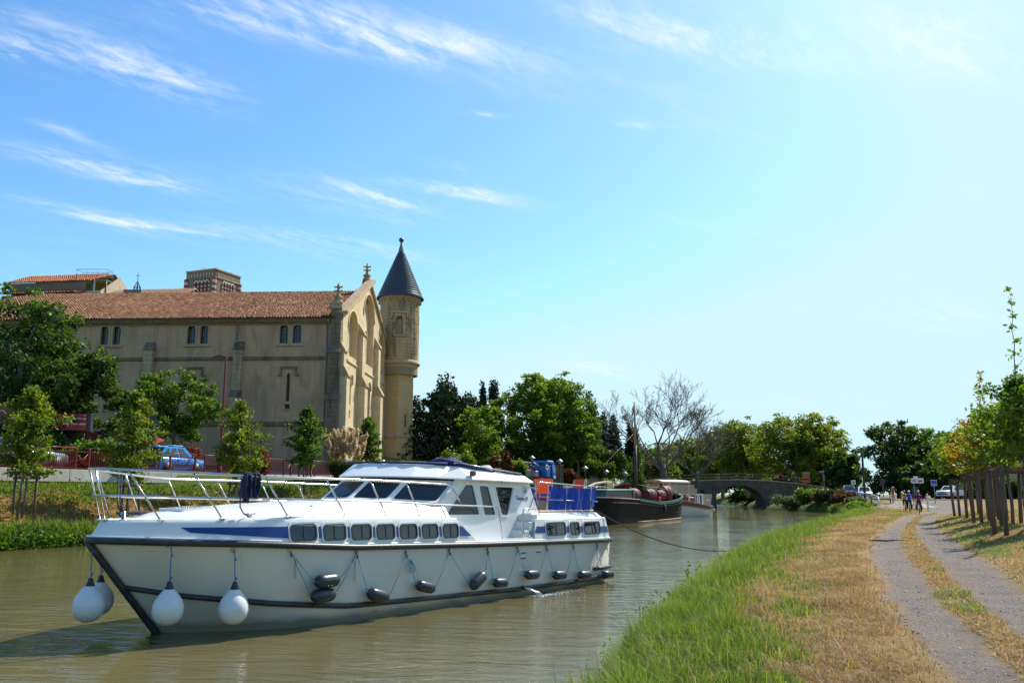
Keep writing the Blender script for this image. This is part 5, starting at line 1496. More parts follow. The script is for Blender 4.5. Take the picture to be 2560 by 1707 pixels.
def round_tree(label, loc, h, rx, ry, m, bark, seed, n=9000, size=.3, nb=38, base=.28, trunk=.22, cat='tree', group=None, name='tree', top=None, lean=(0, 0), jag=.32, shell=.4, forks=7, rz_blob=.75):
    g = random.Random(seed)
    t = thing(name, label, cat, loc, 0, group)
    blobs = []; limbs = []
    for i in range(nb):
        u = (i+.5)/nb; z = base*h+(h-base*h)*(0.06+.88*u)
        prof = math.sin(math.pi*min(1, .16+.80*u))**.62 if top is None else top(u)
        q = i*2.4+g.uniform(-.6, .6); rr = prof*g.uniform(.45, .95)
        s = g.uniform(1-jag, 1+jag)*.24
        bx = min(rx, ry)*s*1.15
        c_ = (lean[0]*u+rx*rr*math.cos(q), lean[1]*u+ry*rr*math.sin(q), z-.05*h*rr); limbs.append(c_)
        blobs.append(c_+(bx*.8, bx*.8, bx*rz_blob*.8))
        for k in range(4):          # sprays reaching out of each clump
            d_ = Vector((math.cos(q)+g.gauss(0, .7), math.sin(q)+g.gauss(0, .7), g.gauss(.25, .55))).normalized()*bx*g.uniform(.8, 1.45)
            w_ = bx*g.uniform(.22, .46)
            blobs.append((c_[0]+d_.x, c_[1]+d_.y, c_[2]+d_.z, w_*1.2, w_*1.2, w_*.7))
    for i in range(nb//4):
        u = g.uniform(.15, .7); blobs.append((g.uniform(-.3, .3)*rx, g.uniform(-.3, .3)*ry, base*h+(h-base*h)*u, rx*.30, ry*.30, (h-base*h)*.18))
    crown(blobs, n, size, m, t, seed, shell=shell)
    tr = MB().tube([(0, 0, -.4), (lean[0]*.1, lean[1]*.1, h*base*.6), (lean[0]*.3, lean[1]*.3, h*(base+.18)), (lean[0]*.6, lean[1]*.6, h*.75)], [trunk*1.25, trunk, trunk*.75, trunk*.2], 9)
    TRK = tr.build('trunk', bark, t)
    for i in range(forks):
        bl = limbs[int((i+.5)*nb/forks)]
        z0 = h*base*g.uniform(.75, 1.5); z0 = min(z0, bl[2]*.9)
        MB().tube(limb_path((lean[0]*.25, lean[1]*.25, z0), bl[:3], g), [trunk*.45*(1-k*.16) for k in range(6)], 6).build('limb', bark, t)
    return t

def conifer(label, loc, h, r, seed, n=7000, size=.3, m='leaf_conifer', pts=1, group=None, sq=.55, cat='tree', name='conifer_tree'):
    """upright dark tree of several spires"""
    g = random.Random(seed); t = thing(name, label, cat, loc, 0, group); blobs = []
    for p in range(pts):
        ox, oy = (0, 0) if p == 0 else (g.uniform(-.75, .75)*r, g.uniform(-.5, .5)*r)
        hp = h if p == 0 else h*g.uniform(.72, .96)
        rp = r if pts == 1 else r*.55
        for i in range(12):
            u = (i+.5)/12; rr = rp*((1-u)**sq)*(.55+.45*min(1, u*5))
            for k in range(3):
                q = g.uniform(0, 6.28)
                blobs.append((ox+rr*.5*math.cos(q), oy+rr*.5*math.sin(q), .04*h+hp*.96*u, rr*.55+.08, rr*.55+.08, hp*.085))
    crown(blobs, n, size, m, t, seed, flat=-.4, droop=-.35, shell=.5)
    MB().tube([(0, 0, -.4), (0, 0, h*.8)], [r*.12+.06, .04], 7).build('trunk', 'bark_grey', t)
    return t

def sapling(label, loc, h, r, seed, m, n=3800, size=.17, stakes=True, gap=.7, group=None, base=.34, lead=0, stake_h=1.6):
    """planted street tree: slim stem, loose tufts, thin leader"""
    g = random.Random(seed); gn = np.random.default_rng(seed); t = thing('young_tree', label, 'tree', loc, 0, group)
    pts = [(0, 0, -.2)]
    for i in range(1, 7): pts.append((g.uniform(-.05, .05)*h*.3, g.uniform(-.05, .05)*h*.3, h*i/6*.97))
    MB().tube(pts, [.07, .06, .052, .042, .03, .02, .008], 7).build('trunk', 'bark_grey', t)
    LP = []; nbr = 64
    for i in range(nbr):
        u = (i+g.random())/nbr; z = h*(base+(.95-base)*u)
        L = r*(math.sin(math.pi*min(1, .26+.70*u))**.9)*(1.08-.35*u)*g.uniform(.45, 1.2)
        q = i*2.39996+g.uniform(-.5, .5); e = Vector((math.cos(q)*L, math.sin(q)*L, L*g.uniform(.15, .75)))
        p0 = Vector((0, 0, z)); pth = [p0+e*t_+Vector((0, 0, -.18*L*t_*t_)) for t_ in (0, .35, .7, 1)]
        if i % 2 == 0: MB().tube(pth, [.016, .012, .008, .004], 4).build('branch', 'bark_grey', t)
        m_ = int(n/nbr*(.5+L/r))
        tt = gn.random(m_)**.7; c_ = np.array([tuple(p0)])+np.outer(tt, np.array(tuple(e)))+np.outer(tt*tt, np.array((0, 0, -.18*L)))
        LP.append(c_+gn.normal(0, 1, (m_, 3))*np.array((.13, .13, .10))*(r*.62)*(.35+.65*tt[:, None]))
    if lead:
        pth = [Vector((g.uniform(-.03, .03)+.02*k, g.uniform(-.03, .03), h*.85+lead*k/8)) for k in range(9)]
        MB().tube(pth, [.022, .02, .018, .016, .014, .012, .009, .006, .004], 5).build('leader', 'bark_grey', t)
        for k in range(1, 9):
            for j in range(4):
                q = g.uniform(0, 6.28); e = Vector((math.cos(q), math.sin(q), g.uniform(.3, 1.2)))*g.uniform(.12, .42)*(1.1-k/9)
                MB().tube([pth[k], pth[k]+e], [.007, .003], 3, caps=False).build('twig', 'bark_grey', t)
                m_ = g.randint(2, 7); tt = gn.random(m_)
                LP.append(np.array([tuple(pth[k])])+np.outer(tt, np.array(tuple(e)))+gn.normal(0, .045, (m_, 3)))
    P_ = np.concatenate(LP); V, F = leaf_quads(P_, size, gn, .1, droop=.1)
    tn = np.clip(.45+.9*(vnoise(P_[:, 0]*2.2+seed, P_[:, 2]*2.2)-.5)+gn.normal(0, .15, len(P_)), 0, 1)
    np_obj('crown', V, F, m, t, tn)
    return t

def bush(label, loc, rx, ry, h, m, seed, n=2500, size=.16, cat='shrub', group=None, nb=14, name='shrub'):
    g = random.Random(seed); t = thing(name, label, cat, loc, 0, group); blobs = []
    for i in range(nb):
        q = g.uniform(0, 6.28); d = g.random()**.5*.8; z = h*(.25+.6*g.random()*(1-.4*d))
        s = g.uniform(.22, .40)
        blobs.append((rx*d*math.cos(q), ry*d*math.sin(q), z, rx*s, ry*s, h*s*.9))
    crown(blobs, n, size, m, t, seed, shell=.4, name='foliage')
    for i in range(5):
        b_ = blobs[i]; MB().tube([(b_[0]*.15, b_[1]*.15, -.15), (b_[0]*.6, b_[1]*.6, b_[2]*.6), b_[:3]], [.03, .02, .01], 5).build('stem', 'twig_dark', t)
    return t

def zl(x, y):
    s, t_ = ST(x, y); return float(h_left(s, tL(s)-t_))
def zr(x, y):
    s, t_ = ST(x, y); return float(h_right(s, t_))

# --- left side
round_tree('large dark broadleaf tree hiding the left end of the cellar', (-33.8, 60, zl(-33.8, 60)), 12.2, 6.0, 4.5, 'leaf_dark', 'bark_grey', 1, n=26000, size=.25, nb=34, base=.12, trunk=.4)
round_tree('dark bushy tree stretching a branch towards the cellar wall', (-29.2, 60, zl(-29.2, 60)), 8.4, 2.5, 2.4, 'leaf_dark', 'bark_grey', 2, n=11000, size=.22, nb=20, base=.30, trunk=.2)
round_tree('spreading round-topped tree standing before the cellar buttresses', (-26.2, 68.5, zl(-26.2, 68.5)), 8.0, 3.2, 3.0, 'leaf_mid', 'bark_grey', 3, n=14000, size=.2, nb=22, base=.33, trunk=.14, shell=.2)
SAP = [(-23.8, 43.5, 7.9, 1.75, 'yellow-green young tree nearest the left edge, in front of the silver car'), (-20.8, 48.6, 8.3, 1.75, 'yellow-green young tree between the silver car and the blue car'), (-17.6, 57.0, 8.7, 1.8, 'yellow-green young tree under the red street lamp'), (-14.9, 64.0, 8.9, 1.5, 'dark green slender young tree left of the round no-parking sign'), (-12.0, 73.5, 8.9, 1.35, 'thin young tree in front of the sunlit gable')]
for i, (x, y, zt, r_, lb) in enumerate(SAP):
    sapling(lb, (x, y, zl(x, y)), zt-zl(x, y), r_, 20+i, 'leaf_yellow' if i < 3 else 'leaf_mid', n=6000, group='young trees along the far bank', base=.30, size=.155)
# hedges before the cellar
hd = [(-31.0, 56.5, 3.2, 1.3, 3.0, 'leaf_dark', 'dark ivy hedge over the red café front'), (-25.8, 55.5, 2.4, 1.0, 2.3, 'leaf_mid', 'leafy hedge below the red awning'), (-37.5, 56, 4.0, 1.4, 4.5, 'leaf_dark', 'tall dark hedge behind the silver car')]
for i, (x, y, a, b_, h, mm, lb) in enumerate(hd): bush(lb, (x, y, zl(x, y)), a, b_, h, mm, 40+i, n=6000, size=.2)
rd = [(-24.4, 66.5, 1.3, 2.6, 'red-leaved shrub behind the roof of the blue car'), (-20.9, 66.0, 1.0, 2.2, 'red-leaved shrub just right of the blue car'), (-18.8, 66.0, 1.0, 2.2, 'rusty red shrub behind the lamp post'), (-26.4, 54, .7, .9, 'low orange-flowering shrub beside the fence gate')]
for i, (x, y, a, h, lb) in enumerate(rd): bush(lb, (x, y, zl(x, y)), a, a, h, 'leaf_red', 50+i, n=1800, size=.16)
# pampas grass
t = thing('pampas_grass', 'tall clump of buff pampas grass plumes before the gable', 'grass', (-13.1, 69.5, zl(-13.1, 69.5)-.2))
g = np.random.default_rng(9); n = 2600
q = g.uniform(0, 6.28, n); r_ = g.random(n)**.7*.5
root = np.stack([r_*np.cos(q), r_*np.sin(q), 0*q], 1); ln = g.uniform(1.4, 2.6, n)[:, None]
out = np.stack([np.cos(q)*g.uniform(.1, .75, n), np.sin(q)*g.uniform(.1, .75, n), np.ones(n)], 1)
p1 = root+out*ln*.6; p2 = root+out*ln*.95+np.stack([np.cos(q)*.5, np.sin(q)*.5, -.45+0*q], 1)
sd = np.stack([-np.sin(q), np.cos(q), 0*q], 1)*.018
V = np.stack([root-sd, root+sd, p1+sd, p1-sd, p1-sd, p1+sd, p2+sd*.2, p2-sd*.2], 1).reshape(-1, 3)
np_obj('blades', V, np.arange(len(V)).reshape(-1, 4), 'leaf_grey', t, np.repeat(g.random(n), 2))
pl = []
for k in range(46):
    q_ = random.uniform(0, 6.28); r1 = random.uniform(.15, 1.5); hh = random.uniform(2.3, 4.0)-.25*r1
    for i in range(6): pl.append((r1*math.cos(q_)*(1+.05*i), r1*math.sin(q_)*(1+.05*i), hh+.13*i, .07+.05*math.sin(i), .07+.05*math.sin(i), .13))
crown(pl, 16000, .16, 'plume', t, 5, flat=-.8, droop=-.6, shell=.1, name='plumes')
# centre group
conifer('broad black-green cypress mass right of the tower', (-8.0, 106, 3.8), 12.4, 5.2, 61, n=26000, size=.36, pts=9, sq=.34)
round_tree('bright green feathery tree between the dark cypresses', (-3.6, 101, 4.0), 8.6, 3.2, 3.0, 'leaf_bright', 'bark_grey', 62, n=10000, size=.26, nb=24, base=.12, trunk=.16, shell=.2)
round_tree('wide dark evergreen filling the cypress mass beside the tower', (-8.3, 108.5, 3.8), 11.4, 5.0, 3.6, 'leaf_conifer', 'bark_grey', 160, n=20000, size=.36, nb=34, base=.05, trunk=.3, shell=.3)
for i, (x, y, a, h, lb) in enumerate([(-3.5, 106, 4.0, 4.0, 'bush added as dark fill for the shade below the bright feathery tree'), (3.0, 108, 4.5, 4.2, 'bush added as dark fill for the shade below the large green tree'), (10.5, 113, 4.5, 4.0, 'bush added as dark fill for the shade right of the large green tree'), (17.5, 130, 6.0, 5.0, 'bush added as dark fill for the shade behind the bare tree')]):
    bush(lb, (x, y, 4.4), a, 1.6, h, 'leaf_dark', 170+i, n=7000, size=.28, nb=26)  # added bushes, dark fill standing in for shade at the tree bases
for i, (x, y, lb) in enumerate([(44.8, 170, 'bush added as tree shade low through the arch, nearest'), (48.3, 180, 'bush added as tree shade low through the arch, middle'), (52.0, 190, 'bush added as tree shade low through the arch, farthest')]):
    bush(lb, (x, y, .3), 3.6, 2.2, 3.2, 'leaf_dark', 175+i, n=3500, size=.34, nb=18)  # added bushes that darken the bright bank in place of tree shade
conifer('narrow pointed cypress, left of the twin pair', (-3.9, 116, 5.0), 11.6, 1.25, 63, n=5200, size=.3, group='cypresses behind the quay')
conifer('narrow blunt cypress, right of the twin pair', (-2.3, 117, 5.0), 12.0, 1.5, 64, n=6000, size=.3, group='cypresses behind the quay', sq=.3)
conifer('slim cypress half hidden by the large green tree', (0.1, 117, 5.0), 9.8, 1.4, 65, n=4000, size=.3, group='cypresses behind the quay')
round_tree('large spreading green tree with airy top above the blue truck', (4.3, 111, 4.6), 12.9, 5.4, 4.8, 'leaf_bright', 'bark_grey', 66, n=32000, size=.30, nb=44, base=.17, trunk=.32, shell=.25, jag=.4)
round_tree('yellow-green tree filling the right flank of the large tree', (8.2, 110, 4.6), 8.6, 2.6, 2.4, 'leaf_bright', 'bark_grey', 67, n=8000, size=.28, nb=20, base=.12, trunk=.18, shell=.3)
conifer('dark holly oak behind the large green tree', (8.0, 119, 5.0), 12.0, 3.6, 68, n=10000, size=.36, pts=4, m='leaf_dark', sq=.35)
conifer('dark pointed cypress group left of the bare tree', (13.0, 127, 5.0), 8.8, 3.0, 69, n=9000, size=.36, pts=4, sq=.6)
conifer('short dark cypress close to the bare tree', (17.0, 128, 5.0), 7.0, 1.8, 70, n=5000, size=.36, pts=2)
for i, (x, y, a, h, mm, lb) in enumerate([(-6.6, 92, 1.7, 2.9, 'leaf_yellow', 'yellow-green shrub at the foot of the tower'), (-4.4, 93, 1.5, 3.2, 'leaf_mid', 'dark green shrub beside the yellow-green one'), (-1.3, 95, 1.2, 3.2, 'leaf_rust', 'brown dried shrub above the wheelhouse roof'), (.6, 97, 1.1, 2.7, 'leaf_bright', 'bright green shrub beside the dried brown one'), (9.5, 112, 2.2, 3.4, 'leaf_mid', 'green shrub spilling over the balustrade wall'), (13.5, 118, 2.6, 3.4, 'leaf_olive', 'olive shrub left of the barge mast'), (6.0, 97, 1.3, 1.5, 'leaf_rust', 'dark red shrub below the sunlit quay wall'), (18.5, 124, 2.8, 3.6, 'leaf_olive', 'olive scrub under the bare tree'), (11.2, 110, 1.5, 2.1, 'leaf_yellow', 'yellow-flowered shrub beside the quay lantern')]):
    bush(lb, (x, y, 3.6 if y < 100 else 4.2), a, a*.8, h, mm, 80+i, n=3600, size=.24)
conifer('tapered dark green potted cypress beside the barge mast', (11.9, 84, 2.3), 4.6, .85, 95, n=4200, size=.14, m='leaf_dark', name='clipped_cypress')

# bare plane tree
def bare_tree(label, loc, h, seed, spread=.55, levels=6, m='bark_bare', leaves=0):
    g = random.Random(seed); t = thing('bare_tree', label, 'tree', loc); paths = []; tips = []
    def grow(p, d, L, r, lv):
        n = 4; pts = [Vector(p)]; dd = Vector(d)
        for i in range(n):
            dd = (dd+Vector((g.gauss(0, .13), g.gauss(0, .13), g.gauss(.045, .08)))).normalized(); pts.append(pts[-1]+dd*L/n)
        paths.append((pts, r, r*.62, lv))
        if lv == 0: tips.append(pts[-1]); return
        k = 2 if lv > 4 else 3
        for i in range(k):
            ax = Vector((g.gauss(0, 1), g.gauss(0, 1), g.gauss(0, .35))).normalized()
            nd_ = (dd+ax*spread*g.uniform(.7, 1.3)).normalized()
            grow(pts[-1] if i < 2 else pts[2], nd_, L*g.uniform(.62, .84), r*.62 if i < 2 else r*.45, lv-1)
    for q, L0, sp in ((0.05, .27, 1.55), (3.1, .25, 1.35), (0.5, .29, .8), (2.6, .28, .7), (4.4, .28, .3), (1.5, .28, .25), (5.6, .24, 1.0)):
        grow((0, 0, h*(.10+.02*sp)), (math.cos(q)*sp, math.sin(q)*sp, 1), h*L0, h*.0135, levels)
    tk = MB().tube([(0, 0, -.5), (.1, 0, h*.08), (0, 0, h*.20)], [h*.042, h*.034, h*.030], 9).build('trunk', m, t)
    big = MB(); tw = MB()
    for pts, r0, r1, lv in paths:
        n = len(pts); rs = [max(.016, r0+(r1-r0)*i/(n-1)) for i in range(n)]
        (big if lv >= 3 else tw).tube(pts, rs, 6 if lv >= 3 else 3, caps=False)
    big.build('limbs', m, t); tw.build('twigs', m, t, kind='stuff')
    return t, tips
bt_, tips = bare_tree('large bare tree with spreading leafless branches above the barge', (19.0, 112, 3.6), 12.4, 5, .60, 6)
gn = np.random.default_rng(4); P = np.array([tuple(p) for p in tips]); P = P[gn.random(len(P)) < .18]
V, F = leaf_quads(P, .16, gn); np_obj('last_leaves', V, F, 'leaf_olive', bt_, gn.random(len(P)), kind='stuff')
bare_tree('smaller half-bare tree leaning behind the canopy boat', (25.5, 123, 3.6), 9.0, 14, .6, 5)

# plane trees beyond the bridge
PLN = [(48.0, 150, 13.6, 6.2, 'nearest and tallest plane tree right behind the bridge'), (53.0, 152, 12.0, 4.8, 'plane tree with golden right edge, beside the utility pole gap'), (43.0, 163, 13.5, 6.0, 'plane tree second in the row behind the bridge'), (42.0, 178, 13.0, 6.0, 'plane tree in the middle of the row, lower in the picture'), (40.5, 195, 12.5, 6.0, 'plane tree towards the far end of the row'), (39.0, 214, 12.0, 6.0, 'small-looking plane tree at the far end of the row'), (35.0, 236, 12.0, 6.5, 'farthest low plane tree above the bridge crest')]
for i, (x, y, h, r_, lb) in enumerate(PLN):
    round_tree(lb, (x, y, 2.0), h, r_, r_, 'leaf_plane', 'bark_plane', 110+i, n=20000 if i < 4 else 9000, size=.36 if i < 4 else .5, nb=44, base=.26, trunk=.32, group='plane trees beyond the bridge', shell=.3)
for i, (x, y, h, r_, mm, lb) in enumerate([(52, 208, 7, 5.0, 'leaf_dark', 'dark tree seen through the bridge arch, left one'), (59, 212, 7, 5.0, 'leaf_rust', 'reddish dark tree seen through the bridge arch'), (66, 214, 7, 5.0, 'leaf_dark', 'dark tree seen through the bridge arch, right one'), (28.5, 175, 6.5, 5.0, 'leaf_plane', 'low green tree above the left bridge ramp'), (33, 190, 7.0, 5.0, 'leaf_mid', 'hazy green tree seen over the bridge crest'), (24, 160, 6.0, 4.0, 'leaf_olive', 'olive tree behind the left bridge wall'), (60, 170, 6.0, 3.0, 'leaf_dark', 'dark small tree in the gap right of the plane trees'), (66, 190, 4.5, 5.0, 'leaf_mid', 'distant pale green hedge beside the road')]):
    round_tree(lb, (x, y, 2.0), h, r_, r_, mm, 'bark_grey', 130+i, n=6000, size=.45, nb=18, base=.12, trunk=.2)
# right-hand dark trees
for i, (x, y, h, rx, ry, lb) in enumerate([(58.0, 134, 12.0, 5.6, 4.5, 'tall dark tree behind the white road sign'), (64.5, 136, 11.2, 4.8, 4.5, 'dark tree behind the white pickup'), (52.5, 140, 7.6, 3.0, 3.0, 'lower dark tree beside the utility pole'), (79.0, 132, 10.0, 4.2, 4.0, 'dark tree behind the wooden stakes'), (60.5, 127, 6.0, 5.0, 3.0, 'low dark bush mass beneath the tall trees')]):
    round_tree(lb, (x, y, 1.3), h, rx, ry, 'leaf_dark' if i != 1 else 'leaf_mid', 'bark_grey', 140+i, n=13000, size=.38, nb=28, base=.08, trunk=.3, shell=.3)
bush('wide dark hedge behind the parked white pickup', (67, 120.5, 1.3), 8, 1.6, 3.4, 'leaf_dark', 150, n=9000, size=.32, nb=26)
# bank shrubs near the bridge
for i, (x, y, a, h, mm, lb) in enumerate([(39.8, 127.5, 2.6, 2.2, 'leaf_grey', 'grey-green reeds and shrub at the bridge foot'), (41.6, 123, 2.4, 2.4, 'leaf_mid', 'green shrub on the bank between bridge and olive shrub'), (42.4, 119.5, 2.2, 2.2, 'leaf_olive', 'olive shrub on the canal corner'), (42.6, 114.5, 1.7, 1.6, 'leaf_rust', 'reddish-brown shrub on the canal corner'), (41.2, 108, 1.7, 1.2, 'leaf_grey', 'pale grasses beside the white railing'), (37.4, 96.5, 2.0, 1.0, 'leaf_bright', 'low green bush at the water before the railing')]):
    bush(lb, (x, y, max(.05, zr(x, y)-.1)), a, a*.8, h, mm, 160+i, n=5000, size=.22)
# --- right row of staked young trees
ROW = [(16.4, 28.5, 5.0, 1.5, 'leaf_bright', 3.5, 'tall green young tree nearest the right edge, with a long leader'), (18.4, 33.0, 4.6, 1.6, 'leaf_yellow', 0.9, 'young yellow-green tree with some orange leaves, second from the right edge'), (20.2, 38.0, 4.6, 1.5, 'leaf_autumn', 2.4, 'young tree with a bare twiggy leader, third along the stakes'), (23.0, 44.0, 4.6, 1.7, 'leaf_yellow', 0.6, 'bright yellow-green young tree above the middle stakes'), (25.6, 50.5, 4.9, 1.7, 'leaf_yellow', .4, 'yellow-green young tree above the far stakes')]
for i, (x, y, h, r_, mm, ld, lb) in enumerate(ROW):
    sapling(lb, (x, y, zr(x, y)), h, r_, 180+i, mm, n=4600, size=.12 if i < 3 else .16, group='staked young trees by the path', base=.42, lead=ld)
# ------------------------------------------------------------------ far quay: kerb, fence, lamp, signs, café
mat('concrete', (0.50, 0.47, 0.42), 0.9, c2=(0.40, 0.37, 0.33), scale=1.5, spots=(4, .6, .75, (.28, .26, .22)), bmp=.3, bscale=20)
mat('asphalt', (0.16, 0.155, 0.155), 0.9, c2=(0.11, 0.105, 0.105), scale=2, bmp=.3, bscale=60)
mat('pale_paving', (0.27, 0.25, 0.23), 0.9, c2=(0.2, 0.185, 0.17), scale=.8, bmp=.2, bscale=40)
mat('red_paint', (0.20, 0.010, 0.014), 0.4, c2=(0.15, 0.009, 0.012), scale=3)
mat('bright_red', (0.42, 0.016, 0.016), 0.5, c2=(0.33, 0.012, 0.014), scale=2)
mat('dark_metal', (0.045, 0.045, 0.05), 0.5, .3)
mat('grey_metal', (0.28, 0.28, 0.28), 0.45, .5)
mat('sign_white', (0.72, 0.72, 0.70), 0.45); mat('sign_blue', (0.015, 0.07, 0.33), 0.4); mat('sign_red', (0.36, 0.012, 0.015), 0.4); mat('sign_orange', (0.62, 0.13, 0.015), 0.5)
mat('quay_stone', (0.50, 0.40, 0.27), 0.92, c2=(0.36, 0.28, 0.19), scale=.7, spots=(1.2, .55, .75, (.22, .18, .12)), bmp=.4, bscale=8)
mat('bridge_stone', (0.165, 0.128, 0.09), 0.95, c2=(0.085, 0.066, 0.048), scale=1.0, spots=(.8, .52, .72, (.05, .045, .035)), bmp=.6, bscale=5)
mat('old_wall', (0.15, 0.14, 0.115), .95, c2=(0.09, 0.085, 0.07), scale=1.2, bmp=.4, bscale=6)
mat('poster', (0.62, 0.62, 0.60), 0.6, c2=(0.45, 0.50, 0.55), scale=6)
TF = -43.8
def fpos(s, t=TF, z=0.0):
    x, y = XY(s, t); return Vector((x, y, z))
FROT = R(67.5)
# road sheet behind the fence
def ribbon(name, pts, half, zf, m, dz=.02, n=6):
    P_ = smooth_path([(x, y, 0) for x, y in pts], n)
    L, Rr = [], []
    for i, p in enumerate(P_):
        t = (P_[min(i+1, len(P_)-1)]-P_[max(i-1, 0)]).normalized(); nn = Vector((-t.y, t.x, 0))
        h = half[0]+(half[1]-half[0])*i/(len(P_)-1) if isinstance(half, tuple) else half
        row = []
        for k in range(5):
            q = p+nn*h*(k/2-1); row.append((q.x, q.y, zf(q.x, q.y)+dz))
        L.append(row)
    o = MB().loft(L, True).build(name, m); return tag(o, kind='structure')
a0, a1 = XY(10, TF-6), XY(72, TF-6)
ribbon('quay_road', [XY(s, TF-4.5) for s in (10, 25, 40, 55, 68)], 4.3, lambda x, y: max(zl(x, y), 3.72), 'pale_paving', .03)
KW = thing('kerb_wall', 'long grey concrete kerb wall under the red fence', 'wall', fpos(20), FROT)
for k in range(24):
    MB().cbox((k*2.0+1.0, 0, 3.50), (1.985, .42, .72), ch=.02).build('kerb_block', 'concrete', KW)
# fence
FN = thing('red_fence', 'dark red metal railing with crossed panels along the far road', 'fence', fpos(22.0, TF, 3.86), FROT)
bar = MB().cbox((0, 0, .58), (.028, .028, .98)).mesh('bar', 'red_paint'); post = MB().cbox((0, 0, .62), (.10, .10, 1.24), ch=.01).mesh('post', 'red_paint')
nmod = 13; ml = 3.3
for k in range(nmod):
    x0 = k*ml
    for x in (x0, x0+.95): inst('post', post, FN, (x, 0, 0))
    MB().tube([(x0+.05, 0, .12), (x0+.9, 0, .98)], .028, 5).build('cross_brace', 'red_paint', FN)
    MB().tube([(x0+.05, .03, .98), (x0+.9, .03, .12)], .028, 5).build('cross_brace', 'red_paint', FN)
    MB().cbox((x0+.475, 0, 1.05), (.85, .05, .06)).build('panel_rail', 'red_paint', FN)
    MB().cbox((x0+.475, 0, .09), (.85, .05, .05)).build('panel_rail', 'red_paint', FN)
    for j in range(17): inst('bar', bar, FN, (x0+.95+.10+j*.135, 0, 0))
    MB().cbox((x0+.95+1.175, 0, 1.06), (2.25, .045, .05)).build('top_rail', 'red_paint', FN)
    MB().cbox((x0+.95+1.175, 0, .11), (2.25, .045, .05)).build('bottom_rail', 'red_paint', FN)
    MB().tube([(x0, 0, 1.27), (x0+ml, 0, 1.27)], .030, 6).build('hand_rail', 'red_paint', FN)
# red street lamp
lp = thing('street_lamp', 'tall dark red street lamp with a flat leaning head', 'street lamp', (-19.9, 60.5, 3.7), 0)
MB().lathe([(.16, 0), (.16, .5), (.10, .6), (.085, 4), (.06, 8.0)], 10).build('pole', 'red_paint', lp)
m = MB().loft([[(.05, -.1, 8.0), (.05, .1, 8.0), (.05, .06, 8.12), (.05, -.06, 8.12)], [(-.45, -.17, 8.06), (-.45, .17, 8.06), (-.45, .1, 8.25), (-.45, -.1, 8.25)], [(-.85, -.14, 8.02), (-.85, .14, 8.02), (-.85, .08, 8.13), (-.85, -.08, 8.13)], [(-1.05, -.04, 7.97), (-1.05, .04, 7.97), (-1.05, .03, 8.0), (-1.05, -.03, 8.0)]], False, True, True, True)
m.build('lamp_head', 'red_paint', lp); MB().cbox((-.5, 0, 8.03), (.5, .2, .03)).build('lens', 'grey_metal', lp)
# banner post
bp_ = thing('banner_post', 'dark banner panel on a post behind the blue car', 'sign', (-24.6, 58.5, 3.7), R(5))
MB().cbox((.0, 0, 1.9), (.10, .10, 3.8)).build('post', 'dark_metal', bp_); MB().cbox((.50, 0, 3.35), (.82, .05, 2.0)).build('panel', 'dark_metal', bp_)
MB().cbox((.33, -.04, 3.55), (.40, .02, .38)).build('orange_square', 'sign_orange', bp_); MB().cbox((.16, -.04, 3.05), (.26, .02, .42)).build('notice', 'poster', bp_)
# round sign by the gable
ns = thing('no_parking_sign', 'round blue no-parking sign with red rim and cross before the gable', 'sign', (-14.1, 74.5, 3.6), R(10))
MB().tube([(0, .03, 0), (0, .03, 3.9)], .04, 7).build('pole', 'grey_metal', ns)
disc = lambda r, y0, y1: MB().prism([(r*math.cos(q), 3.45+r*math.sin(q)) for q in [2*math.pi*i/28 for i in range(28)]], y0, y1, 'y')
disc(.36, -.03, 0).build('rim', 'sign_red', ns); disc(.28, -.036, -.02).build('face', 'sign_blue', ns)
for a in (45, -45):
    M = Matrix.Translation((0, -.04, 3.45)) @ Matrix.Rotation(R(a), 4, 'Y'); MB().cbox((0, 0, 0), (.56, .008, .075), M).build('cross_bar', 'sign_red', ns)
MB().cbox((.12, -.02, 2.92), (.22, .02, .16)).build('sub_plate', 'sign_blue', ns)
# red café: front, boards, awning
CF = thing('red_cafe', 'low dark red café front with posters, half hidden by ivy', 'building', (-31.2, 58.0, 3.9), R(2))
MB().cbox((-4, 1.5, 1.3), (13.5, 2.6, 2.6)).build('wall', 'red_paint', CF)
MB().cbox((-4, 1.4, 2.7), (13.9, 3.2, .2)).build('flat_roof', 'dark_metal', CF)
for x, w_ in ((-3.2, .7), (-1.85, .85), (-.35, .55), (.35, .45), (-5.2, .8)): MB().cbox((x, .17, 1.35), (w_, .03, 1.2)).build('poster', 'poster', CF)
SB = thing('red_sign_board', 'bright red sign board with pale lettering above the ivy', 'sign', (-28.3, 57.5, 5.9), R(-4))
MB().cbox((-.5, 0, 1.15), (2.2, .12, 1.05)).build('board', 'bright_red', SB); MB().cbox((.75, .12, 1.15), (.22, .35, 1.15)).build('side_panel', 'dark_metal', SB)
for i, (x0, w_, z) in enumerate(((-1.2, .5, 1.36), (-.6, .8, 1.38), (.3, .25, 1.36), (-1.15, .6, 1.05), (-.45, .45, 1.04), (.1, .45, 1.02))):
    MB().cbox((x0+w_/2, -.065, z), (w_, .012, .09)).build('lettering', 'poster', SB)
for x in (-1.2, .4): MB().tube([(x, .06, -2.0), (x, .06, .7)], .05, 6).build('leg', 'dark_metal', SB)
SB2 = thing('red_sign_board', 'dark red café board at the very left edge with a looped pale letter', 'sign', (-33.2, 57.0, 6.6), R(-4))
MB().cbox((-.6, 0, .7), (3.6, .12, 1.5)).build('board', 'red_paint', SB2)
MB().tube([(.2+.28*math.cos(q), -.09, .75+.42*math.sin(q)) for q in [.6+i*.35 for i in range(15)]], .04, 5).build('lettering', 'poster', SB2)
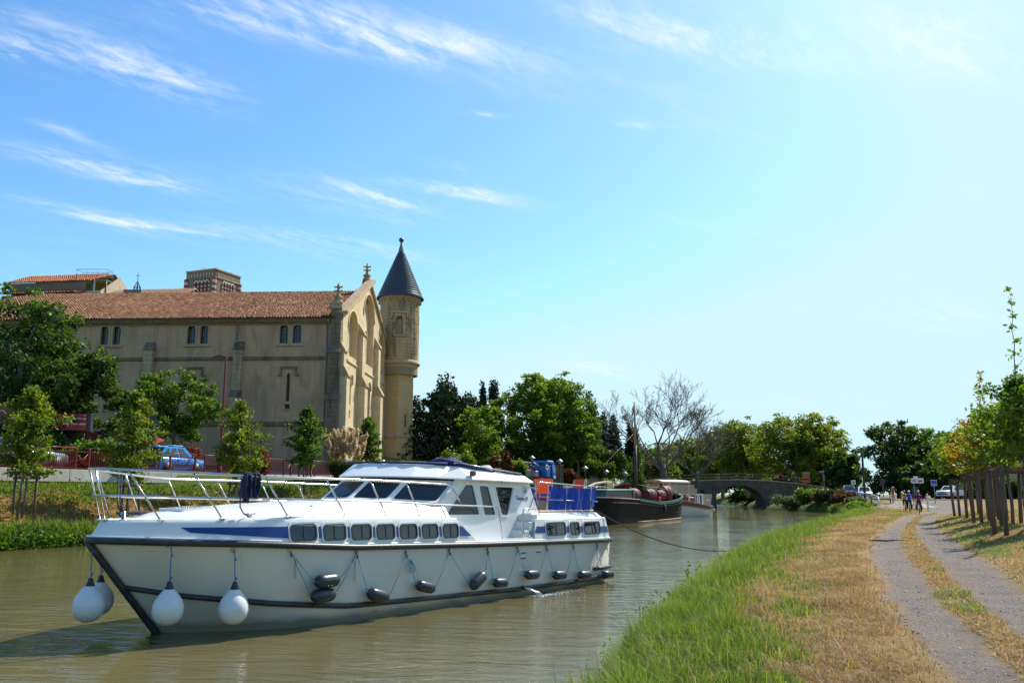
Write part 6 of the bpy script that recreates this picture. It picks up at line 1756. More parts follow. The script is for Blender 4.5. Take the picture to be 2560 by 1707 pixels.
MB().tube([(.75+.2*math.cos(q), -.09, .6+.22*math.sin(q)) for q in [i*.42 for i in range(15)]], .035, 5).build('lettering', 'poster', SB2)
for x in (-1.6, .9): MB().tube([(x, .06, -2.2), (x, .06, .1)], .05, 6).build('leg', 'dark_metal', SB2)
AW = thing('red_awning', 'faded red sloping awning between hedge and cellar wall', 'awning', (-26.0, 61.0, 4.0), R(-10))
m = MB().add([(-1.0, -1, 2.5), (1.6, -1, 1.6), (1.9, .6, 2.1), (-.8, .6, 3.1)], [(0, 1, 2, 3)]); m.add([(-1.0, -1, 2.5), (1.6, -1, 1.6), (1.6, -1, 1.35), (-1.0, -1, 2.25)], [(0, 1, 2, 3)])
m.build('canvas', 'bright_red', AW)
for x, z in ((-.9, 2.4), (1.5, 1.6)): MB().tube([(x, -.95, -.3), (x, -.95, z)], .04, 5).build('pole', 'dark_metal', AW)

# ------------------------------------------------------------------ stakes around the far-bank young trees
stk = MB().tube([(0, 0, -.4), (.01, 0, 1.0), (0, .01, 2.2)], [.075, .07, .064], 9).mesh('stake', 'stake_wood')
def guard(label, x, y, z, r, h=1.0, n=3, rot=0.0, group=None, rails=True, lean=.05):
    o = thing('tree_guard', label, 'tree guard', (x, y, z), rot, group)
    ps = [(r*math.cos(2*math.pi*k/n+.4), r*math.sin(2*math.pi*k/n+.4)) for k in range(n)]
    gg = random.Random(int(x*7+y*13))
    for p in ps: inst('stake', stk, o, (p[0], p[1], 0), (gg.uniform(-lean, lean), gg.uniform(-lean, lean), gg.uniform(0, 6)), (1, 1, h))
    if rails:
        for k in range(n):
            a = Vector((ps[k][0], ps[k][1], 2.05*h)); b_ = Vector((ps[(k+1) % n][0], ps[(k+1) % n][1], 2.05*h)); d_ = (b_-a).normalized()*.14
            MB().tube([a-d_, b_+d_], .065, 8).build('rail', 'stake_wood', o)
    return o
for (x, y, h, r_, lb), nm in zip(SAP, ('nearest the left edge', 'second from the left edge', 'below the red lamp', 'left of the pampas grass', 'before the gable')):
    guard('weathered wooden stakes around the far-bank young tree '+nm, x, y, zl(x, y), .55, .95, 3, 0.3, 'stakes on the far bank')
GRD = [(16.0, 28.4, .75), (18.3, 32.9, .7), (20.2, 37.9, .7), (23.0, 44.0, .7), (25.6, 50.5, .7)]
nms = ('nearest the right picture edge', 'second from the right edge', 'third from the right edge', 'fourth along, before the yellow tree', 'fifth and farthest along the path')
for (x, y, r_), nm in zip(GRD, nms):
    guard('brown timber stakes and rails round a path-side tree, '+nm, x, y, zr(x, y), r_, .93, 4, .2, 'timber tree guards by the path')

# ------------------------------------------------------------------ retaining wall with balustrade, lanterns
W0, W1 = Vector((-1.5, 94.0, 0)), Vector((12.3, 126.0, 0))
dW = W1-W0; aW = math.atan2(dW.y, dW.x); LW_ = dW.length
QW = thing('balustrade_wall', 'ochre quay retaining wall topped by a pale balustrade', 'wall', W0, aW)
MB().box(0, LW_, -.25, .25, 2.2, 5.0).build('wall', 'quay_stone', QW)
MB().box(-.05, LW_+.05, -.32, .32, 5.0, 5.14).build('coping', 'quay_stone', QW)
MB().box(-.05, LW_+.05, -.20, .20, 5.88, 6.02).build('top_rail', 'quay_stone', QW)
bal = MB().cbox((0, 0, 5.51), (.2, .22, .74), ch=.02).mesh('baluster', 'quay_stone')
for k in range(32): inst('baluster', bal, QW, (.5+k*1.1, 0, 0))
def lantern(label, x, y, h, z=2.6, thick=.05):
    o = thing('quay_lantern', label, 'street lamp', (x, y, z), 0, 'lanterns on the far quay')
    MB().lathe([(.12, 0), (.12, .3), (thick, .4), (thick*.9, h-.35)], 8).build('post', 'dark_metal', o)
    MB().lathe([(.10, h-.35), (.15, h-.3), (.17, h-.08)], 8).build('lamp_glass', 'grey_metal', o)
    MB().lathe([(.36, h-.1), (.34, h-.05), (.14, h+.1), (.05, h+.17), (0, h+.2)], 12).build('cap', 'grey_metal', o)
lantern('quay lantern left of the blue truck', 2.05, 91, 3.3, 2.8); lantern('quay lantern on the dark pillar right of the truck', 4.95, 92, 3.0, 2.8, .07)
lantern('slim quay lantern before the ochre wall', 7.9, 96, 2.6, 2.6); lantern('slim quay lantern left of the barge mast', 10.6, 100, 2.4, 2.5); lantern('farthest quay lantern behind the barge barrels', 13.2, 104, 2.4, 2.4)
o = thing('gate_pillar', 'dark square stone pillar right of the blue truck', 'pillar', (4.95, 92.7, 2.7)); MB().cbox((0, 0, 1.25), (.75, .6, 2.5), ch=.03).build('shaft', 'bridge_stone', o); MB().cbox((0, 0, 2.56), (.9, .75, .16), ch=.03).build('cap', 'bridge_stone', o)
QR = thing('quay_railing', 'low grey metal railing on the quay behind the barge stern', 'railing', (6.6, 84.0, 2.35), R(62))
for k in range(12): MB().tube([(k*.9, 0, 0), (k*.9, 0, .75)], .03, 5).build('post', 'grey_metal', QR)
for z in (.4, .75): MB().tube([(0, 0, z), (9.9, 0, z)], .03, 5).build('rail', 'grey_metal', QR)
o = thing('red_board', 'dark red slanted board with white post behind the barge', 'board', (9.7, 85.0, 2.3), R(20)); m = MB(); m.prism([(0, .1), (2.6, .3), (2.6, 1.25), (0, .85)], -.04, .04, 'y'); m.build('panel', 'red_paint', o); MB().tube([(-.05, 0, 0), (-.05, 0, 1.1)], .05, 6).build('post', 'sign_white', o)
o = thing('low_quay_wall', 'long grey quay wall behind the canopy boat, reaching the bridge', 'wall', (14.2, 112.0, 0), math.atan2(26, 14)); MB().box(0, 32, -.2, .2, 2.0, 3.75).build('wall', 'old_wall', o)

QS = thing('quay_edge', 'weathered stone quay edge along the far mooring', 'quay', (0, 0, 0))
ss_ = np.concatenate([np.arange(55, 141, 1.6)])
for a, b_ in zip(ss_[:-1], ss_[1:]):
    k = sstep(50, 64, a)
    z1 = 2.28*float(k)+.05
    p0 = XY(a+.012, tL(a)+.04); p1 = XY(b_-.012, tL(b_)+.04); p2 = XY(b_-.012, tL(b_)-.5); p3 = XY(a+.012, tL(a)-.5)
    MB().prism([p0, p1, p2, p3], -.8, z1, 'z').build('quay_block', 'old_wall', QS)
# ------------------------------------------------------------------ bridge
BR = thing('stone_bridge', 'dark old humpbacked stone bridge with one round arch', 'bridge', (0, 140, 0), 0)
xs = [12, 18, 24, 28, 32, 35.8, 40, 44, 48, 50.2, 51.6]
zs = [3.6, 3.85, 4.1, 4.3, 4.44, 4.5, 4.35, 3.98, 3.5, 3.0, 2.5]
ctop = list(zip(xs, zs))
def arch_pts(n=16): return [(35.55+3.95*math.cos(math.pi-math.pi*i/n), .9+2.77*math.sin(math.pi*i/n)) for i in range(n+1)]
outer = [(12, -1)]+[(31.6, -1)]+arch_pts()+[(39.5, -1), (51.6, -1)]+ctop[::-1]
m = MB()
plate(m, outer, [], lambda x, z, off: (x, -off, z), -5.2, 0.0)
m.build('span', 'bridge_stone', BR)
vm = []                                         # voussoirs of the arch ring
ap = arch_pts(22)
for i in range(22):
    a, b_ = Vector(ap[i]), Vector(ap[i+1]); c_ = Vector((35.55, .9))
    oa = a+(a-c_).normalized()*.55; ob = b_+(b_-c_).normalized()*.55
    sh = .012
    q = [a.lerp(b_, sh), b_.lerp(a, sh), ob.lerp(oa, sh), oa.lerp(ob, sh)]
    MB().prism([(p.x, p.y) for p in q], -.06, .05, 'y').build('voussoir', 'bridge_stone', BR)
m = MB(); rows = [[(x, -.18, z+.0), (x, -.18, z+.16), (x, .3, z+.16)] for x, z in ctop]; m.loft(rows, False); m.build('deck_edge', 'quay_stone', BR)
for y in (-.05, 5.1):
    for k in range(19):
        x = 13+2.0*k; z = float(np.interp(x, xs, zs)); MB().tube([(x, y, z), (x, y, z+1.0)], .03, 5).build('rail_post', 'dark_metal', BR)
    for dz in (.55, 1.0): MB().tube([(x, y, z+dz) for x, z in ctop[:9]], .022, 5).build('rail', 'dark_metal', BR)
MB().prism([(29.9, -1), (31.8, -1), (31.8, 2.6), (31.5, 3.0), (29.9, 3.0)], -.9, 0.0, 'y').build('pier', 'bridge_stone', BR)
MB().prism([(39.3, -1), (41.2, -1), (40.9, 1.2), (39.5, 1.2)], -.8, 0.0, 'y').build('pier', 'bridge_stone', BR)
MB().box(37.5, 41.5, -1.6, -.75, -1, .28).build('footing', 'bridge_stone', BR)
# ------------------------------------------------------------------ road and paving at the far end of the path
zrf = lambda x, y: zr(x, y)
ribbon('road', [(52, 142), (51.5, 132), (50.5, 122), (52, 111), (58, 104), (72, 100), (100, 97)], 3.4, zrf, 'asphalt', .05)
ribbon('plaza', [(42.5, 104), (41.5, 98), (40, 92), (38.5, 86)], (3.2, 2.4), zrf, 'pale_paving', .035)
# signs and poles at the road
def pole_sign(name, label, x, y, parts, h, r=.035, z=None, cat='sign', rz=0.0):
    o = thing(name, label, cat, (x, y, zr(x, y) if z is None else z), rz); MB().tube([(0, .04, 0), (0, .04, h)], r, 6).build('pole', 'grey_metal', o)
    for nm, c_, d_, mm in parts: MB().cbox(c_, d_, ch=.006).build(nm, mm, o)
    return o
pole_sign('direction_sign', 'white direction sign board with a small plate on top above the cyclists', 40.6, 90, [('board', (.35, 0, 2.55), (1.25, .03, .5), 'sign_white'), ('top_plate', (.2, 0, 2.90), (.46, .03, .2), 'sign_white'), ('red_text', (.62, -.02, 2.52), (.42, .008, .16), 'sign_red'), ('text_line', (.02, -.02, 2.62), (.4, .008, .06), 'dark_print'), ('text_line', (.02, -.02, 2.50), (.4, .008, .05), 'dark_print')], 2.9)
pole_sign('blue_sign', 'square blue sign with white rim and stripe near the white pickup', 44.5, 94, [('rim', (0, 0, 2.2), (.62, .03, .62), 'sign_white'), ('face', (0, -.016, 2.2), (.54, .02, .54), 'sign_blue'), ('stripe', (.02, -.03, 2.08), (.36, .008, .05), 'sign_white')], 2.5)
o = thing('information_panel', 'dark grey information panel behind the cyclists', 'sign', (41.8, 92.5, zr(41.8, 92.5))); MB().cbox((0, 0, 1.35), (.62, .06, 1.0)).build('panel', 'dark_metal', o); MB().cbox((-.25, 0, .45), (.06, .06, .9)).build('leg', 'dark_metal', o); MB().cbox((.25, 0, .45), (.06, .06, .9)).build('leg', 'dark_metal', o)
o = thing('marker_post', 'short white marker post beside the green-helmeted cyclist', 'post', (37.4, 80.5, zr(37.4, 80.5))); MB().cbox((0, 0, .75), (.14, .1, 1.5), ch=.02).build('post', 'sign_white', o)
up_ = thing('utility_pole', 'tall dark utility pole with a street light arm', 'pole', (47.4, 120, zr(47.4, 120)), 0)
MB().tube([(0, 0, -.3), (0, 0, 6.7)], [.17, .13], 9).build('pole', 'twig_dark', up_); MB().tube([(0, 0, 6.1), (-.5, 0, 6.45), (-.95, 0, 6.6)], .03, 5).build('lamp_arm', 'grey_metal', up_); MB().cbox((-1.15, 0, 6.62), (.4, .16, .09), ch=.02).build('lamp', 'grey_metal', up_)
for x, z in ((.08, 6.9), (.2, 7.15)): MB().lathe([(0, 0), (.06, .03), (.07, .14), (0, .2)], 8, (x, 0, z-.15)).build('insulator', 'dark_metal', up_)
pole_sign('direction_sign', 'two stacked dark sign boards right of the utility pole', 46.6, 112, [('board', (.0, 0, 2.35), (.75, .03, .38), 'dark_metal'), ('board', (-.1, 0, 1.9), (.6, .03, .32), 'dark_metal')], 2.6)
pole_sign('square_sign', 'small white square sign with blue mark between the trees', 47.5, 124, [('face', (0, 0, 2.3), (.62, .03, .6), 'sign_white'), ('mark', (0, -.02, 2.3), (.22, .01, .22), 'sign_blue')], 2.6)
pole_sign('works_sign', 'orange roadworks panel with grey top on the bridge end', 46.0, 139.2, [('panel', (0, 0, 1.15), (1.15, .05, 1.3), 'sign_orange'), ('top', (0, 0, 1.98), (1.2, .06, .2), 'grey_metal'), ('dark_band', (0, -.03, 1.0), (1.0, .01, .2), 'dark_metal')], .6, .05, 3.6)
pole_sign('edge_sign', 'narrow tan sign on a grey pole at the bridge end', 48.6, 139.0, [('plate', (.08, 0, 1.55), (.25, .04, .95), 'quay_stone'), ('arrow', (-.2, 0, 2.45), (.8, .04, .25), 'grey_metal')], 2.7, .045, 3.3)
# white railing and barrier
WR = thing('white_railing', 'white curved metal railing at the canal corner', 'railing', (0, 0, 0))
rp = smooth_path([(44.6, 116, 0), (43.0, 108, 0), (40.6, 100, 0), (38.6, 94, 0)], 6)
rz_ = [zr(p.x, p.y) for p in rp]
MB().tube([(p.x, p.y, z+.95) for p, z in zip(rp[:-2], rz_[:-2])]+[(rp[-2].x, rp[-2].y, rz_[-2]+.75), (rp[-1].x, rp[-1].y, rz_[-1])], .045, 6).build('hand_rail', 'sign_white', WR)
MB().tube([(p.x, p.y, z+.18) for p, z in zip(rp[:-1], rz_[:-1])], .025, 5).build('low_rail', 'sign_white', WR)
for p, z in zip(rp[:-2], rz_[:-2]):
    MB().tube([(p.x, p.y, z), (p.x, p.y, z+.95)], .022, 5).build('bar', 'sign_white', WR)
BA = thing('road_barrier', 'horizontal white and dark barrier bar on short posts', 'barrier', (38.8, 96.5, zr(38.8, 96.5)), R(4))
for x in (0, 2.1): MB().cbox((x, 0, .5), (.1, .1, 1.2)).build('post', 'dark_metal', BA)
MB().cbox((1.05, -.06, .92), (2.2, .05, .12)).build('bar', 'sign_white', BA); MB().cbox((1.05, -.06, .80), (2.2, .05, .1)).build('lower_bar', 'dark_metal', BA)
for i, (x, y) in enumerate(((46.4, 127), (47.4, 128))):
    o = thing('bollard', ('left', 'right')[i]+' one of two dark bollards before the bridge ramp', 'bollard', (x, y, zr(x, y)), 0, 'road bollards'); MB().lathe([(.09, 0), (.09, .95), (.05, 1.02), (0, 1.03)], 8).build('post', 'dark_metal', o)

# roadside house half hidden behind the staked trees
RH = thing('roadside_house', 'pale house with a tiled roof half hidden behind the yellow trees', 'house', (64.0, 125.5, 0), R(-6))
ww = [[(1.2, 2.2), (2.3, 2.2), (2.3, 4.2), (1.2, 4.2)], [(4.6, 2.2), (5.7, 2.2), (5.7, 4.2), (4.6, 4.2)], [(1.2, 5.8), (2.3, 5.8), (2.3, 7.5), (1.2, 7.5)], [(4.6, 5.8), (5.7, 5.8), (5.7, 7.5), (4.6, 7.5)]]
hw_ = plate(MB(), [(0, .8), (10, .8), (10, 8.9), (0, 8.9)], ww, lambda x, z, off: (x, -off, z), -.3, 0).build('wall', 'render_beige', RH)
MB().box(0, .3, .3, 8, .8, 8.9).build('wall', 'render_beige', RH)
for q in ww:
    f = patch(MB(), [(a-.03, b_-.03 if b_ == q[0][1] else b_+.03) for a, b_ in q], lambda x, z, off: (x, -off, z), -.24, -.2).build('window', 'old_window', hw_)
    for k in (-1, 1): MB().cbox(((q[0][0]+q[1][0])/2+k*.85, -.05, (q[0][1]+q[2][1])/2), (.52, .05, q[2][1]-q[0][1])).build('shutter', 'red_paint', hw_)
m = MB().add([(-.6, -.6, 8.85), (10.6, -.6, 8.85), (9.5, 4, 10.7), (.6, 4, 10.7), (-.6, 8.6, 8.85)], [(0, 1, 2, 3), (0, 3, 4)]); rr3 = m.build('roof', 'mortar', RH)
V, F, tn = tile_field((-.5, -.65, 8.9), (1, 0, 0), np.array((0, 4.6, 1.85))/4.958, 41, 13, .27, .38, .13, 33, keep=lambda X, Y: X > Y*.25); np_obj('roof_tiles', V, F, 'pale_tile', rr3, tn, kind='stuff')
# ------------------------------------------------------------------ old barge and canopy boat
mat('barge_black', (0.008, 0.007, 0.006), 0.75, spec=.15, c2=(0.018, 0.012, 0.009), scale=.9, spots=(.7, .55, .8, (.045, .024, .014)), stretch=(1, 1, .3), bmp=.25, bscale=6)
mat('barge_green', (0.022, 0.15, 0.105), 0.45, c2=(0.015, 0.10, 0.075), scale=2); mat('barge_red', (0.16, 0.012, 0.02), 0.45, c2=(0.11, 0.010, 0.016), scale=2)
mat('barge_white', (0.66, 0.64, 0.60), 0.5); mat('stave', (0.30, 0.10, 0.095), 0.6, c2=(0.20, 0.055, 0.05), scale=5); mat('hoop', (0.10, 0.022, 0.024), 0.5)
mat('mast_wood', (0.10, 0.030, 0.022), 0.5, c2=(0.06, 0.02, 0.015), scale=4); mat('tan_wood', (0.36, 0.24, 0.15), 0.6)
dX, dY = .446, .895
BGX = (7.3-.895*2.3, 69.3+.446*2.3)
BG = thing('barge', 'old black wooden barge with green gunwale and red stern cabin', 'boat', (BGX[0], BGX[1], 0), math.atan2(dY, dX))
L = 25.0
def bsheer(x): return float(np.interp(x, [0, 6, 9, 14.5, 19, 23, 25], [2.15, 2.0, 1.9, 1.55, 1.72, 2.1, 2.35]))
def bw_(x, q): 
    u = x/L; e = 1 if .16 < u < .78 else (math.sqrt(max(0, 1-((.16-u)/.17)**2)) if u <= .16 else math.sqrt(max(0, 1-((u-.78)/.225)**2.2)))
    return max(.02, 2.35*e*(.86+.14*q))
rows = []
xsb = [0, .15, .4, .8, 1.4, 2.2, 3.2, 5, 8.1, 11, 14, 17, 19.2, 20.6, 22, 23, 23.9, 24.6, 25.0]
for q in (1.0, .85, .6, .35, .1, -.15):
    rows.append([(x, -bw_(x, q), bsheer(x)*q) for x in xsb]+[(x, bw_(x, q), bsheer(x)*q) for x in xsb[::-1]])
MB().loft(rows, True, closed=True).build('hull', 'barge_black', BG)
for q, r_, mm, nm, xa in ((.82, .07, 'barge_black', 'rubbing_band', 0), (.03, .05, 'tan_wood', 'waterline_band', 6)):
    MB().tube([(x, -bw_(x, q)-.02, bsheer(x)*q) for x in xsb if x >= xa], r_, 5).build(nm, mm, BG)
# planking lines, deck, gunwales
for q in (.68, .52, .36): MB().tube([(x, -bw_(x, q)-.004, bsheer(x)*q) for x in xsb], .022, 4).build('plank_seam', 'barge_black', BG)
v = []; xx = [x for x in xsb if .3 < x < 24.6]
m = MB().loft([[(x, -bw_(x, 1)*.97, bsheer(x)-.35), (x, bw_(x, 1)*.97, bsheer(x)-.35)] for x in xx], False); m.build('deck', 'barge_red', BG)
for sg in (-1, 1):
    m = MB().loft([[(x, sg*bw_(x, 1)*1.02, bsheer(x)-.12), (x, sg*bw_(x, 1)*1.02, bsheer(x)+.10), (x, sg*(bw_(x, 1)-.12), bsheer(x)+.10), (x, sg*(bw_(x, 1)-.12), bsheer(x)-.12)] for x in xsb if x >= 8], False, True, True, True); m.build('gunwale', 'barge_green', BG)
    m = MB().loft([[(x, sg*bw_(x, 1)*1.01, bsheer(x)), (x, sg*bw_(x, 1)*1.01, bsheer(x)+.06), (x, sg*(bw_(x, 1)-.1), bsheer(x)+.06), (x, sg*(bw_(x, 1)-.1), bsheer(x))] for x in xsb if x <= 8.2], False, True, True, True); m.build('white_line', 'barge_white', BG)
SC = MB().prism([(1.2, 2.0), (7.9, 1.9), (7.9, 2.75), (1.5, 2.7)], -1.75, 1.75, 'y').build('stern_cabin', 'barge_green', BG)
MB().box(1.3, 7.95, -1.79, -1.76, 2.0, 2.36).build('red_panel', 'barge_red', SC); MB().prism([(1.3, 2.71), (8.05, 2.76), (8.05, 2.84), (1.3, 2.79)], -1.9, 1.9, 'y').build('cabin_roof', 'barge_white', SC); MB().cbox((8.0, -1.8, 2.35), (.25, .1, .95)).build('corner_post', 'barge_green', SC)
MB().cbox((-.35, 0, 1.0), (.8, .35, 3.4), ch=.06).build('rudder', 'barge_black', BG)
MB().tube([(-.2, 0, 2.35), (.8, -.1, 2.8), (3.2, -.15, 3.25), (5.6, -.15, 3.42), (7.2, -.1, 3.4)], [.13, .12, .10, .085, .07], 8).build('tiller', 'tan_wood', BG)
MS = MB().tube([(12.4, -.6, 1.4), (12.4, -.6, 6.8)], [.17, .13], 10).build('mast', 'mast_wood', BG); MB().tube([(12.4, -.6, 6.8), (12.4, -.6, 10.8)], [.12, .07], 8).build('mast_top', 'tan_wood', BG)
MB().tube([(12.4, -.6, 3.3), (14.5, -.9, 3.1), (17, -1.2, 3.0), (22, -1.6, 2.6)], .02, 5).build('rigging', 'tan_wood', BG)
MB().tube([(12.4, -.6, 8.0), (6, -.3, 5.2), (.5, 0, 2.6)], .012, 4).build('rigging', 'dark_metal', BG)
m = MB().cbox((14.6, -2.0, 1.95), (.5, .3, .4), ch=.03); m.build('red_winch', 'bright_red', BG)
MB().box(8.6, 22.0, -1.75, 1.75, 1.15, 1.72).build('hold_cover', 'barge_red', BG)
MB().lathe([(0, 0), (.14, .03), (.16, .3), (.12, .65), (0, .72)], 10, (14.8, -2.5, .75)).build('tyre_fender', 'rubber', BG)
def barrel(label, x, y, z, r, l, rz):
    p = Matrix.Translation((BGX[0], BGX[1], 0)) @ Matrix.Rotation(math.atan2(dY, dX), 4, 'Z') @ Vector((x, y, z))
    o = thing('wine_barrel', label, 'barrel', p, math.atan2(dY, dX)+rz, 'red wine barrels on the barge')
    MX = Matrix.Translation((0, 0, r)) @ Matrix.Rotation(R(90), 4, 'Y')
    prof = [(r*.80, -l/2), (r*.93, -l*.25), (r, 0), (r*.93, l*.25), (r*.80, l/2)]
    MB().lathe(prof, 22, (0, 0, 0), MX).build('staves', 'stave', o)
    for e in (-1, 1):
        MB().lathe([(0, e*(l/2-.05)), (r*.80, e*(l/2-.05))], 22, (0, 0, 0), MX).build('head', 'barge_red', o)
    for q, f_ in ((-.46, .82), (-.3, .91), (-.14, .985), (.14, .985), (.3, .91), (.46, .82)):
        MB().lathe([(r*f_+.004, q*l-.03), (r*f_+.018, q*l-.03), (r*f_+.018, q*l+.03), (r*f_+.004, q*l+.03)], 22, (0, 0, 0), MX).build('hoop', 'hoop', o)
barrel('red wine barrel behind the barge stern cabin, left of the mast', 9.9, -1.1, 1.74, .60, 1.4, R(-8))
barrel('red wine barrel foremost of the three right of the mast', 14.6, -1.1, 1.74, .58, 1.4, R(-12))
barrel('small red barrel between two large ones on the barge', 17.7, -1.1, 1.74, .54, 1.3, R(-12))
barrel('largest red barrel nearest the barge bow', 20.6, -.8, 1.74, .76, 1.6, R(-6))
barrel('red barrel at the barge stern, half hidden by the rudder post', .9, 1.2, 2.1, .42, .9, R(20))
# canopy boat
mat('boat_red', (0.15, 0.025, 0.022), 0.4)
SBT = thing('canopy_boat', 'white and dark red passenger boat with a fringed canopy behind the barge', 'boat', (13.9, 90.4, 0), math.atan2(.70, .714))
L2 = 10.9
sh2 = lambda x: float(np.interp(x, [0, 4, 6.5, 9, 10.9], [1.85, 1.75, 1.45, 1.12, 1.15]))
bw2 = lambda x, q: 1.5*(1-max(0, (x-6.5)/4.5)**2.4)**.5*(.6+.4*q)*(1 if x > .8 else .7+.375*x)
xs2 = [0, .4, 1, 2.5, 4, 5.5, 7, 8.2, 9.2, 9.9, 10.4, 10.75, 10.88]
rows = [[(x, -bw2(x, q), sh2(x)*q) for x in xs2]+[(x, bw2(x, q), sh2(x)*q) for x in xs2[::-1]] for q in (1, .72, .4, 0, -.2)]
MB().loft(rows, True, closed=True).build('hull', 'barge_white', SBT)
for sg in (-1, 1):
    MB().loft([[(x, sg*(bw2(x, q)+.02), sh2(x)*q) for x in xs2] for q in (.97, .72)], True).build('red_band', 'boat_red', SBT)
    MB().tube([(x, sg*(bw2(x, .70)+.03), sh2(x)*.70) for x in xs2], .05, 6).build('rub_rail', 'tan_wood', SBT)
MB().loft([[(x, -bw2(x, 1)*.98, sh2(x)-.03), (x, bw2(x, 1)*.98, sh2(x)-.03)] for x in xs2], False).build('deck', 'barge_white', SBT)
WH = MB().prism(rrect(7.7, 8.9, -.60, .60, .28), 1.1, 1.3, 'z').build('wheelhouse', 'barge_white', SBT)
MB().prism(rrect(7.66, 8.94, -.64, .64, .3), 2.28, 2.42, 'z').build('wheelhouse_roof', 'barge_white', WH); MB().prism(rrect(7.82, 8.78, -.48, .48, .22), 1.28, 2.29, 'z').build('dark_inside', 'old_window', WH)
for a, b_ in rrect(7.74, 8.86, -.56, .56, .28, n=2): MB().cbox((a, b_, 1.8), (.11, .11, 1.0)).build('pillar', 'barge_white', WH)
m = MB().loft([[(x, -1.35, 3.62), (x, -.8, 3.80), (x, 0, 3.86), (x, .8, 3.80), (x, 1.35, 3.62)] for x in (.6, 2.2, 3.8, 5.4)], True); CN = m.build('canopy', 'barge_white', SBT)
mat('fringe', (0.55, 0.40, 0.24), .8)
for y in (-1.36, 1.36):
    m = MB(); v = []
    for i in range(41): v += [(.6+i*.12, y, 3.64), (.6+i*.12, y, 3.44+.05*(i % 2))]
    m.add(v, [(2*i, 2*i+2, 2*i+3, 2*i+1) for i in range(40)]); m.build('fringe', 'fringe', CN)
for x in (.75, 3.0, 5.2):
    for y in (-1.2, 1.2): MB().tube([(x, y, 1.6), (x, y, 3.68)], .04, 6).build('canopy_post', 'barge_white', SBT)
for x in (1.4, 2.8, 4.2): MB().cbox((x, .2, 2.05), (.5, 1.7, .75), ch=.05).build('bench', 'bright_red', SBT)
MB().cbox((6.4, 0, 1.75), (1.1, 1.5, .7), ch=.08).build('engine_cover', 'boat_red', SBT)
MB().tube([(9.3, -.5, 1.15), (9.3, -.5, 1.7), (10.3, -.3, 1.75), (10.6, 0, 1.75)], .025, 5).build('bow_rail', 'grey_metal', SBT)
MB().lathe([(0, -.15), (.1, -.1), (.13, .05), (.05, .2), (0, .22)], 10, (10.2, -.95, .65)).build('fender', 'barge_white', SBT)
# ------------------------------------------------------------------ vehicles and people
mat('paint_silver', (0.20, 0.24, 0.28), 0.28, .5, coat=.6); mat('paint_blue', (0.003, 0.28, 0.80), 0.25, .1, coat=.8, c2=(0.002, 0.24, 0.72)); mat('paint_dark', (0.02, 0.04, 0.09), 0.25, .3, coat=.8)
mat('paint_white', (0.74, 0.74, 0.73), 0.28, coat=.5); mat('paint_truck', (0.012, 0.16, 0.50), 0.4, coat=.2); mat('tyre', (0.014, 0.014, 0.015), .8); mat('rim_alloy', (0.55, 0.55, 0.56), .3, .9)
mat('car_trim', (0.015, 0.015, 0.016), .5); glassmat('car_glass', (0.02, 0.035, 0.04), .03); mat('tail_red', (0.35, 0.012, 0.01), .25); mat('head_lamp', (0.75, 0.75, 0.75), .12)
def wheel(parent, x, y, r, w_):
    MX = Matrix.Translation((x, y, r)) @ Matrix.Rotation(R(90), 4, 'X')
    o = MB().lathe([(r*.62, -w_/2), (r*.93, -w_/2), (r, -w_*.36), (r, w_*.36), (r*.93, w_/2), (r*.62, w_/2), (r*.62, -w_/2)], 22, (0, 0, 0), MX).build('wheel', 'tyre', parent)
    s = 1 if y > 0 else -1
    m = MB().lathe([(0, -s*w_*.42), (r*.18, -s*w_*.44), (r*.2, -s*w_*.36), (r*.52, -s*w_*.36), (r*.62, -s*w_*.46), (r*.64, -s*w_*.3), (0, -s*w_*.2)], 22, (0, 0, 0), MX)
    m.build('rim', 'car_trim', o)
    m = MB()
    for k in range(5):
        q = 2*math.pi*k/5; M2 = MX @ Matrix.Rotation(q, 4, 'Z'); m.cbox((r*.36, 0, -s*w_*.42), (r*.52, r*.15, .03), M2)
    m.build('spokes', 'rim_alloy', o)
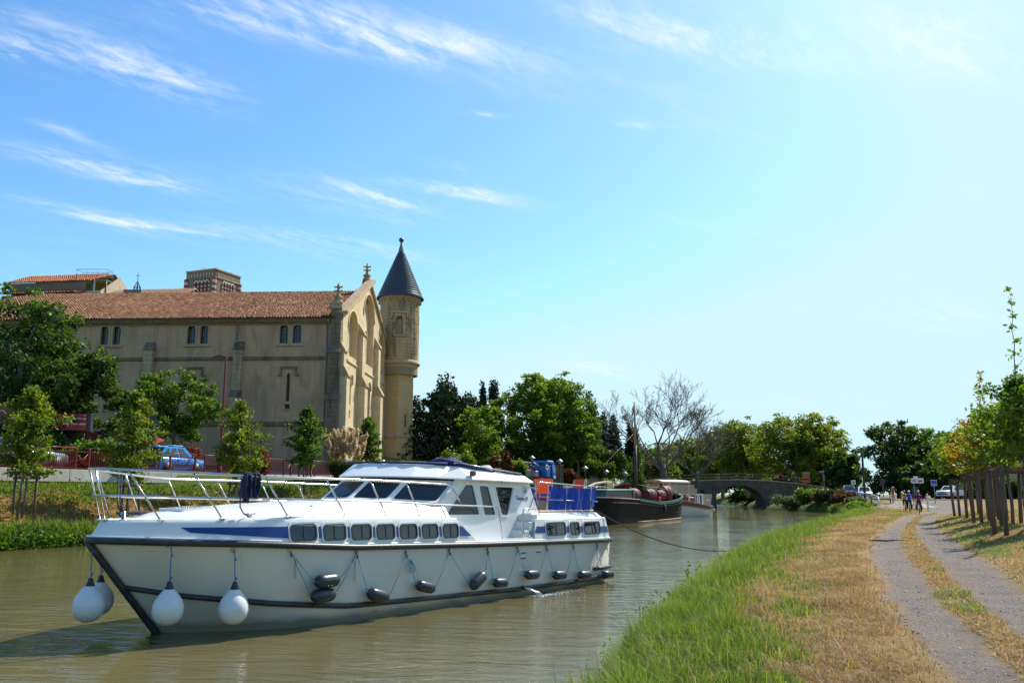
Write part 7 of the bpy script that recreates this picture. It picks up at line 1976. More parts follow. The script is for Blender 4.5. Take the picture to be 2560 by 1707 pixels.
def car(name, label, loc, rz, paint, Lc=4.2, Wc=1.76, H=1.6, clear=.24, bonnet=.98, cowl=(1.05, 1.0), roof=(.35, -1.35), tail=(-2.0, 1.05), rw=.33, wheels=(1.3, -1.25), group=None, cat='car', roofrack=False, door_open=False, bed=False):
    """X forward; bonnet/belt heights in metres"""
    t = thing(name, label, cat, loc, rz, group); h = Lc/2; w_ = Wc/2
    belt = bonnet+.02
    prof = [(h, clear+.12, clear+.50, .80), (h-.06, clear+.05, bonnet-.22, .9), (h-.35, clear, bonnet-.07, .97), (cowl[0], clear, bonnet, 1.0), (0, clear, belt, 1.0), (tail[0]+.25, clear, belt+.02, .99), (-h+.10, clear+.06, belt-.02, .95), (-h, clear+.16, belt-.18, .88)]
    if bed: prof = [(h, clear+.12, clear+.55, .82), (h-.06, clear+.05, bonnet-.18, .9), (h-.35, clear, bonnet-.05, .97), (cowl[0], clear, bonnet, 1.0), (0, clear, belt, 1.0), (tail[0], clear, belt, 1.0), (-h+.05, clear+.05, belt, .98), (-h, clear+.1, belt-.03, .97)]
    rows = []
    for x, z0, z1, k in prof:
        rows.append([(x, -w_*k*.86, z0), (x, -w_*k*.98, z0+(z1-z0)*.25), (x, -w_*k, z0+(z1-z0)*.6), (x, -w_*k*.97, z0+(z1-z0)*.9), (x, -w_*k*.88, z1), (x, w_*k*.88, z1), (x, w_*k*.97, z0+(z1-z0)*.9), (x, w_*k, z0+(z1-z0)*.6), (x, w_*k*.98, z0+(z1-z0)*.25), (x, w_*k*.86, z0)])
    body = MB().loft(rows, True, True, True, True).build('body', paint, t)
    # greenhouse
    xa, xb, xc, xd = cowl[0], roof[0], roof[1], tail[0]
    wt = w_*.74; wb2 = w_*.93
    gr = [(xa, belt-.02, wb2), (xb, H-.04, wt), ((xb+xc)/2, H, wt), (xc, H-.05, wt), (xd, belt, wb2*.97)]
    m = MB(); tp = [[(x, -ww, z), (x, ww, z)] for x, z, ww in gr]
    m.loft(tp, True)
    for sg in (-1, 1):
        m.add([(gr[0][0], sg*gr[0][2], belt-.03), (gr[1][0], sg*gr[1][2], gr[1][1]), (gr[2][0], sg*gr[2][2], gr[2][1]), (gr[3][0], sg*gr[3][2], gr[3][1]), (gr[4][0], sg*gr[4][2], belt-.03)], [(0, 1, 2, 3, 4)])
    m.build('cabin', paint, t)
    def sidept(u, v, sg, off):      # u along, v up on the cabin side
        xt = xa+(xd-xa)*u; lo = Vector((xt, sg*(wb2+off), belt)); hi = Vector((xb+(xc-xb)*u, sg*(wt+off), H-.05)); return lo.lerp(hi, v)
    for sg in (-1, 1):
        for u0, u1 in ((.10, .40), (.44, .70), (.74, .92)):
            v = [sidept(u0+.02, .10, sg, .012), sidept(u1, .10, sg, .012), sidept(u1, .88, sg, .012), sidept(u0+.05, .88, sg, .012)]
            MB().add(v, [(0, 1, 2, 3)]).build('side_window', 'car_glass', t)
        MB().cbox((cowl[0]-.30, sg*(w_+.08), belt+.06), (.16, .18, .13), ch=.03).build('door_mirror', 'car_trim', t)
        MB().cbox((.1, sg*(w_*.985+.004), clear+.33), (Lc*.42, .03, .06)).build('side_trim', 'car_trim', t)
        MB().cbox((-.45, sg*(w_*.99+.006), belt-.16), (.2, .03, .035)).build('door_handle', 'car_trim', t)
        MB().cbox((h-.16, sg*w_*.70, bonnet-.26), (.16, .34, .14), ch=.03).build('headlight', 'head_lamp', t)
        MB().cbox((-h+.05, sg*w_*.80, belt-.22), (.10, .2, .28), ch=.02).build('tail_light', 'tail_red', t)
        for xw in wheels:
            MX = Matrix.Translation((xw, sg*(w_-.10), rw)) @ Matrix.Rotation(R(90), 4, 'X')
            MB().lathe([(0, -.115), (rw+.09, -.115), (rw+.09, .115), (0, .115)], 22, (0, 0, 0), MX).build('wheel_arch', 'car_trim', t)
    off = Vector((.012, 0, .012))
    f0 = [Vector((xa, -wb2*.9, belt)), Vector((xa, wb2*.9, belt)), Vector((xb, wt*.92, H-.05)), Vector((xb, -wt*.92, H-.05))]
    c_ = sum(f0, Vector())/4; MB().add([c_+(p-c_)*.9+off for p in f0], [(0, 1, 2, 3)]).build('windscreen', 'car_glass', t)
    f1 = [Vector((xd, -wb2*.88, belt)), Vector((xd, wb2*.88, belt)), Vector((xc, wt*.92, H-.06)), Vector((xc, -wt*.92, H-.06))]
    c_ = sum(f1, Vector())/4; MB().add([c_+(p-c_)*.88+Vector((-.014, 0, .01)) for p in f1], [(0, 1, 2, 3)]).build('rear_window', 'car_glass', t)
    MB().cbox((h-.02, 0, clear+.28), (.10, Wc*.72, .16), ch=.03).build('front_bumper', 'car_trim', t); MB().cbox((-h+.03, 0, clear+.24), (.10, Wc*.80, .18), ch=.03).build('rear_bumper', 'car_trim', t)
    MB().cbox((-h+.0, 0, clear+.52), (.03, .5, .11)).build('number_plate', 'sign_white', t); MB().cbox((h+.01, 0, bonnet-.28), (.05, Wc*.42, .13)).build('grille', 'car_trim', t)
    for xw in wheels:
        for sg in (-1, 1): wheel(t, xw, sg*(w_-.09), rw, .2)
    if roofrack:
        for sg in (-1, 1): MB().tube([(roof[0]-.1, sg*wt*.92, H+.05), (roof[1]+.1, sg*wt*.92, H+.05)], .022, 6).build('roof_rail', 'paint_white', t)
    if door_open:
        M = Matrix.Translation((cowl[0]-.25, w_, clear+.1)) @ Matrix.Rotation(R(-62), 4, 'Z')
        d_ = MB().cbox((-.5, .03, .33), (1.0, .06, .68), M, ch=.02); d_.build('open_door', paint, t)
        MB().cbox((-.55, .03, .92), (.85, .03, .48), M).build('door_window', 'car_glass', t)
    return t
zq = 3.78
car('parked_car', 'silver off-road car behind the red fence at the left edge', (-28.3, 51.6, zq), FROT, 'paint_silver', 4.6, 1.86, 1.80, .34, 1.12, (1.0, 1.1), (.30, -1.7), (-2.2, 1.15), .39, (1.42, -1.38), roofrack=True)
bc_ = car('parked_car', 'bright blue hatchback parked behind the red fence', (-23.7, 62.0, zq), FROT, 'paint_blue', 4.3, 1.80, 1.72, .24, 1.0, (1.0, 1.0), (.25, -1.3), (-1.92, 1.05), .32, (1.27, -1.22), roofrack=True)
bc_.scale = (1.1, 1.1, 1.1)
car('moving_car', 'dark blue car with shiny roof on the bridge road', (49.0, 130.0, zr(49.0, 130)+.25), R(-98), 'paint_dark', 4.6, 1.9, 1.7, group='cars on the bridge road')
car('moving_car', 'white car facing the camera in front of the dark blue car', (48.9, 124.0, zr(48.9, 124)+.07), R(-106), 'paint_white', 4.5, 1.9, 1.65, group='cars on the bridge road')
car('parked_pickup', 'white pickup with its door open under the dark trees', (57.2, 116.5, zr(57.2, 116.5)+.05), R(-140), 'paint_white', 5.0, 1.82, 1.72, .38, 1.15, (.95, 1.1), (.35, -.55), (-.75, 1.15), .37, (1.55, -1.5), cat='pickup', door_open=True, bed=True)
# blue tow truck seen from behind
TK = thing('tow_truck', 'blue breakdown truck with crane gear seen from behind on the far quay', 'truck', (2.9, 94.0, 3.15), R(62))
m = MB(); m.loft([[(1.0, -1.05, .7), (1.0, -1.1, 1.5), (1.0, -1.0, 2.35), (1.0, 1.0, 2.35), (1.0, 1.1, 1.5), (1.0, 1.05, .7)], [(2.1, -1.05, .6), (2.1, -1.1, 1.5), (2.0, -.95, 2.3), (2.0, .95, 2.3), (2.1, 1.1, 1.5), (2.1, 1.05, .6)], [(2.7, -1.0, .5), (2.7, -1.05, 1.3), (2.45, -.9, 2.1), (2.45, .9, 2.1), (2.7, 1.05, 1.3), (2.7, 1.0, .5)]], False, True, True, True)
m.build('cab', 'paint_truck', TK)
MB().add([(1.15, -1.085, 1.55), (2.0, -1.075, 1.55), (1.92, -.985, 2.15), (1.15, -1.01, 2.2)], [(0, 1, 2, 3)]).build('side_window', 'car_glass', TK); MB().box(1.2, 2.5, -1.115, -1.09, .9, 1.15).build('white_stripe', 'sign_white', TK)
MB().box(-2.6, 1.0, -1.05, 1.05, .75, .95).build('flat_bed', 'car_trim', TK); MB().cbox((.3, 0, 1.6), (.9, 1.9, 1.2), ch=.05).build('equipment_box', 'paint_truck', TK)
MB().cbox((.75, 0, 2.58), (1.5, 2.0, .32), ch=.1).build('roof_fairing', 'paint_truck', TK)
MB().tube([(.0, -.3, 1.0), (-.8, -.3, 2.1), (-2.2, -.3, 2.5)], .09, 6).build('crane_arm', 'paint_truck', TK); MB().tube([(.0, .4, 1.0), (-.5, .4, 2.0), (-1.6, .4, 2.2)], .09, 6).build('crane_arm', 'car_trim', TK)
MB().cbox((-1.8, 0, 1.3), (.6, 1.2, .6), ch=.05).build('winch', 'grey_metal', TK)
MB().tube([(-.2+.25*math.cos(q), -.98, 2.0+.25*math.sin(q)) for q in [i*.5 for i in range(13)]], .05, 5).build('hose', 'sign_white', TK)
for xw in (1.6, -1.5):
    for sg in (-1, 1): wheel(TK, xw, sg*.95, .45, .3)
for sg in (-1, 1): MB().cbox((-2.62, sg*.8, .85), (.05, .35, .18)).build('tail_light', 'tail_red', TK)

# people: one skin-grown body each
mat('skin', (0.42, 0.22, 0.14), .6); mat('cloth_red', (0.42, 0.05, 0.03), .8); mat('cloth_tan', (0.45, 0.33, 0.24), .8); mat('cloth_blue', (0.01, 0.05, 0.42), .7); mat('cloth_yellow', (0.55, 0.28, 0.01), .7)
mat('cloth_pink', (0.28, 0.006, 0.11), .7); mat('cloth_black', (0.014, 0.014, 0.017), .75); mat('helmet_green', (0.18, 0.55, 0.10), .35); mat('helmet_red', (0.35, 0.02, 0.02), .35); mat('helmet_white', (0.6, 0.6, 0.6), .35); mat('hair', (0.03, 0.02, 0.015), .8); mat('hat_white', (0.6, 0.58, 0.54), .8)
def grow(name, verts, edges, radii, m, parent, root=0, sub=1):
    me = bpy.data.meshes.new(name); me.from_pydata(verts, edges, []); o = bpy.data.objects.new(name, me); link(o)
    md = o.modifiers.new('skin', 'SKIN'); md.use_smooth_shade = True
    for i, sv in enumerate(me.skin_vertices[0].data):
        r_ = radii[i]; sv.radius = r_ if isinstance(r_, tuple) else (r_, r_); sv.use_root = (i == root)
    sb = o.modifiers.new('sub', 'SUBSURF'); sb.levels = sb.render_levels = sub
    bpy.context.view_layer.update()
    nm_ = bpy.data.meshes.new_from_object(o.evaluated_get(bpy.context.evaluated_depsgraph_get())); bpy.data.objects.remove(o)
    nm_.materials.clear()
    for q in m: nm_.materials.append(MATS[q])
    no = bpy.data.objects.new(name, nm_); link(no, parent); return no
def paint_body(o, f):
    for p in o.data.polygons: p.material_index = f(p.center)
def hand(parent, p, d, side):
    """small open hand: palm and five separate fingers"""
    p = Vector(p); d = Vector(d).normalized(); s_ = d.cross(Vector((0, 0, 1)));
    s_ = s_.normalized() if s_.length > .1 else Vector((0, 1, 0))
    m = MB().tube([p, p+d*.05, p+d*.09], [.026, .038, .034], 6)
    for k, l in enumerate((.065, .075, .07, .055)):
        a = p+d*.085+s_*(.028-.019*k); m.tube([a, a+d*l*.55, a+d*l*.8+Vector((0, 0, -l*.4))], [.0095, .009, .007], 5)
    a = p+d*.03+s_*.035*side; m.tube([a, a+s_*.03*side+d*.025, a+s_*.035*side+d*.055], [.011, .010, .008], 5)
    return m.build('hand', 'skin', parent)
def head(parent, c, helmet=None, hat=None, face=(1, 0, 0)):
    c = Vector(c); q = Vector(face); a = math.atan2(q.y, q.x); M = Matrix.Translation(c) @ Matrix.Rotation(a, 4, 'Z')
    m = MB().lathe([(0, -.12), (.045, -.115), (.068, -.07), (.078, 0), (.078, .05), (.06, .095), (0, .115)], 14, (0, 0, 0), M)
    m.add([M @ Vector(p) for p in ((.07, -.016, -.005), (.07, .016, -.005), (.105, 0, -.035), (.074, 0, .03))], [(0, 1, 2), (0, 2, 3), (1, 3, 2)])
    for sg in (-1, 1): m.cbox((-.005, sg*.082, -.005), (.035, .016, .05), M, ch=.006)
    hd = m.build('head', 'skin', parent)
    e = MB()
    for sg in (-1, 1): e.cbox((.074, sg*.03, .01), (.01, .02, .012), M)
    e.cbox((.070, 0, -.065), (.012, .045, .01), M); e.build('face_marks', 'hair', hd)
    MB().lathe([(.082, -.03), (.086, .03), (.07, .1), (0, .122)], 14, (0, 0, 0), M @ Matrix.Translation((-.012, 0, .0))).build('hair', 'hair', hd)
    if helmet: MB().lathe([(.095, .02), (.115, .03), (.112, .08), (.085, .135), (.04, .16), (0, .165)], 16, (0, 0, 0), M @ Matrix.Diagonal((1.25, 1, 1, 1))).build('helmet', helmet, hd)
    if hat:
        MB().lathe([(.19, .045), (.185, .055), (.095, .065), (.09, .13), (.05, .15), (0, .152)], 18, (0, 0, 0), M).build('hat', hat, hd)
def bicycle(parent):
    for x in (-.52, .52):
        MX = Matrix.Translation((x, 0, .34)) @ Matrix.Rotation(R(90), 4, 'X')
        o = MB().tube([MX @ Vector((.34*math.cos(q), .34*math.sin(q), 0)) for q in [2*math.pi*i/26 for i in range(26)]], .018, 6, closed=True).build('wheel', 'tyre', parent)
        m = MB().lathe([(0, -.03), (.025, -.03), (.025, .03), (0, .03)], 8, (0, 0, 0), MX)
        for k in range(10):
            q = 2*math.pi*k/10; m.tube([MX @ Vector((0, 0, 0)), MX @ Vector((.33*math.cos(q), .33*math.sin(q), 0))], .003, 3)
        m.build('spokes', 'grey_metal', o)
    for a, b_ in (((-.12, 0, .30), (.36, 0, .84)), ((-.12, 0, .30), (-.22, 0, .82)), ((-.20, 0, .76), (.36, 0, .80)), ((-.52, 0, .34), (-.20, 0, .74)), ((-.52, 0, .34), (-.12, 0, .30)), ((.52, 0, .34), (.36, 0, .84))):
        MB().tube([a, b_], .018, 6).build('frame_tube', 'dark_metal', parent)
    MB().tube([(.36, 0, .84), (.36, 0, .98), (.40, 0, 1.02)], .015, 6).build('stem', 'dark_metal', parent); MB().tube([(.36, -.29, 1.02), (.41, -.12, 1.03), (.41, .12, 1.03), (.36, .29, 1.02)], .014, 6).build('handlebar', 'dark_metal', parent)
    MB().lathe([(0, -.03), (.09, -.02), (.10, .02), (.05, .045), (0, .05)], 12, (0, 0, 0), Matrix.Translation((-.24, 0, .90)) @ Matrix.Diagonal((1.3, .8, 1, 1))).build('saddle', 'car_trim', parent)
    MB().tube([(-.22, 0, .80), (-.24, 0, .9)], .014, 6).build('seat_post', 'dark_metal', parent)
    MB().lathe([(0, -.01), (.09, -.01), (.09, .01), (0, .01)], 16, (0, 0, 0), Matrix.Translation((-.12, -.05, .30)) @ Matrix.Rotation(R(90), 4, 'X')).build('chainring', 'grey_metal', parent)
    MB().tube([(-.12, -.1, .30), (-.06, -.12, .15)], .012, 5).build('crank', 'grey_metal', parent); MB().tube([(-.12, .1, .30), (-.18, .12, .45)], .012, 5).build('crank', 'grey_metal', parent)
    MB().cbox((-.55, 0, .74), (.42, .14, .03)).build('luggage_rack', 'dark_metal', parent)
def cyclist(label_b, label_p, x, y, rz, shirt, helmet, bag=None, z=None):
    z = zr(x, y)+.01 if z is None else z
    b_ = thing('bicycle', label_b, 'bicycle', (x, y, z), rz, 'touring bicycles on the path'); bicycle(b_)
    if bag:
        for sg in (-1, 1): MB().cbox((-.56, sg*.17, .52), (.36, .15, .36), ch=.04).build('pannier', bag, b_)
    p = thing('person', label_p, 'person', (x, y, z), rz)
    V_ = [(-.22, 0, .98), (-.14, 0, 1.16), (-.02, 0, 1.34), (.05, 0, 1.46), (.09, 0, 1.54), (-.20, -.09, .96), (.06, -.12, .66), (-.07, -.13, .24), (.04, -.13, .19), (-.20, .09, .96), (.14, .12, .84), (-.13, .13, .54), (-.03, .13, .48), (.04, -.19, 1.42), (.16, -.26, 1.22), (.35, -.26, 1.07), (.04, .19, 1.42), (.16, .26, 1.22), (.35, .26, 1.07)]
    E_ = [(0, 1), (1, 2), (2, 3), (3, 4), (0, 5), (5, 6), (6, 7), (7, 8), (0, 9), (9, 10), (10, 11), (11, 12), (3, 13), (13, 14), (14, 15), (3, 16), (16, 17), (17, 18)]
    r_ = [.15, .14, .16, .12, .055, .10, .075, .045, .04, .10, .075, .045, .04, .065, .045, .032, .065, .045, .032]
    o = grow('body', V_, E_, r_, ['skin', shirt, 'cloth_black'], p)
    paint_body(o, lambda c: 1 if (c.z > 1.0 and c.x < .17 and c.z < 1.5) else (2 if c.z > .60 and c.x < .2 and c.z < 1.05 else (0 if c.z > .28 else 2)))
    head(p, (.14, 0, 1.66), helmet)
    for sg, s in ((-1, -1), (1, 1)): hand(p, (.33, sg*.26, 1.07), (.9, 0, -.25), -s)
    return p
HD = math.atan2(.9, .43)
cyclist('loaded touring bicycle with dark panniers ridden by the green-helmeted rider', 'person in magenta top and green helmet riding away on the path', 31.6, 69.5, HD, 'cloth_pink', 'helmet_green', 'cloth_black')
cyclist('touring bicycle with black bags under the blue-jacketed rider', 'person in blue jacket riding the left bicycle away', 33.9, 76.3, HD, 'cloth_blue', 'helmet_white', 'cloth_black')
cyclist('bicycle ridden farther ahead under the yellow-topped rider', 'person in yellow top with red helmet riding just ahead of the blue one', 34.7, 79.0, HD, 'cloth_yellow', 'helmet_red', None)
px, py = 41.8, 98.0
p = thing('person', 'person in red top, pale trousers and white hat walking by the barrier', 'person', (px, py, zr(px, py)+.03), R(-95))
V_ = [(0, 0, .92), (0, 0, 1.10), (.01, 0, 1.28), (.01, 0, 1.40), (.02, 0, 1.49), (0, -.10, .88), (.10, -.10, .48), (.06, -.10, .08), (.17, -.10, .04), (0, .10, .88), (-.04, .10, .48), (-.16, .10, .10), (-.06, .10, .05), (0, -.19, 1.37), (-.05, -.24, 1.10), (.04, -.24, .88), (0, .19, 1.37), (.03, .24, 1.10), (.12, .23, .90)]
E_ = [(0, 1), (1, 2), (2, 3), (3, 4), (0, 5), (5, 6), (6, 7), (7, 8), (0, 9), (9, 10), (10, 11), (11, 12), (3, 13), (13, 14), (14, 15), (3, 16), (16, 17), (17, 18)]
r_ = [.15, .135, .155, .12, .055, .10, .07, .05, .045, .10, .07, .05, .045, .06, .045, .034, .06, .045, .034]
o = grow('body', V_, E_, r_, ['skin', 'cloth_red', 'cloth_tan', 'cloth_black'], p); paint_body(o, lambda c: 1 if (c.z > .95 and c.z < 1.45 and abs(c.y) < .27 and not (c.z < 1.12 and abs(c.y) > .2)) else (2 if .1 < c.z <= .98 and abs(c.y) < .2 else (3 if c.z <= .1 else 0)))
head(p, (.03, 0, 1.62), None, 'hat_white')
hand(p, (.05, -.24, .87), (.1, 0, -1), 1); hand(p, (.13, .23, .89), (.15, 0, -1), -1)
# ------------------------------------------------------------------ grass, weeds and pebbles
def blademat(name, g0, g1, d0, d1):
    m, n, l, b = _base(name)
    at = n.new('ShaderNodeAttribute'); at.attribute_name = 'tint'
    colr = ramp(n, l, at.outputs['Fac'], [(0.0, g0), (.42, g1), (.58, d0), (1.0, d1)])
    l.new(colr, b.inputs['Base Color']); b.inputs['Roughness'].default_value = .55; b.inputs['Specular IOR Level'].default_value = .3
    tr = n.new('ShaderNodeBsdfTranslucent'); l.new(mixc(n, l, 1.0, colr, (1.35, 1.45, .7), 'MULTIPLY'), tr.inputs['Color'])
    mx = n.new('ShaderNodeMixShader'); mx.inputs[0].default_value = .45
    l.new(b.outputs[0], mx.inputs[1]); l.new(tr.outputs[0], mx.inputs[2]); l.new(mx.outputs[0], n['Material Output'].inputs['Surface'])
blademat('grass_blade', (0.070, 0.135, 0.012), (0.235, 0.29, 0.036), (0.20, 0.090, 0.030), (0.50, 0.335, 0.165))
def blades(name, P, h, wd, tint, seed, label, lean=.45, cat='grass'):
    """three-segment bent blade at each root point"""
    g = np.random.default_rng(seed); n = len(P)
    q = g.uniform(0, 2*math.pi, n); side = np.stack([-np.sin(q), np.cos(q), 0*q], 1); out = np.stack([np.cos(q), np.sin(q), 0*q], 1)
    ln = np.abs(g.normal(1, .5, n)*lean)[:, None]; h = h[:, None]; w_ = wd[:, None]
    up = np.array([0, 0, 1.0])
    p1 = P+up*h*.55+out*h*ln*.25; p2 = P+up*h*(1-.25*ln)+out*h*ln*.95
    V = np.stack([P-side*w_, P+side*w_, p1-side*w_*.75, p1+side*w_*.75, p2], 1).reshape(-1, 3)
    b_ = (np.arange(n)*5)[:, None]
    F = np.concatenate([np.stack([b_+0, b_+1, b_+3], 2), np.stack([b_+0, b_+3, b_+2], 2), np.stack([b_+2, b_+3, b_+4], 2)], 1).reshape(-1, 3)
    o = np_obj(name, V, F, 'grass_blade', None, np.repeat(tint, 3)); return tag(o, label, cat, kind='stuff')
def scatter_right(n, s0, s1, tf0, tf1, seed, bias=1.0):
    g = np.random.default_rng(seed); s = s0+(s1-s0)*g.random(n)**bias
    t = tf0(s)+(tf1(s)-tf0(s))*g.random(n)
    return s, t, g
def right_points(s, t):
    x, y = XY(s, t); return np.stack([x, y, h_right(s, t)-.012], 1)
allP, allh, allw, allt = [], [], [], []
for k, (n, s0, s1) in enumerate(((95000, 6.0, 13.5), (80000, 13.5, 24), (62000, 24, 42), (52000, 42, 86), (26000, 86, 128))):
    s, t, g = scatter_right(n, s0, s1, lambda s: tR(s)+.12, lambda s: np.where(s < 86, pL(s)+.15, tR(s)+7), 200+k)
    dry = dry_f(s, t); d = t-tR(s); pth = path_f(s, t)
    keep = (g.random(n) < np.where(dry > .5, .9, 1.0)) & ((pth < .3) | (s > 86)) & (g.random(n) < 1-.75*edge_f(s, t))
    s, t, dry, d = s[keep], t[keep], dry[keep], d[keep]; m_ = len(s); sc_ = (1, 1.2, 1.7, 2.6, 4.5)[k]
    isdry = g.random(m_) < np.clip(dry*1.0+.06*(d > 1), .03, .95)
    hgt = np.where(isdry, g.uniform(.03, .10, m_), g.uniform(.10, .36, m_)*np.clip(1.45-.42*d, .22, 1.3))
    hgt *= np.clip(.15+1.0*fbm(s*1.1, t*1.1)+1.0*vnoise(s*4.5, t*4.5), .35, 1.7)*(1+.1*(sc_-1))
    stalk = g.random(m_) < .012; hgt = np.where(stalk, g.uniform(.25, .5, m_)*np.clip(1.3-.2*d, .4, 1), hgt); isdry = isdry | stalk
    allP.append(right_points(s, t)); allh.append(hgt); allw.append(g.uniform(.0026, .0055, m_)*sc_)
    brn = np.clip(fbm(s*.7+21, t*1.1+5)*1.5-.35+g.normal(0, .16, m_), 0, 1)
    allt.append(np.where(isdry, .56+.44*brn, g.uniform(0, .46, m_)))
P = np.concatenate(allP); TT = np.concatenate(allt); blades('grass', P, np.concatenate(allh), np.concatenate(allw)*np.where(TT > .5, .75, 1), TT, 1, 'green and sun-dried grass covering the near bank beside the path', np.where(TT > .5, 1.5, .55))
# median strip and right-hand slope
allP, allh, allw, allt = [], [], [], []
for k, (n, s0, s1, a, b_) in enumerate(((26000, 7, 30, lambda s: pL(s)+(pR(s)-pL(s))*.33, lambda s: pL(s)+(pR(s)-pL(s))*.62), (14000, 30, 80, lambda s: pL(s)+(pR(s)-pL(s))*.33, lambda s: pL(s)+(pR(s)-pL(s))*.62), (60000, 12, 34, lambda s: pR(s)-.1, lambda s: pR(s)+5.5), (52000, 34, 86, lambda s: pR(s)-.1, lambda s: pR(s)+7))):
    s, t, g = scatter_right(n, s0, s1, a, b_, 300+k)
    keep = path_f(s, t) < .35; s, t = s[keep], t[keep]; m_ = len(s); sc_ = (1, 1.9, 1.4, 2.4)[k]
    dry = dry_f(s, t); gp = np.clip((fbm(s*.6+40, t*.8+11)-.60)*7, 0, .85) if k >= 2 else np.clip((fbm(s*.9+3, t*.9+1)-.66)*5, 0, .3)
    isdry = g.random(m_) > gp*.95
    hgt = np.where(isdry, g.uniform(.03, .09, m_), g.uniform(.06, .2, m_))
    allP.append(right_points(s, t)); allh.append(hgt); allw.append(g.uniform(.003, .006, m_)*sc_); allt.append(np.where(isdry, g.uniform(.55, 1, m_), g.uniform(0, .45, m_)))
blades('dry_grass', np.concatenate(allP), np.concatenate(allh), np.concatenate(allw), np.concatenate(allt), 2, 'short straw-coloured grass between the wheel ruts and up the right slope', 1.3)
# far bank growth
g = np.random.default_rng(401); n = 70000
s = g.uniform(18, 66, n); d = g.random(n)**1.1*7.6
x, y = XY(s, tL(s)-d); Z = h_left(s, d)
dr = dry_left(s, tL(s)-d); isdry = g.random(n) < np.clip(dr*1.3+.25*(d > 1.4), .08, .95)
lush = np.exp(-((d-.7)/.9)**2)
h_ = np.where(isdry, g.uniform(.08, .25, n), g.uniform(.15, .4, n))*(1+1.6*lush)*np.clip(.4+1.2*fbm(s*.8, d*.9), .4, 1.6)
blades('bank_grass', np.stack([x, y, Z-.03], 1), h_, g.uniform(.012, .024, n), np.where(isdry, g.uniform(.55, .9, n), g.uniform(0, .4, n)), 5, 'rough dry and green growth on the sloping far bank', .5)
# leafy fringe at the far waterline
g = np.random.default_rng(77); n = 26000
s = g.uniform(20, 62, n); d = np.abs(g.normal(.35, .5, n)); x, y = XY(s, tL(s)-d+.15)
hh = (.15+.6*fbm(s*.9, d*0))*g.random(n)*1.0
V, F = leaf_quads(np.stack([x, y, np.maximum(h_left(s, d), 0)+hh], 1), .13, g, .2); tag(np_obj('bank_weeds', V, F, 'leaf_mid', None, np.clip(g.normal(.35, .22, n), 0, 1)), 'leafy green weeds along the far waterline', 'weeds', kind='stuff')
n = 9000; s = g.uniform(22, 64, n); d = g.normal(5.2, 1.0, n); x, y = XY(s, tL(s)-d); hh = g.random(n)*np.clip(fbm(s*.5+7, d*.5)-.35, 0, 1)*1.2
V, F = leaf_quads(np.stack([x, y, h_left(s, d)+hh], 1), .14, g, .2); tag(np_obj('bank_scrub', V, F, 'leaf_mid', None, np.clip(g.normal(.3, .2, n), 0, 1)), 'low dark scrub below the concrete kerb', 'scrub', kind='stuff')
# pebbles on the ruts
g = np.random.default_rng(88); n = 42000
s = 6.5+40*g.random(n)**1.7; w = g.random(n); t = pL(s)+(pR(s)-pL(s))*(w*1.1-.05)
keep = (path_f(s, t) > .4) & (g.random(n) < .35+.65*fbm(s*1.1, t*2)); s, t = s[keep], t[keep]; n = len(s)
r_ = g.gamma(1.6, .0042, n).clip(.002, .028)*(1+s*.012); x, y = XY(s, t); C = np.stack([x, y, h_right(s, t)-r_*.1], 1)
dirs = np.array([(1, 0, 0), (0, 1, 0), (-1, 0, 0), (0, -1, 0), (0, 0, .7), (0, 0, -.5)], float)
V = C[:, None]+dirs[None]*r_[:, None, None]*g.uniform(.6, 1.3, (n, 6, 1)); b_ = (np.arange(n)*6)[:, None, None]
F = (b_+np.array([(0, 1, 4), (1, 2, 4), (2, 3, 4), (3, 0, 4), (1, 0, 5), (2, 1, 5), (3, 2, 5), (0, 3, 5)])[None]).reshape(-1, 3)
m, nn_, l, b = _base('pebble'); at = nn_.new('ShaderNodeAttribute'); at.attribute_name = 'tint'; l.new(ramp(nn_, l, at.outputs['Fac'], [(0, (.10, .088, .078)), (.5, (.26, .23, .21)), (1, (.48, .44, .40))]), b.inputs['Base Color']); b.inputs['Roughness'].default_value = .85
tag(np_obj('gravel', V.reshape(-1, 3), F, 'pebble', None, np.repeat(g.random(n)**1.3, 8)), 'loose grey gravel lying in the wheel ruts', 'gravel', kind='stuff')
# taller stems and weeds at the near water edge
def weed(label, s0, d0, h, n, seed, mm='leaf_mid', lf=.06, spread=.4):
    gg = random.Random(seed); t0 = float(tR(s0))+d0; x, y = XY(s0, t0); o = thing('waterside_weed', label, 'plant', (x, y, float(h_right(s0, t0))), 0, 'weeds at the water edge')
    gn = np.random.default_rng(seed); pts = []
    for k in range(n):
        q = gg.uniform(0, 6.28); e = Vector((math.cos(q)*spread*gg.uniform(.3, 1)*h, math.sin(q)*spread*gg.uniform(.3, 1)*h, h*gg.uniform(.6, 1)))
        pth = limb_path((gg.uniform(-.08, .08), gg.uniform(-.08, .08), -.03), e, gg, .12, 5)
        MB().tube(pth, [.006, .005, .004, .003, .002, .0015], 4).build('stem', 'twig_dark' if lf > .03 else 'leaf_grey', o)
        for i in range(1, 6):
            for j in range(4): pts.append(tuple(pth[i]+Vector((gg.gauss(0, .03), gg.gauss(0, .03), gg.gauss(0, .03)))))
    if lf > 0:
        V, F = leaf_quads(np.array(pts), lf, gn, .2); np_obj('leaves', V, F, mm, o, gn.random(len(pts)))
weed('leafy twig leaning over the water below the mooring line', 22.6, -.02, 1.0, 5, 1, 'leaf_mid', .075)
weed('tall thin seed stems at the water, nearest the picture bottom', 13.0, .12, .85, 9, 2, 'leaf_grey', .02, .3)
weed('spindly weed beside the green tuft at the water edge', 15.2, .10, .8, 7, 3, 'leaf_dark', .045, .3)
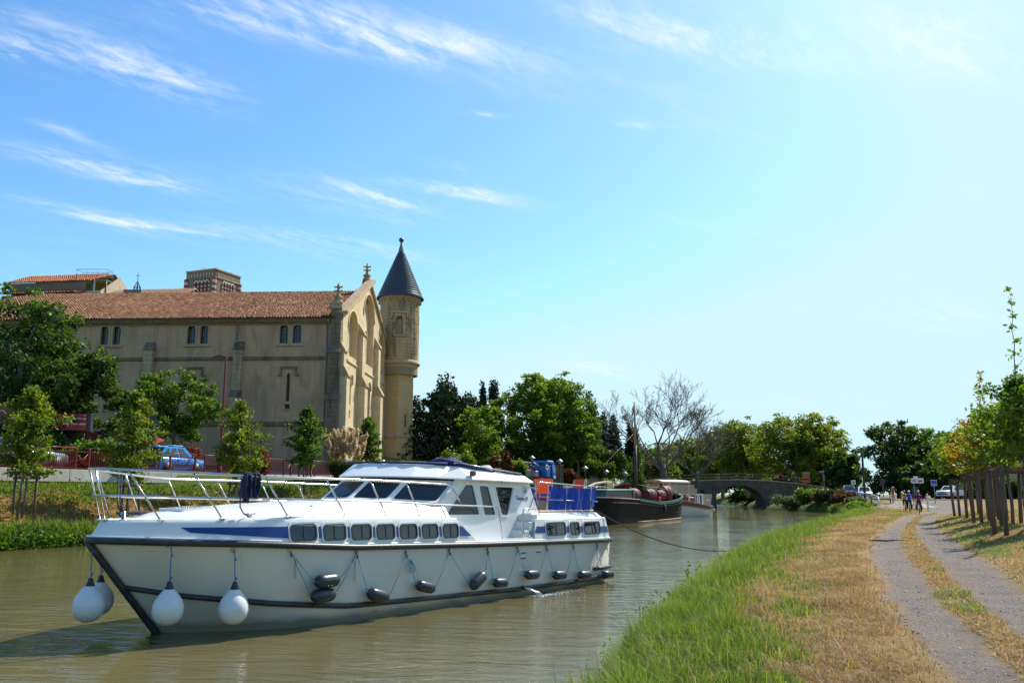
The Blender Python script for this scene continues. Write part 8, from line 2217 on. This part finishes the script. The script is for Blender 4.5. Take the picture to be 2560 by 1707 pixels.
weed('dark leafy weed halfway along the near water edge', 16.6, .10, .65, 7, 4, 'leaf_dark', .055, .35)
weed('low leafy weed overhanging the water before the bank corner', 11.6, .1, .5, 6, 5, 'leaf_mid', .05, .5)
weed('grey-green feathery weed near the mooring line end', 24.0, .0, .6, 7, 6, 'leaf_grey', .05, .5)
for k, (s0, d0, h, lb) in enumerate(((25.5, .25, .42, 'dark pointed rush clump on the bank edge, nearer one'), (28.5, .25, .55, 'dark pointed rush clump on the bank edge, farther one'))):
    t0 = float(tR(s0))+d0; gg = np.random.default_rng(500+k); n = 46
    s = s0+gg.normal(0, .55, n); t = t0+gg.normal(0, .10, n)
    x, y = XY(s, t); x0, y0 = XY(s0, t0); z0 = float(h_right(s0, t0)); P = np.stack([x-x0, y-y0, h_right(s, t)-z0-.02], 1)
    o = thing('rush_clump', lb, 'plant', (x0, y0, z0)); q = gg.uniform(0, 6.28, n); sd = np.stack([-np.sin(q), np.cos(q), 0*q], 1)*.012; tip = P+np.stack([np.cos(q)*.08, np.sin(q)*.08, h*gg.uniform(.6, 1.1, n)], 1)
    V = np.stack([P-sd, P+sd, tip], 1).reshape(-1, 3); np_obj('blades', V, np.arange(3*n).reshape(n, 3), 'leaf_dark', o, gg.random(n)*.5)
# fallen branch across the rut
x, y = XY(33.2, -.1); o = thing('fallen_branch', 'thin dark fallen branch lying across the left wheel rut', 'branch', (x, y, zr(x, y)+.01), R(-8))
MB().tube([(-.45, 0, .02), (-.2, .05, .03), (.1, -.02, .02), (.5, .06, .03), (1.0, .12, .02)], [.02, .03, .03, .02, .008], 6).build('stick', 'twig_dark', o); MB().tube([(.1, -.02, .02), (.35, -.15, .05), (.6, -.2, .03)], [.02, .012, .006], 5).build('twig', 'twig_dark', o)

# ragged growth overhanging the near water edge
g = np.random.default_rng(611); n = 900
s = 7+36*g.random(n)**1.3; d = g.normal(.12, .16, n); clump = vnoise(s*.9, s*0) > .42; s, d = s[clump], d[clump]; n = len(s)
t = tR(s)+d; x, y = XY(s, t); P = np.stack([x, y, np.maximum(h_right(s, t), 0)-.02], 1)
blades('edge_stems', P, g.uniform(.35, .85, n), g.uniform(.002, .004, n)*(1+s*.03), np.where(g.random(n) < .5, g.uniform(.6, 1, n), g.uniform(0, .3, n)), 612, 'thin seed stems and straw standing along the near water edge', .45)
n = 5200; s = 7+40*g.random(n)**1.2; cl = np.clip(vnoise(s*.8+9, s*0)-.45, 0, 1)*2; hh = g.random(n)*cl*.75; t = tR(s)+g.normal(.08, .14, n)-.12*hh
keep = cl > .05; s, t, hh = s[keep], t[keep], hh[keep]; x, y = XY(s, t)
V, F = leaf_quads(np.stack([x, y, np.maximum(h_right(s, t), 0)+hh], 1), .045*(1+s*.02), g, .1); tag(np_obj('edge_weeds', V, F, 'leaf_mid', None, np.clip(g.normal(.4, .25, len(s)), 0, 1)), 'ragged leafy weeds overhanging the near water edge', 'weeds', kind='stuff')
